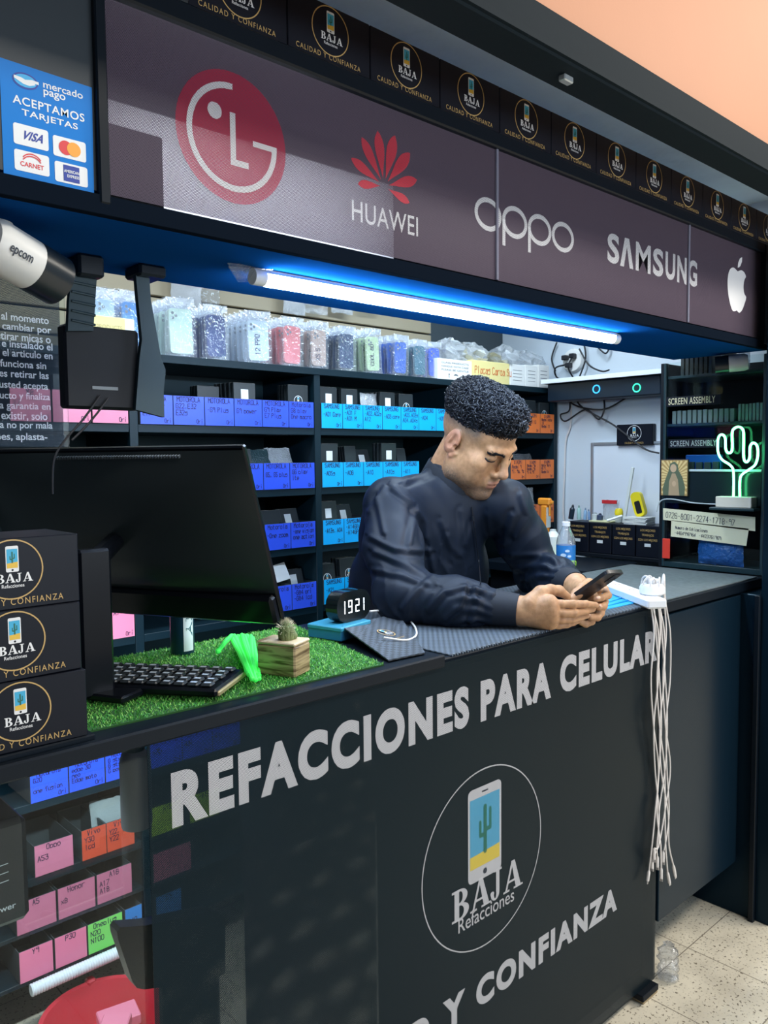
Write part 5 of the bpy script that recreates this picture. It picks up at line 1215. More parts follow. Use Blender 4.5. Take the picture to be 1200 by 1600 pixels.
q = onZ(845, 885, WT); tag(G().box(2.46, 2.54, 1.70, 1.76, WT+.0005, WT+.022, .004).build('lime_cloth', M('lime', (.35, .75, .05), .7)), 'lime green folded cloth behind the left sleeve', 'cloth')

# ------------------------------------------------------------------ glass display cabinet on the right
XC = 2.755
gc = thing('display_cabinet', 'dark glazed cabinet of screens at the right end of the counter', 'cabinet', (2.87, 1.3, WT))
yb0 = onX(1037, 640, XC).y; yf0 = 1.105
FRM = M('cabinet_frame', (.012, .035, .045), .35)
ztp = 1.832
for (y, wd) in ((yf0, .022), (yb0-.010, .010)): G().box(XC-.003, XC+.018, y, y+wd, WT, ztp, .002).build('frame_post', [FRM], gc)
G().box(XC, 2.996, yb0, yb0+.012, WT, ztp).build('side_panel', [BLK2], gc); G().box(2.985, 2.996, yf0, yb0, WT, ztp).build('back_panel', [BLK2], gc); G().box(XC, 2.996, yf0-.0, yf0+.010, WT, ztp).build('front_panel', [BLK2], gc)
G().box(XC, 2.985, yf0, yb0, WT+.0005, WT+.02, .001).build('bottom_board', [FRM], gc)
zsh = [onX(1060, y, XC).z for y in (737, 662, 587)]
for z in zsh: G().box(XC+.008, 2.985, yf0+.012, yb0-.002, z-.010, z, .001).build('shelf', [FRM], gc)
zmid = onX(1090, 735, XC).z
G().box(XC-.006, XC+.004, yf0+.02, yb0-.01, zmid-.004, zmid+.004, .001).build('light_strip', [M('pale_strip', (.5, .58, .65), .3)], gc)
G().box(XC+.001, XC+.004, yf0+.022, yb0-.010, WT+.02, ztp).build('glass_front', [thin_glass('counter_glass')], gc)
G().box(XC-.004, XC+.000, yf0+.022, yb0-.012, zmid-.118, zmid-.008).build('lower_door', [M('door_dark', (.010, .018, .022), .2)], gc)
SL1 = M('sleeve_grey', (.22, .27, .28), .4); SL2 = M('sleeve_dark', (.03, .05, .055), .4)
def sleeves(z, h, y0, y1, n, m, what, d=.10):
    for k in range(n):
        y = y0+(y1-y0)*(k+.5)/n
        tag(G().box(XC+.020, XC+.020+d, y-.4*abs(y1-y0)/n, y+.35*abs(y1-y0)/n, z+.0005, z+h*random.uniform(.93, 1.0), .0008).build('screen_sleeve', m), 'upright screen sleeve in the glazed cabinet, %s %s' % (ORD(k), what), 'sleeve', 'screen sleeves in the glazed cabinet')
sleeves(zsh[2], .070, yb0-.05, yb0-.17, 7, CARD, 'of the black sleeves on its top shelf')
sleeves(zsh[1], .048, yb0-.02, yb0-.25, 12, SL1, 'from the wall on the middle shelf'); sleeves(zsh[1], .062, yb0-.26, yf0+.03, 7, SL1, 'beyond the middle of the middle shelf')
sleeves(zsh[0], .036, yb0-.02, yb0-.20, 6, SL2, 'from the wall on the lower shelf')
pouch(XC+.05, yb0-.235, zsh[2]+.001, .10, .068, 'clear bag in the top of the glazed cabinet', 0, PI/2, FILM2, 'clear_bag', 'bag')
fcab = (Vector((XC-.0002, 0, 0)), -VY, VZ)
for k, (x0, x1, y1, y0, nm) in enumerate(((1045, 1118, 634, 621, 'upper'), (1048, 1120, 700, 689, 'lower'))):
    a = onX(x0, y1, XC); b = onX(x1, y1-6, XC); h = onX(x0, y0, XC).z-a.z
    t = thing('shelf_strip', 'black strip reading screen assembly in gold, %s of two on the glazed cabinet' % nm, 'strip', (XC, a.y, a.z)); z_ = zsh[1 if k == 0 else 0]
    zc_ = (a.z+b.z)/2
    G().box(XC-.0022, XC+.0008, b.y-.02, a.y+.008, zc_-.006, zc_+h*.75+.006, .0005).build('strip_body', [CBL], t)
    fcs = (Vector((XC-.0024, 0, 0)), -VY, VZ)
    G().text('SCREEN ASSEMBLY', -a.y, zc_, (a.y-b.y), h*.8, fcs, .0003, 0, .012, 1.08).build('gold_lettering', [M('cream_print', (.62, .55, .36), .5) if k == 0 else M('grey_print', (.3, .33, .34), .5)], t)
# small blue packets, seen through the glass low down
tag(G().box(XC+.03, XC+.05, yb0-.20, yb0-.07, zsh[0]+.001, zsh[0]+.060, .003).build('blue_folder', M('folder_blue', (.01, .10, .45), .3)), 'blue folder leaning in the glazed cabinet beside the glowing cactus', 'folder')
pouch(XC+.02, yb0-.21, WT+.021, .16, .085, 'blue crinkled packets at the bottom of the glazed cabinet', 0, PI/2, M('packet_blue', (.02, .12, .42), .25, bump=(60, .8, .01)), 'blue_packet', 'packet', None, .03)
# picture: a generic robed figure with rays
a = onX(1031, 718, XC-.02); b = onX(1073, 776, XC-.02)
pc_ = thing('devotional_picture', 'small picture of a robed figure with golden rays leaning on the cabinet', 'picture', (XC-.02, (a.y+b.y)/2, b.z)); XP = XC-.012
hP = a.z-b.z; wP = a.y-b.y; G().box(XP, XP+.008, b.y, a.y, b.z, a.z, .001).build('picture_board', [M('picture_dark', (.03, .02, .015), .4)], pc_)
fpic = (Vector((XP-.0002, (a.y+b.y)/2, b.z)), -VY, VZ); g = G()
g.flat([(-wP*.48, hP*.02), (wP*.48, hP*.02), (wP*.48, hP*.98), (-wP*.48, hP*.98)], fpic, .0002, 0)
for k in range(28):
    t = 2*PI*k/28; c_, s_ = math.cos(t), math.sin(t); L_ = min(wP*.47/max(abs(c_), 1e-3), hP*.45/max(abs(s_), 1e-3)); nx_, ny_ = -s_*.004, c_*.004
    g.flat([(c_*wP*.2+nx_*.3, hP*.52+s_*hP*.2+ny_*.3), (c_*wP*.2-nx_*.3, hP*.52+s_*hP*.2-ny_*.3), (c_*L_*.98-nx_, hP*.52+s_*L_*.98-ny_), (c_*L_*.98+nx_, hP*.52+s_*L_*.98+ny_)], fpic, .0004, 1)
g.flat([(-wP*.40, hP*.02), (wP*.38, hP*.02), (wP*.40, hP*.25), (wP*.30, hP*.52), (wP*.16, hP*.70), (wP*.13, hP*.86), (-.0, hP*.95), (-wP*.16, hP*.88), (-wP*.20, hP*.70), (-wP*.32, hP*.45), (-wP*.42, hP*.2)], fpic, .0006, 2)
g.flat([(-wP*.20, hP*.02), (wP*.20, hP*.02), (wP*.14, hP*.45), (wP*.04, hP*.62), (-wP*.08, hP*.62), (-wP*.18, hP*.4)], fpic, .0008, 3)
g.disc((-wP*.03, hP*.76), wP*.115, fpic, .001, 4, 20, 1.25); g.disc((0, hP*.34), wP*.075, fpic, .001, 4, 16, 1.3)
g.build('picture_print', [M('pic_gold', (.45, .28, .10), .5), M('pic_ray', (.72, .55, .25), .5), M('pic_green', (.10, .13, .08), .5), M('pic_rose', (.42, .30, .18), .5), M('pic_skin', (.55, .38, .24), .5)], pc_)
# neon cactus
a = onX(1150, 793, XC-.03); b_ = onX(1122, 776, XC-.03); c_ = onX(1178, 776, XC-.03)
nc = thing('neon_cactus', 'glowing green neon cactus lamp on a white block', 'lamp', (XC-.03, a.y, a.z))
zb1 = onX(1150, 776, XC-.03).z
G().box(XC-.050, XC-.006, c_.y, b_.y, a.z, zb1, .002).build('base_block', [M('cream_block', (.72, .68, .58), .5)], nc)
pathpx = [(1146, 776), (1146, 738), (1141, 727), (1128, 718), (1122, 706), (1122, 686), (1127, 679), (1133, 684), (1134, 702), (1139, 708), (1144, 702), (1144, 676), (1148, 669), (1155, 667), (1161, 672), (1162, 684), (1162, 714), (1166, 722), (1171, 716), (1172, 698), (1177, 692), (1183, 697), (1184, 712), (1180, 726), (1170, 734), (1159, 742), (1156, 752), (1156, 776)]
NX = XC-.028
G().tube(spline([onX(x, y, NX) for x, y in pathpx], 5), .0038, 8).build('neon_tube', [M('neon_glow', (.2, 1, .5), .5, emis=(.10, 1.0, .36), es=9)], nc)
ledge = G().box(XC-.055, XC-.0045, yf0+.022, b_.y+.02, a.z-.010, a.z-.0003, .002); tag(ledge.build('cabinet_ledge', FRM), 'thin dark ledge on the cabinet door under the neon cactus', 'ledge')
G().tube(spline([onX(1124, 788, XC-.02), onX(1085, 786, XC-.012), onX(1050, 780, XC-.01), onX(1032, 783, XC-.012), onX(1026, 800, XC-.02)], 6), .0022, 6).build('lamp_cord', [M('cord_grey', (.45, .5, .55), .4)], nc)
# handwritten paper strips
PAP = M('strip_paper', (.72, .70, .50), .6)
def note(px4, strokes, label):
    P = [onX(x, y, XC-.0075) for x, y in px4]; O = P[0]; u = (P[1]-P[0]).normalized(); n = VY*0+Vector((-1, 0, 0)); v = n.cross(u); v.normalize()
    t = thing('paper_note', label, 'note', tuple(O)); g = G(); g.add(P+[p+Vector((.0008, 0, 0)) for p in P], [(0, 1, 2, 3), (7, 6, 5, 4), (0, 4, 5, 1), (1, 5, 6, 2), (2, 6, 7, 3), (3, 7, 4, 0)]); g.build('paper_sheet', [PAP], t)
    g = G(); W_ = (P[1]-P[0]).length; fr = (O, u, -v if v.z < 0 else v)
    for s, x, y, h, wd, asp in strokes: g.hand(s, x*W_, y, h, (O, u, fr[2]), .0009, 0, wd, asp)
    g.build('handwriting', [INK], t)
note([(1036, 812), (1180, 830), (1180, 808), (1036, 794)], [('0726-8001-2274-1718-97', .03, .010, .020, .0016, .62)], 'long pale paper strip with a big handwritten number on the cabinet')
note([(1048, 838), (1166, 853), (1170, 826), (1049, 813)], [('Numero de Cotizaciones', .06, .030, .010, .0012, .6), ('-4464996964  -4423761909', .05, .010, .011, .0012, .72)], 'second paper strip with two lines of handwriting below the long number')
a = onX(1035, 872, XC-.006); b = onX(1047, 842, XC-.006)
tag(G().box(XC-.008, XC-.004, b.y, a.y, a.z, b.z, .001).build('red_tag', M('tag_red', (.75, .05, .03), .4)), 'small red tag on the cabinet edge below the notes', 'tag')

# ------------------------------------------------------------------ cameras and the hanging bracket under the header
def bullet(name_label, c, aim, r, ln, hood_first, text, mount):
    aim = Vector(aim).normalized(); q = VZ.rotation_difference(aim).to_matrix().to_4x4()
    t = thing('security_camera', name_label, 'camera', tuple(mount))
    T_ = Matrix.Translation(c) @ q
    g = G(); W_ = M('camera_white', (.72, .72, .70), .4); K_ = M('camera_black', (.012, .018, .024), .3)
    g.lathe([(r*.85, -ln/2), (r, -ln/2+.01), (r, ln*.12)], (0, 0, 0), 28, 0, T_); g.build('camera_body', [W_], t)
    g = G().lathe([(r*1.01, ln*.08), (r*1.02, ln*.5), (r*.92, ln*.5), (r*.90, ln*.40), (0, ln*.38)], (0, 0, 0), 28, 0, T_); g.build('lens_hood', [K_], t)
    g = G().tube([mount, Vector(mount).lerp(Vector(c), .35), Vector(c)-aim*ln*.2], [.010, .010, .012], 10); g.lathe([(.026, -.010), (.028, 0)], tuple(mount), 20); g.build('mount_arm', [W_], t)
    return t, T_
c = onY(36, 408, 1.16); r = .034
aim = (onY(104, 452, 1.17)-onY(0, 392, 1.13)); 
t, T_ = bullet('white and black bullet camera with a dark brand word, upper left under the header', c, aim, .035, .118, True, None, (c.x-.02, c.y+.06, 1.8345))
# lettering on the flank that faces the aisle
fl = Vector((0, 0, CAMH))-c; ad = Vector(aim).normalized(); fl = (fl-ad*fl.dot(ad)).normalized(); upv = fl.cross(ad).normalized()
g = G(); v, f, asp = text_mesh('epcom', .015, 1.0); hh = .0125; ww = .036
pts = []
for a_, b_2 in v:
    s_ = -.048+ww*a_; th_ = (b_2-.5)*hh/.0365+.15
    pts.append(Vector(c)+ad*s_+(fl*math.cos(th_)+upv*math.sin(th_))*.0366)
g.add(pts, f); g.build('lettering', [M('camera_print', (.02, .03, .05), .5)], t)
c = onY(1143, 568, 1.20); bullet('white and black bullet camera at the right end under the header', c, Vector((-.40, .90, -.06)), .028, .10, True, None, (c.x+.03, c.y+.02, 1.8345))
HB = M('bracket_dark', (.012, .035, .048), .6); YB = 1.33
hb = thing('hanging_bracket', 'black box hung from the header on two rough dark straps', 'bracket', (onY(160, 500, YB).x, YB, 1.6))
a = onY(104, 637, YB); b = onY(217, 517, YB)
G().box(a.x, b.x, YB, YB+.03, a.z, b.z, .004).build('device_box', [M('device_black', (.004, .005, .009), .5, spec=.25)], hb)
G().box(onY(144, 606, YB).x, onY(184, 606, YB).x, YB-.001, YB, onY(144, 608, YB).z, onY(144, 603, YB).z).build('device_plate', [M('plate_grey', (.10, .12, .13), .3)], hb)
def plate(pp, y, th_, nm):
    P = [onY(x, yy, y) for x, yy in pp]; g = G(); g.flat([(p.x, p.z) for p in P], (Vector((0, y, 0)), VX, VZ), 0, 0, th_); g.build(nm, [HB], hb)
    return P
top_l = onY(130, 418, YB-.004); 
plate([(212, 425), (222, 404), (232, 412), (236, 470), (245, 520), (252, 560), (259, 578), (256, 610), (257, 652), (212, 640), (218, 560), (222, 530), (216, 470)], YB-.012, .011, 'right_strap')
plate([(112, 424), (152, 424), (149, 470), (146, 517), (106, 517), (108, 470)], YB-.012, .011, 'left_strap')
g = G()
for k in range(5): q0 = onY(112, 440+k*15, YB-.013); q1 = onY(149, 448+k*15, YB-.013); g.tube([q0, q1], .0022, 6)
g.build('strap_ribs', [HB], hb)
zq_ = 1.8345
for (x0, x1) in ((112, 152), (206, 248)):
    a_ = onY(x0, 424, YB); b_2 = onY(x1, 424, YB); G().box(a_.x, b_2.x, YB-.03, YB+.03, a_.z-.01, zq_, .004).build('ceiling_clamp', [BLK], hb)
for k, pp in enumerate(([(157, 618), (130, 655), (100, 690), (84, 720), (82, 772)], [(170, 622), (140, 660), (112, 688)])):
    P = [onY(x, y, YB-.006) for x, y in pp]; tag(G().tube(spline(P, 6), .0018, 6).build('thin_cable', CBK), ('long' if k == 0 else 'short')+' black cable drooping from the hung box', 'cable', 'cables drooping from the hung box')
# ================================================================== the man leaning on the counter
from mathutils import noise as mnoise
class SDF:
    def __init__(s, lo, hi, h):
        s.lo = np.array(lo, float); s.h = h; s.n = np.ceil((np.array(hi)-s.lo)/h).astype(int)+1
        s.F = np.full(s.n, 1.0, np.float32); s.ax = [s.lo[i]+h*np.arange(s.n[i]) for i in range(3)]
    def _win(s, lo, hi, m):
        a = np.maximum(np.floor((lo-m-s.lo)/s.h).astype(int), 0); b = np.minimum(np.ceil((hi+m-s.lo)/s.h).astype(int)+1, s.n)
        if (b <= a).any(): return None
        sl = tuple(slice(a[i], b[i]) for i in range(3))
        X = s.ax[0][sl[0]][:, None, None]; Y = s.ax[1][sl[1]][None, :, None]; Z = s.ax[2][sl[2]][None, None, :]
        return sl, X, Y, Z
    def _put(s, sl, d, k, sub):
        A = s.F[sl]
        if sub:
            hh = np.clip(.5-.5*(A+d)/k, 0, 1); s.F[sl] = A*(1-hh)+(-d)*hh+k*hh*(1-hh)
        else:
            hh = np.clip(.5+.5*(A-d)/k, 0, 1); s.F[sl] = A*(1-hh)+d*hh-k*hh*(1-hh)
    def cap(s, a, b, ra, rb, k=.01, sub=False):
        a = np.array(a, float); b = np.array(b, float); r = max(ra, rb)
        w_ = s._win(np.minimum(a, b)-r, np.maximum(a, b)+r, k+.02)
        if w_ is None: return s
        sl, X, Y, Z = w_; ab = b-a; l2 = ab@ab+1e-12
        t = np.clip(((X-a[0])*ab[0]+(Y-a[1])*ab[1]+(Z-a[2])*ab[2])/l2, 0, 1)
        d = np.sqrt((X-a[0]-t*ab[0])**2+(Y-a[1]-t*ab[1])**2+(Z-a[2]-t*ab[2])**2)-(ra+(rb-ra)*t)
        s._put(sl, d, k, sub); return s
    def ell(s, c, r, k=.01, R=None, sub=False):
        c = np.array(c, float); r = np.array(r, float); R = np.eye(3) if R is None else np.array(R, float)   # rows of R: the ellipsoid's axes
        e = np.sqrt(((R*r[:, None])**2).sum(0))
        w_ = s._win(c-e, c+e, k+.02)
        if w_ is None: return s
        sl, X, Y, Z = w_; x, y, z = X-c[0], Y-c[1], Z-c[2]
        q = [(R[i, 0]*x+R[i, 1]*y+R[i, 2]*z) for i in range(3)]
        k0 = np.sqrt(sum((q[i]/r[i])**2 for i in range(3)))+1e-9; k1 = np.sqrt(sum((q[i]/r[i]**2)**2 for i in range(3)))+1e-9
        s._put(sl, k0*(k0-1)/k1, k, sub); return s
    def chain(s, P, rs, k=.01):
        for i in range(len(P)-1): s.cap(P[i], P[i+1], rs[i], rs[i+1], k)
        return s
    def mesh(s):
        F = s.F; S = F < 0; nx, ny, nz = S.shape
        C = [(0, 0, 0), (1, 0, 0), (0, 1, 0), (1, 1, 0), (0, 0, 1), (1, 0, 1), (0, 1, 1), (1, 1, 1)]
        cn = sum(S[a:nx-1+a, b:ny-1+b, c:nz-1+c].astype(np.int8) for a, b, c in C); mask = (cn > 0) & (cn < 8)
        I = np.argwhere(mask); V = np.stack([F[I[:, 0]+a, I[:, 1]+b, I[:, 2]+c] for a, b, c in C], 1)
        acc = np.zeros((len(I), 3)); cnt = np.zeros(len(I)); Ca = np.array(C, float)
        for a in range(8):
            for b in range(a+1, 8):
                if abs(Ca[a]-Ca[b]).sum() != 1: continue
                cr = (V[:, a] < 0) != (V[:, b] < 0); t = np.where(cr, V[:, a]/(V[:, a]-V[:, b]+1e-20), 0)
                acc += np.where(cr[:, None], Ca[a]+(Ca[b]-Ca[a])*t[:, None], 0); cnt += cr
        P = s.lo+(I+acc/cnt[:, None])*s.h
        idx = np.full(mask.shape, -1, np.int64); idx[mask] = np.arange(len(I)); Q = []
        for ax in range(3):
            o1, o2 = (ax+1) % 3, (ax+2) % 3
            sa = [slice(None)]*3; sb_ = [slice(None)]*3; sa[ax] = slice(0, -1); sb_[ax] = slice(1, None)
            ch = S[tuple(sa)] != S[tuple(sb_)]; E = np.argwhere(ch)
            E = E[(E[:, o1] > 0) & (E[:, o2] > 0) & (E[:, o1] < S.shape[o1]-1) & (E[:, o2] < S.shape[o2]-1)]
            ins = S[E[:, 0], E[:, 1], E[:, 2]]; q = []
            for d1, d2 in ((1, 1), (0, 1), (0, 0), (1, 0)):
                J = E.copy(); J[:, o1] -= d1; J[:, o2] -= d2; q.append(idx[J[:, 0], J[:, 1], J[:, 2]])
            q = np.stack(q, 1); q[~ins] = q[~ins][:, ::-1]; Q.append(q)
        return P, np.concatenate(Q)
def pmesh(name, parts, mats, parent, attr=None):
    """one mesh object from (verts, quads) arrays"""
    off = 0; V_ = []; Q_ = []
    for P, Q in parts: V_.append(P); Q_.append(Q+off); off += len(P)
    V_ = np.concatenate(V_); Q_ = np.concatenate(Q_)
    me = bpy.data.meshes.new(name); base = np.array(ROOT[parent.name])
    me.from_pydata((V_-base).tolist(), [], Q_.tolist())
    for m in mats: me.materials.append(m)
    if attr is not None:
        ca = me.color_attributes.new('skin_tint', 'FLOAT_COLOR', 'POINT'); ca.data.foreach_set('color', np.concatenate([attr, np.ones((len(attr), 1))], 1).astype(np.float32).ravel())
    me.update(); me.shade_smooth()
    o = bpy.data.objects.new(name, me); COL.objects.link(o); o.parent = parent; ROOT[o.name] = ROOT[parent.name]
    return o
def N3(v): v = np.array(v, float); return v/np.linalg.norm(v)
def P_at(px, py, d): r = _ray(px, py); r = r/(RC @ r)[2]; return np.array([0, 0, CAMH])+r*d
man = thing('person', 'person in a dark navy zip jacket with curly hair, leaning on counter over a phone', 'person', (1.74, 1.90, 0))
# ---- skeleton
HS = 1.065
yw, pt2, rl = math.radians(-86), math.radians(30.5), math.radians(4.5)
hf = np.array([math.cos(yw)*math.cos(pt2), math.sin(yw)*math.cos(pt2), -math.sin(pt2)]); hl = np.array([-math.sin(yw), math.cos(yw), 0]); hu = np.cross(hf, hl)
hl, hu = math.cos(rl)*hl+math.sin(rl)*hu, math.cos(rl)*hu-math.sin(rl)*hl
HR = np.array([hf, hl, hu]); HC_ = P_at(713, 695, 2.165)-HS*(.003*hf-.080*hl+.003*hu)
def hp_(f, l, u): return HC_+HS*(f*hf+l*hl+u*hu)
SHR, SHL = np.array([1.475, 1.575, 1.375]), np.array([1.805, 1.440, 1.365])
ELR, ELL = np.array([1.375, 1.425, 1.158]), np.array([1.965, 1.450, 1.150])
WRR, WRL = np.array([1.512, 1.172, 1.140]), P_at(897, 914, 2.13)
NB = np.array([1.690, 1.560, 1.430]); sh = N3(SHL-SHR)
# ---- phone
PHA = N3((.05, -.80, .60)); PHN = N3((.06, .70, .66)); PHN = N3(PHN-PHA*(PHN@PHA)); PHX = np.cross(PHA, PHN)
PHC = P_at(926, 918, 1.955)
TPH = Matrix([[*(float(v) for v in (PHX[i], PHA[i], PHN[i])), float(PHC[i])] for i in range(3)]+[[0, 0, 0, 1]])
ph = thing('smartphone', 'black smartphone held in both hands of the man', 'phone', tuple(PHC))
g = G(); O = TPH @ Vector((0, 0, .0045)); fph = (O, Vector(PHX), Vector(PHA))
g.rrect(-.037, .037, -.075, .075, .011, fph, 0, 0, .009); g.build('phone_body', [M('phone_black', (.012, .014, .020), .35)], ph)
g = G().rrect(-.034, .034, -.071, .071, .008, fph, .0005, 0); g.build('phone_screen', [M('phone_screen', (.01, .012, .02), .1)], ph)
fbk = (TPH @ Vector((0, 0, -.0045)), Vector(-PHX), Vector(PHA)); g = G().rrect(.002, .031, .030, .068, .007, fbk, .0016, 0, .0016)
for q in ((.010, .056), (.010, .042), (.023, .049)): g.disc(q, .0055, fbk, .0022, 1, 16)
g.build('camera_bump', [M('phone_black'), M('lens_dark', (.03, .035, .05), .1)], ph)
# ---- head and neck
h = SDF(HC_-.20, HC_+.20, .0021)
def E_(c, r, k=.012, sub=False, rot=None): h.ell(hp_(*c), np.array(r)*HS, k, HR if rot is None else rot @ HR, sub)
def K_(a, b, ra, rb, k=.012, sub=False): h.cap(hp_(*a), hp_(*b), ra*HS, rb*HS, k, sub)
E_((-.014, 0, .045), (.098, .076, .090)); E_((.040, 0, .055), (.052, .063, .048), .03)
E_((.028, 0, -.030), (.064, .068, .080), .03); E_((.048, 0, -.062), (.044, .050, .048), .02); E_((.030, 0, -.088), (.040, .038, .022), .02)
for sg in (-1, 1):
    K_((-.004, sg*.062, -.045), (.008, sg*.060, -.076), .019, .020, .03); K_((.008, sg*.060, -.076), (.070, sg*.019, -.103), .020, .019, .03)
    E_((.060, sg*.047, -.014), (.026, .024, .022), .022); E_((.048, sg*.050, -.050), (.032, .022, .034), .03)
    K_((.084, sg*.044, .028), (.095, sg*.012, .027), .010, .010, .016)
    E_((.103, sg*.033, .008), (.016, .019, .010), .012, True)
    E_((.0835, sg*.033, .010), (.0125, .0155, .0115), .004)
    K_((.100, sg*.013, -.036), (.103, sg*.0135, -.034), .0085, .0085, .007)
    E_((.104, sg*.0075, -.044), (.004, .0035, .004), .003, True)
    # ears
    tilt = np.array(Matrix.Rotation(-.22, 3, 'Y'))
    E_((-.012, sg*.081, .006), (.021, .0085, .036), .006, False, tilt); K_((.004, sg*.074, -.022), (-.002, sg*.078, -.030), .008, .007, .006)
    E_((-.008, sg*.0925, .010), (.0130, .0105, .0245), .0025, True, tilt); E_((-.015, sg*.083, .012), (.0035, .0060, .016), .003, False, tilt); E_((-.004, sg*.0800, .000), (.006, .004, .009), .003)
    E_((.004, sg*.086, -.004), (.006, .009, .008), .003, True)
K_((.097, 0, .022), (.113, 0, -.020), .0085, .0105, .012); E_((.1155, 0, -.028), (.0125, .0125, .0115), .008)
E_((.083, 0, -.101), (.017, .020, .016), .016)
E_((.088, 0, -.064), (.012, .026, .018), .014)
E_((.0965, 0, -.0605), (.0075, .022, .0052), .004); E_((.0945, 0, -.0715), (.0080, .018, .0060), .004)
for sg in (-1, 1): K_((.101, 0, -.0662), (.089, sg*.027, -.0675), .0019, .0014, .003, True)
K_((.103, 0, -.046), (.102, 0, -.053), .003, .003, .005, True)
h.cap(hp_(-.030, 0, -.030), NB+np.array([0, .02, -.02]), .062, .070, .009); h.cap(hp_(-.012, 0, -.06), NB+np.array([-.01, -.03, -.03]), .050, .058, .009)
head = h.mesh()
# ---- hands: bent finger chains
def hand_sdf(W_, palm, fingers, thumb, fore):
    pts = np.array([W_]+[p for p, r in palm]+[p for f in fingers for p, r in f]+[p for p, r in thumb]); lo = pts.min(0)-.05; hi = pts.max(0)+.05
    s = SDF(lo, hi, .0017)
    s.cap(fore, W_, .030, .027, .01)
    for p, r in palm: s.cap(W_, p, .025, r, .016)
    for f in fingers:
        s.chain([p for p, r in f], [r*.88 for p, r in f], .0028)
    s.chain([p for p, r in thumb], [r for p, r in thumb], .007)
    return s.mesh()
dR = 1.865
def q(x, y, d): return P_at(800+x/6.667, 880+y/6.667, d)
RH = hand_sdf(WRR, [(q(395, 400, 1.868), .017), (q(415, 480, 1.866), .017), (q(415, 560, 1.872), .017), (q(400, 625, 1.885), .016), (q(300, 500, 1.895), .022), (q(300, 580, 1.90), .022)],
    [[(q(395, 415, 1.868), .0120), (q(520, 425, 1.868), .0108), (q(640, 425, 1.872), .0108), (q(770, 425, 1.885), .0095), (q(870, 437, 1.902), .0085)],
     [(q(410, 505, 1.866), .0122), (q(530, 520, 1.866), .0110), (q(650, 520, 1.872), .0110), (q(760, 500, 1.892), .0095), (q(840, 478, 1.912), .0085)],
     [(q(410, 580, 1.872), .0115), (q(520, 590, 1.874), .0105), (q(625, 585, 1.882), .0105), (q(715, 565, 1.900), .0092), (q(780, 545, 1.918), .0082)],
     [(q(400, 640, 1.885), .0105), (q(490, 650, 1.888), .0092), (q(570, 640, 1.894), .0092), (q(640, 620, 1.908), .0080), (q(690, 600, 1.920), .0072)]],
    [(q(190, 420, 1.885), .022), (q(300, 310, 1.892), .0165), (q(400, 278, 1.900), .0125), (q(490, 288, 1.912), .0120), (q(575, 345, 1.924), .0092)], WRR+(ELR-WRR)*.35)
ctr = PHC
LH = hand_sdf(WRL, [(q(800, 300, 2.03), .020), (q(860, 380, 2.02), .019), (q(900, 470, 2.02), .018), (q(860, 540, 2.03), .017), (q(760, 420, 2.06), .024)],
    [[(q(830, 290, 2.035), .0115), (q(965, 270, 2.00), .0105), (q(1000, 335, 1.962), .0105), (q(930, 360, 1.940), .0092), (q(880, 372, 1.932), .0085)],
     [(q(870, 380, 2.02), .0118), (q(965, 400, 1.985), .0108), (q(955, 448, 1.950), .0106), (q(900, 455, 1.935), .0092)],
     [(q(880, 470, 2.02), .0112), (q(925, 520, 1.985), .0104), (q(890, 565, 1.952), .0104), (q(820, 560, 1.938), .0090)],
     [(q(850, 540, 2.03), .0105), (q(830, 610, 1.99), .0096), (q(770, 635, 1.955), .0094), (q(710, 610, 1.945), .0080)]],
    [(q(860, 270, 2.07), .021), (q(800, 230, 2.03), .0165), (q(735, 265, 1.990), .0135), (q(675, 320, 1.965), .0125), (q(625, 370, 1.950), .0095)], WRL+(ELL-WRL)*.35)
# ---- hidden core that carries head and hands
fwd = N3(np.cross(sh, (0, 0, 1)))*1.0
if fwd[1] > 0: fwd = -fwd
HIP = np.array([1.735, 1.875, .97]); BEL = np.array([1.690, 1.725, 1.12]); CHE = np.array([1.650, 1.630, 1.275])
tb = SDF((1.2, 1.05, .85), (2.1, 2.05, 1.50), .009)
tb.chain([HIP, BEL, CHE, NB], [.09, .09, .09, .055], .05).chain([NB-[0, 0, .03], SHR], [.04, .045], .03).chain([NB-[0, 0, .03], SHL], [.04, .045], .03)
tb.chain([SHR, ELR, WRR+(ELR-WRR)*.25], [.042, .036, .026], .02).chain([SHL, ELL, WRL+(ELL-WRL)*.25], [.042, .036, .026], .02)
core = tb.mesh()
parts = [head, RH, LH, core]
V_ = np.concatenate([p[0] for p in parts])
# natural colouring of the skin: stubble, lips, shaved sides
tint = np.tile(np.array([.50, .285, .155]), (len(V_), 1))
L_ = (V_-HC_) @ HR.T/HS; f_, l_, u_ = L_[:, 0], L_[:, 1], L_[:, 2]; nh = len(head[0]); sel = np.zeros(len(V_), bool); sel[:nh] = True
def sm(x, a, b): t = np.clip((x-a)/(b-a), 0, 1); return t*t*(3-2*t)
rn = np.random.default_rng(3).random(len(V_))
def blend(wt, col):
    global tint
    tint = tint*(1-wt[:, None])+np.array(col)*wt[:, None]
jaw = sm(-u_, .045, .085)*sm(f_, -.02, .02)*(1-sm(np.abs(u_+.066), .012, .0)*sm(f_, .075, .09)*.9)*sel
cheekline = sm(-u_, .028, .060)*(1-sm(f_, .030, .065))*sm(f_, -.03, .01)*sel
blend(np.clip(.80*jaw*(.6+.4*rn)+.40*cheekline*(.5+.5*rn), 0, .88), (.065, .055, .052))
must = sm(f_, .090, .097)*sm(-u_, .046, .050)*(1-sm(-u_, .055, .058))*(1-sm(np.abs(l_), .018, .028))*sel; blend(.55*must*(.5+.5*rn), (.07, .06, .06))
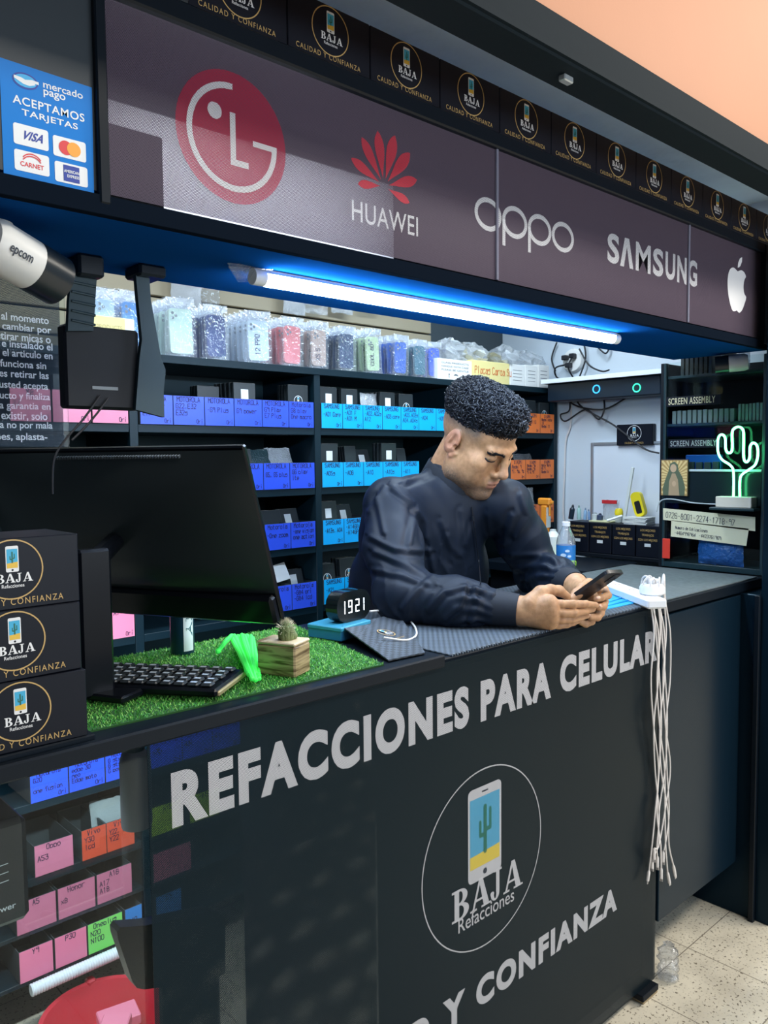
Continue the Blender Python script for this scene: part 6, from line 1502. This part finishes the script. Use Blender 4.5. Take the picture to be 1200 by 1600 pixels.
lips = sm(f_, .092, .096)*(1-sm(np.abs(u_+.066), .009, .012))*(1-sm(np.abs(l_), .018, .025))*sel; blend(.6*lips, (.42, .17, .14))
fade = sm(u_, .012, .062)*(1-sm(f_, .040, .064))*sel; blend(np.clip(fade*(.65+.30*rn), 0, .97), (.075, .075, .08))
blend(.5*sm(np.abs(l_), .076, .084)*(1-sm(np.abs(u_), .035, .045))*sel, (.62, .27, .20))
blend(.35*sm(f_, .104, .116)*(1-sm(np.abs(u_+.03), .02, .03))*sel, (.56, .30, .21))
SK, nt, out = mix_nodes('skin'); N_ = nt.nodes.new; p_ = N_('ShaderNodeBsdfPrincipled'); p_.inputs['Roughness'].default_value = .56
at = N_('ShaderNodeAttribute'); at.attribute_name = 'skin_tint'; nt.links.new(p_.outputs[0], out.inputs[0])
tc_ = N_('ShaderNodeTexCoord'); nz_ = N_('ShaderNodeTexNoise'); nz_.inputs['Scale'].default_value = 90; nz_.inputs['Detail'].default_value = 5; nt.links.new(tc_.outputs['Object'], nz_.inputs['Vector'])
rp_ = N_('ShaderNodeValToRGB'); rp_.color_ramp.elements[0].position = .3; rp_.color_ramp.elements[0].color = (.80, .74, .70, 1); rp_.color_ramp.elements[1].position = .68; rp_.color_ramp.elements[1].color = (1.08, 1.05, 1.02, 1); nt.links.new(nz_.outputs['Fac'], rp_.inputs[0])
mu_ = N_('ShaderNodeMix'); mu_.data_type = 'RGBA'; mu_.blend_type = 'MULTIPLY'; mu_.inputs['Factor'].default_value = 1; nt.links.new(at.outputs['Color'], mu_.inputs['A']); nt.links.new(rp_.outputs[0], mu_.inputs['B']); nt.links.new(mu_.outputs['Result'], p_.inputs['Base Color'])
n2_ = N_('ShaderNodeTexNoise'); n2_.inputs['Scale'].default_value = 420; n2_.inputs['Detail'].default_value = 3; nt.links.new(tc_.outputs['Object'], n2_.inputs['Vector']); b_ = N_('ShaderNodeBump'); b_.inputs['Strength'].default_value = .25; b_.inputs['Distance'].default_value = .0008; nt.links.new(n2_.outputs['Fac'], b_.inputs['Height']); nt.links.new(b_.outputs[0], p_.inputs['Normal'])
p_.inputs['Subsurface Weight'].default_value = .12; p_.inputs['Subsurface Radius'].default_value = (.010, .004, .002); p_.inputs['Subsurface Scale'].default_value = .6
bo = pmesh('body', parts, [SK], man, tint)
NAIL = M('nail', (.62, .38, .27), .3)
for tip_, prev_, up_ in ((q(575, 345, 1.924), q(490, 288, 1.912), (-.35, -.2, .9)), (q(880, 372, 1.932), q(930, 360, 1.940), (-.6, -.6, .5)), (q(900, 455, 1.935), q(955, 448, 1.950), (-.6, -.6, .4))):
    d_ = N3(tip_-prev_); n_2 = np.array(up_, float); n_2 = N3(n_2-d_*(n_2 @ d_)); s_2 = np.cross(d_, n_2)
    Rn = Matrix([[float(s_2[i]), float(d_[i]), float(n_2[i])] for i in range(3)])
    G().ell(Vector(tip_+n_2*.0073-d_*.001), (.0048, .0065, .0011), 12, 0, None, Rn).build('nail', [NAIL], bo)
# ---- eyebrows, lashes
HAIR = M('hair_black', (.010, .012, .018), .5, spec=.35)
hv = head[0]
def snap(p, o=.0009):
    p = np.array(p); i = np.argsort(((hv-p)**2).sum(1))[:6]; m = hv[i].mean(0); return m+N3(m-HC_)*o
for sg in (-1, 1):
    g = G(); random.seed(11+sg)
    for k in range(230):
        t = random.random(); a = hp_(.1035-.024*t**1.8, sg*(.010+.046*t), .0205+.006*math.sin(t*2.4)-.004*t+random.gauss(0, .0024)); b = snap(a+HS*(hl*sg*.008+hu*random.uniform(-.001, .003)-hf*.002), .0014); a = snap(a, .0006)
        g.tube([a, b], [.0010, .0003], 3, 0, False)
    g.build('eyebrow', [HAIR], bo)
    g = G(); P = [hp_(.0965-.0155*abs(t)**1.6-.004*(t*sg > 0), sg*.033+.0165*t, .0045-.0045*(1-t*t)) for t in np.linspace(-1, 1, 9)]; P = [snap(p_2, .0004) for p_2 in P]
    g.tube(spline(P, 3), .0023, 5); g.build('eyelashes', [HAIR], bo)
# ---- curly hair
hs = SDF(hp_(0, 0, .09)-.2, hp_(0, 0, .09)+.2, .004)
hs.ell(hp_(-.008, 0, .088), np.array((.104, .083, .066))*HS, .01, HR); hs.ell(hp_(.050, 0, .108), np.array((.052, .064, .036))*HS, .03, HR); hs.ell(hp_(-.058, 0, .088), np.array((.052, .064, .052))*HS, .03, HR)
low = hp_(0, 0, .064); hs.ell(hp_(-.03, 0, -.075), np.array((.26, .2, .131))*HS, .012, HR, True)
hc, hq = hs.mesh(); random.seed(5)
g = G(); g.add([tuple(p) for p in hc], [tuple(q_) for q_ in hq])
tri = hc[hq].mean(1); e1 = hc[hq[:, 1]]-hc[hq[:, 0]]; e2 = hc[hq[:, 3]]-hc[hq[:, 0]]; nn = np.cross(e1, e2); nn /= np.linalg.norm(nn, axis=1)[:, None]+1e-12
rng = np.random.default_rng(4); pick = rng.choice(len(tri), 4200)
for i in pick:
    c = tri[i]; n = nn[i]
    if n @ (c-HC_) < 0: n = -n
    lc = (c-HC_) @ HR.T/HS
    t1 = N3(np.cross(n, rng.normal(size=3))); t2 = np.cross(n, t1); ang = rng.random()*6.28; r0 = rng.uniform(.0035, .0095); n_ = 9; P = []; rad = []
    tw = rng.uniform(3.2, 5.6)*rng.choice((-1, 1)); lift = rng.uniform(.002, .014)
    if lc[2] < .085: lift *= .5
    for k in range(n_):
        t = k/(n_-1); A = ang+tw*t; rr_2 = r0*(1-.35*t)
        P.append(c+n*(lift*math.sin(PI*min(1, t*1.15))-.002+.002*t)+t1*(rr_2*math.cos(A))+t2*(rr_2*math.sin(A))+t1*(.008*t)); rad.append(.0013*(1-.6*t)+.0003)
    g.tube(P, rad, 4, 0, False)
g.build('hair', [HAIR], man, smooth=80)
# ---- jacket
NAVY = M('jacket_navy', (.0045, .010, .023), .56, spec=.27)
nt = NAVY.node_tree; N_ = nt.nodes.new; tc_ = N_('ShaderNodeTexCoord'); nz_ = N_('ShaderNodeTexNoise'); nz_.noise_type = 'RIDGED_MULTIFRACTAL'; nz_.inputs['Scale'].default_value = 5.5; nz_.inputs['Detail'].default_value = 2.5; nz_.inputs['Roughness'].default_value = .45; nz_.inputs['Distortion'].default_value = .7
mp_ = N_('ShaderNodeMapping'); mp_.inputs['Rotation'].default_value = (.5, .3, .6); mp_.inputs['Scale'].default_value = (1.5, .8, .7); bp_ = N_('ShaderNodeBump'); bp_.inputs['Strength'].default_value = .55; bp_.inputs['Distance'].default_value = .016
nt.links.new(tc_.outputs['Object'], mp_.inputs[0]); nt.links.new(mp_.outputs[0], nz_.inputs['Vector']); nt.links.new(nz_.outputs[0], bp_.inputs['Height']); nt.links.new(bp_.outputs[0], nt.nodes['Principled BSDF'].inputs['Normal']); RIB = M('jacket_rib', (.006, .010, .020), .75)
jk = SDF((1.20, 1.08, .84), (2.16, 2.08, 1.53), .0042)
lean = N3(NB-HIP); BR_ = np.array([sh, N3(np.cross(lean, sh)), lean])
jk.ell(HIP+[0, 0, .0], (.175, .140, .14), .05, BR_); jk.ell(BEL, (.185, .150, .17), .05, BR_); jk.ell(BEL+np.array([-.01, -.10, .05]), (.16, .10, .13), .06, BR_); jk.ell((1.80, 1.63, 1.17), (.10, .09, .15), .06); jk.ell(CHE, (.186, .135, .165), .05, BR_)
jk.ell(CHE+lean*.07-BR_[1]*0, (.185, .105, .10), .04, BR_)
jk.cap(NB-[0, 0, .040], SHR+[.01, -.004, .002], .070, .064, .04); jk.cap(NB-[0, 0, .040], SHL+[-.01, .004, .002], .070, .064, .04)
jk.cap(NB-[0, 0, .05], NB+np.array([.0, -.012, .004]), .086, .074, .03)
jk.chain([SHR, SHR*.5+ELR*.5+[-.006, 0, 0], ELR, ELR+(WRR-ELR)*.45, ELR+(WRR-ELR)*.75], [.066, .069, .063, .058, .046], .045)
jk.chain([SHL, SHL*.5+ELL*.5, ELL, ELL+(WRL-ELL)*.5, ELL+(WRL-ELL)*.80], [.066, .067, .061, .055, .044], .045)
jP, jQ = jk.mesh()
# folds: soft ridges that gather at elbows, armpits and above the cuffs
def seg(P, a, b):
    ab = b-a; t = np.clip(((P-a) @ ab)/(ab @ ab), 0, 1.0); return t, np.linalg.norm(P-a-t[:, None]*ab, axis=1)
nrm = np.zeros_like(jP); fn_ = np.cross(jP[jQ[:, 1]]-jP[jQ[:, 0]], jP[jQ[:, 3]]-jP[jQ[:, 0]])
for c_ in range(4): np.add.at(nrm, jQ[:, c_], fn_)
nrm /= np.linalg.norm(nrm, axis=1)[:, None]+1e-12
disp = np.zeros(len(jP))
for (S_, E2, W2, ph_) in ((SHR, ELR, WRR, 0.), (SHL, ELL, WRL, 2.)):
    t1_, d1 = seg(jP, S_, E2); t2_, d2 = seg(jP, E2, W2)
    near1 = np.exp(-(d1/.085)**4); near2 = np.exp(-(d2/.075)**4)
    ax1 = N3(E2-S_); ax2 = N3(W2-E2); b1 = N3(np.cross(ax1, (.3, .5, .8))); c1_ = np.cross(ax1, b1); b2 = N3(np.cross(ax2, (.3, .5, .8))); c2_ = np.cross(ax2, b2)
    an1 = np.arctan2((jP-S_) @ c1_, (jP-S_) @ b1); an2 = np.arctan2((jP-E2) @ c2_, (jP-E2) @ b2)
    rg = lambda x: 1-2*np.abs(np.sin(x))**.8
    w_n = np.array([mnoise.noise(Vector((float(p[0])*9, float(p[1])*9, float(p[2])*9+ph_))) for p in jP])
    endf = 1-sm(t2_, .60, .74)
    disp += near1*(.0018*rg(8*t1_+1.3*np.sin(an1+ph_)+3.5*w_n)+.0032*sm(t1_, .45, .95)*rg(12*t1_+1.6*np.sin(an1+1)+4*w_n))
    disp += near2*endf*(.0036*(1-sm(t2_, .25, .7))*rg(11*t2_+1.5*np.sin(an2+ph_)+4*w_n)+.0030*rg(7*t2_+1.3*an2+4.5*w_n))
    disp += near2*sm(t2_, .45, .62)*(1-sm(t2_, .70, .76))*(.0035*np.sin(13*an2)+.004)
s_ = (jP-CHE) @ sh; u2 = (jP-CHE) @ lean; body_w = np.exp(-(np.minimum(seg(jP, SHR, ELR)[1], seg(jP, SHL, ELL)[1])/.085)**-4.0*0) 
disp += .0030*rg(24*s_+9*u2*np.sign(s_)+2.5*w_n)*np.exp(-((u2+.02)/.15)**2)*np.exp(-(s_/.18)**4)
disp += np.array([.0035*mnoise.noise(Vector((float(p[0])*14, float(p[1])*14, float(p[2])*9))) for p in jP])
FOLDS = [[(580, 839), (617, 857), (668, 861)], [(585, 862), (625, 878), (673, 901)], [(583, 890), (631, 898), (679, 912)], [(673, 904), (653, 921), (628, 952)], [(670, 952), (693, 924), (736, 915), (770, 929)], [(696, 966), (719, 946), (727, 921)], [(741, 921), (747, 946), (736, 972)],
 [(755, 930), (776, 940)], [(753, 942), (775, 951)], [(754, 956), (774, 962)], [(755, 970), (773, 972)], [(614, 762), (645, 785), (665, 816), (666, 839)], [(602, 762), (577, 799)], [(701, 838), (707, 873)], [(690, 816), (702, 850), (716, 866)], [(781, 838), (775, 861)], [(801, 807), (787, 850)], [(672, 860), (680, 905)], [(722, 800), (728, 850)], [(762, 805), (768, 850)],
 [(815, 773), (826, 807), (806, 839)], [(801, 867), (843, 867), (869, 878)], [(804, 890), (832, 884), (872, 890)], [(823, 907), (852, 898), (886, 904)], [(634, 751), (673, 734)], [(590, 780), (600, 830)], [(650, 800), (640, 850)]]
rel_ = jP-np.array([0, 0, CAMH]); cc3 = rel_ @ RC.T; uv = np.stack([cc3[:, 0]/cc3[:, 2]*F+600, cc3[:, 1]/cc3[:, 2]*F+800], 1)
face_ = sm(-(nrm*(rel_/np.linalg.norm(rel_, axis=1)[:, None])).sum(1), .05, .35)
for fi, fl_ in enumerate(FOLDS):
    best = np.full(len(jP), 1e9); sgn = np.zeros(len(jP)); tt_ = np.zeros(len(jP))
    for (a, b) in zip(fl_, fl_[1:]):
        a = np.array(a, float); b = np.array(b, float); ab = b-a; t = np.clip(((uv-a) @ ab)/(ab @ ab), 0, 1); e = uv-a-t[:, None]*ab; d = np.linalg.norm(e, axis=1); m_ = d < best
        best[m_] = d[m_]; sgn[m_] = np.sign(ab[0]*e[:, 1]-ab[1]*e[:, 0])[m_]
    sd = best*sgn; am = 1.0 if fi not in (7, 8, 9, 10, 13, 14, 15, 18, 19) else .6
    disp += face_*am*(.0040*np.exp(-(sd/4.2)**2)-.0034*np.exp(-((sd-8.5)/4.5)**2))
jP = jP+nrm*disp[:, None]
jP[:, 2] = np.where((jP[:, 1] < 1.585) & (jP[:, 2] < WT+.006), WT+.0055+.0005*np.clip(jP[:, 2]-WT, -1, 0), jP[:, 2])
jo = pmesh('jacket', [(jP, jQ)], [NAVY], man)
# zip, collar, cuffs
def surf(p, d):   # march a point onto the jacket
    p = np.array(p, float); i = np.argmin(((jP-p) @ N3(d)*-1)+4*np.linalg.norm(np.cross(jP-p, N3(d)), axis=1)); return jP[i]
tf_ = np.cross(sh, lean); tf_ = tf_ if tf_[1] < 0 else -tf_
def cuff(a, b, r0, r1, nm):
    g = G(); m = 26; n = 40; ax = N3(b-a); x_ = N3(np.cross(ax, (0, 0, 1))); y_2 = np.cross(ax, x_); V2 = []; f = []
    prof = [(0., r0*.90), (.05, r0), (.25, r0*1.0), (.55, (r0+r1)/2), (.9, r1), (1., r1*.98), (1., r1*.82), (.9, r1*.80)]
    for t, r in prof:
        for k in range(n*2):
            A = PI*k/n; rr2 = r*(1+.018*(k % 2)); V2.append(a+(b-a)*t+x_*rr2*math.cos(A)+y_2*rr2*math.sin(A))
    nn2 = 2*n
    for i in range(len(prof)-1):
        for k in range(nn2): f.append((i*nn2+k, i*nn2+(k+1) % nn2, (i+1)*nn2+(k+1) % nn2, (i+1)*nn2+k))
    for p in V2:
        if p[1] < 1.585 and p[2] < WT+.0055: p[2] = WT+.0055
    g.add([tuple(p) for p in V2], f); g.build(nm, [RIB], jo, smooth=60)
cuff(ELR+(WRR-ELR)*.735, ELR+(WRR-ELR)*1.0, .043, .0385, 'cuff'); cuff(ELL+(WRL-ELL)*.78, ELL+(WRL-ELL)*1.04, .042, .036, 'cuff')
# collar: a ribbed stand-up band round the neck
ca_ = N3(N3(hp_(-.02, 0, -.05)-NB)+np.array([0, -.25, .75])); cc_ = NB+np.array([.002, -.016, .012])
cx_ = N3(sh-ca_*(sh @ ca_)); cy_ = np.cross(ca_, cx_)
g = G(); n = 90; V2 = []; f = []
for r, z in ((.090, -.030), (.087, -.006), (.0825, .026), (.0805, .029), (.077, .025), (.080, -.004)):
    for k in range(n):
        A = 2*PI*k/n; rr2 = r*(1+.010*(k % 2)); fr_ = math.sin(A)   # cy_ side
        V2.append(cc_+cx_*rr2*math.cos(A)*.98+cy_*rr2*1.02*math.sin(A)+ca_*z)
for i in range(5):
    for k in range(n): f.append((i*n+k, i*n+(k+1) % n, (i+1)*n+(k+1) % n, (i+1)*n+k))
g.add([tuple(p) for p in V2], f); g.build('collar', [RIB], jo, smooth=60)
zt0_ = cc_+tf_*.082-ca_*.01
P = []
for zx, zy in ((737, 792), (739, 806), (741, 820), (743, 836), (745, 852), (747, 868), (749, 884), (750, 900), (751, 912)):
    r_ = N3(_ray(zx, zy)); rel = jP-np.array([0, 0, CAMH]); dp = rel @ r_; pe = np.linalg.norm(rel-dp[:, None]*r_, axis=1); m_ = pe < .009
    if not m_.any(): continue
    dd = dp[m_].min(); P.append(Vector(np.array([0, 0, CAMH])+r_*(dd-.002)))
for _ in range(2): P = [P[0]]+[(P[i-1]+P[i]*2+P[i+1])/4 for i in range(1, len(P)-1)]+[P[-1]]
g = G().tube(spline(P, 4), .0016, 6); g.build('zipper', [M('zip_dark', (.02, .025, .035), .3, .5)], jo)
g = G().box(-.004, .004, -.0015, .0015, -.014, 0, .001, 0, Matrix.Translation(P[1]+Vector(tf_)*.002)); g.build('zip_pull', [M('zip_dark')], jo)
# trousers and shoes, below the counter top
tr = SDF((1.45, 1.70, .02), (2.05, 2.10, 1.06), .010); JEAN = M('trouser_dark', (.018, .022, .035), .8)
tr.ell(HIP, (.165, .13, .12), .04, BR_)
for sg, fx in ((-1, 1.63), (1, 1.85)):
    hj = HIP+sh*sg*.09-[0, 0, .04]; kn = np.array([fx, 1.86, .50]); an = np.array([fx, 1.93, .09]); tr.chain([hj, kn, an], [.095, .068, .058], .04)
tP, tQ = tr.mesh(); pmesh('trousers', [(tP, tQ)], [JEAN], man)
for fx in (1.63, 1.85):
    sd_ = SDF((fx-.08, 1.70, -.01), (fx+.08, 2.04, .16), .006); sd_.cap((fx, 1.93, .05), (fx, 1.80, .035), .045, .036, .02).cap((fx, 1.94, .04), (fx, 1.94, .10), .046, .050, .02)
    a_, b_2 = sd_.mesh(); a_[:, 2] = np.maximum(a_[:, 2], .0005); pmesh('shoe', [(a_, b_2)], [M('shoe_black', (.012, .012, .014), .5)], man)
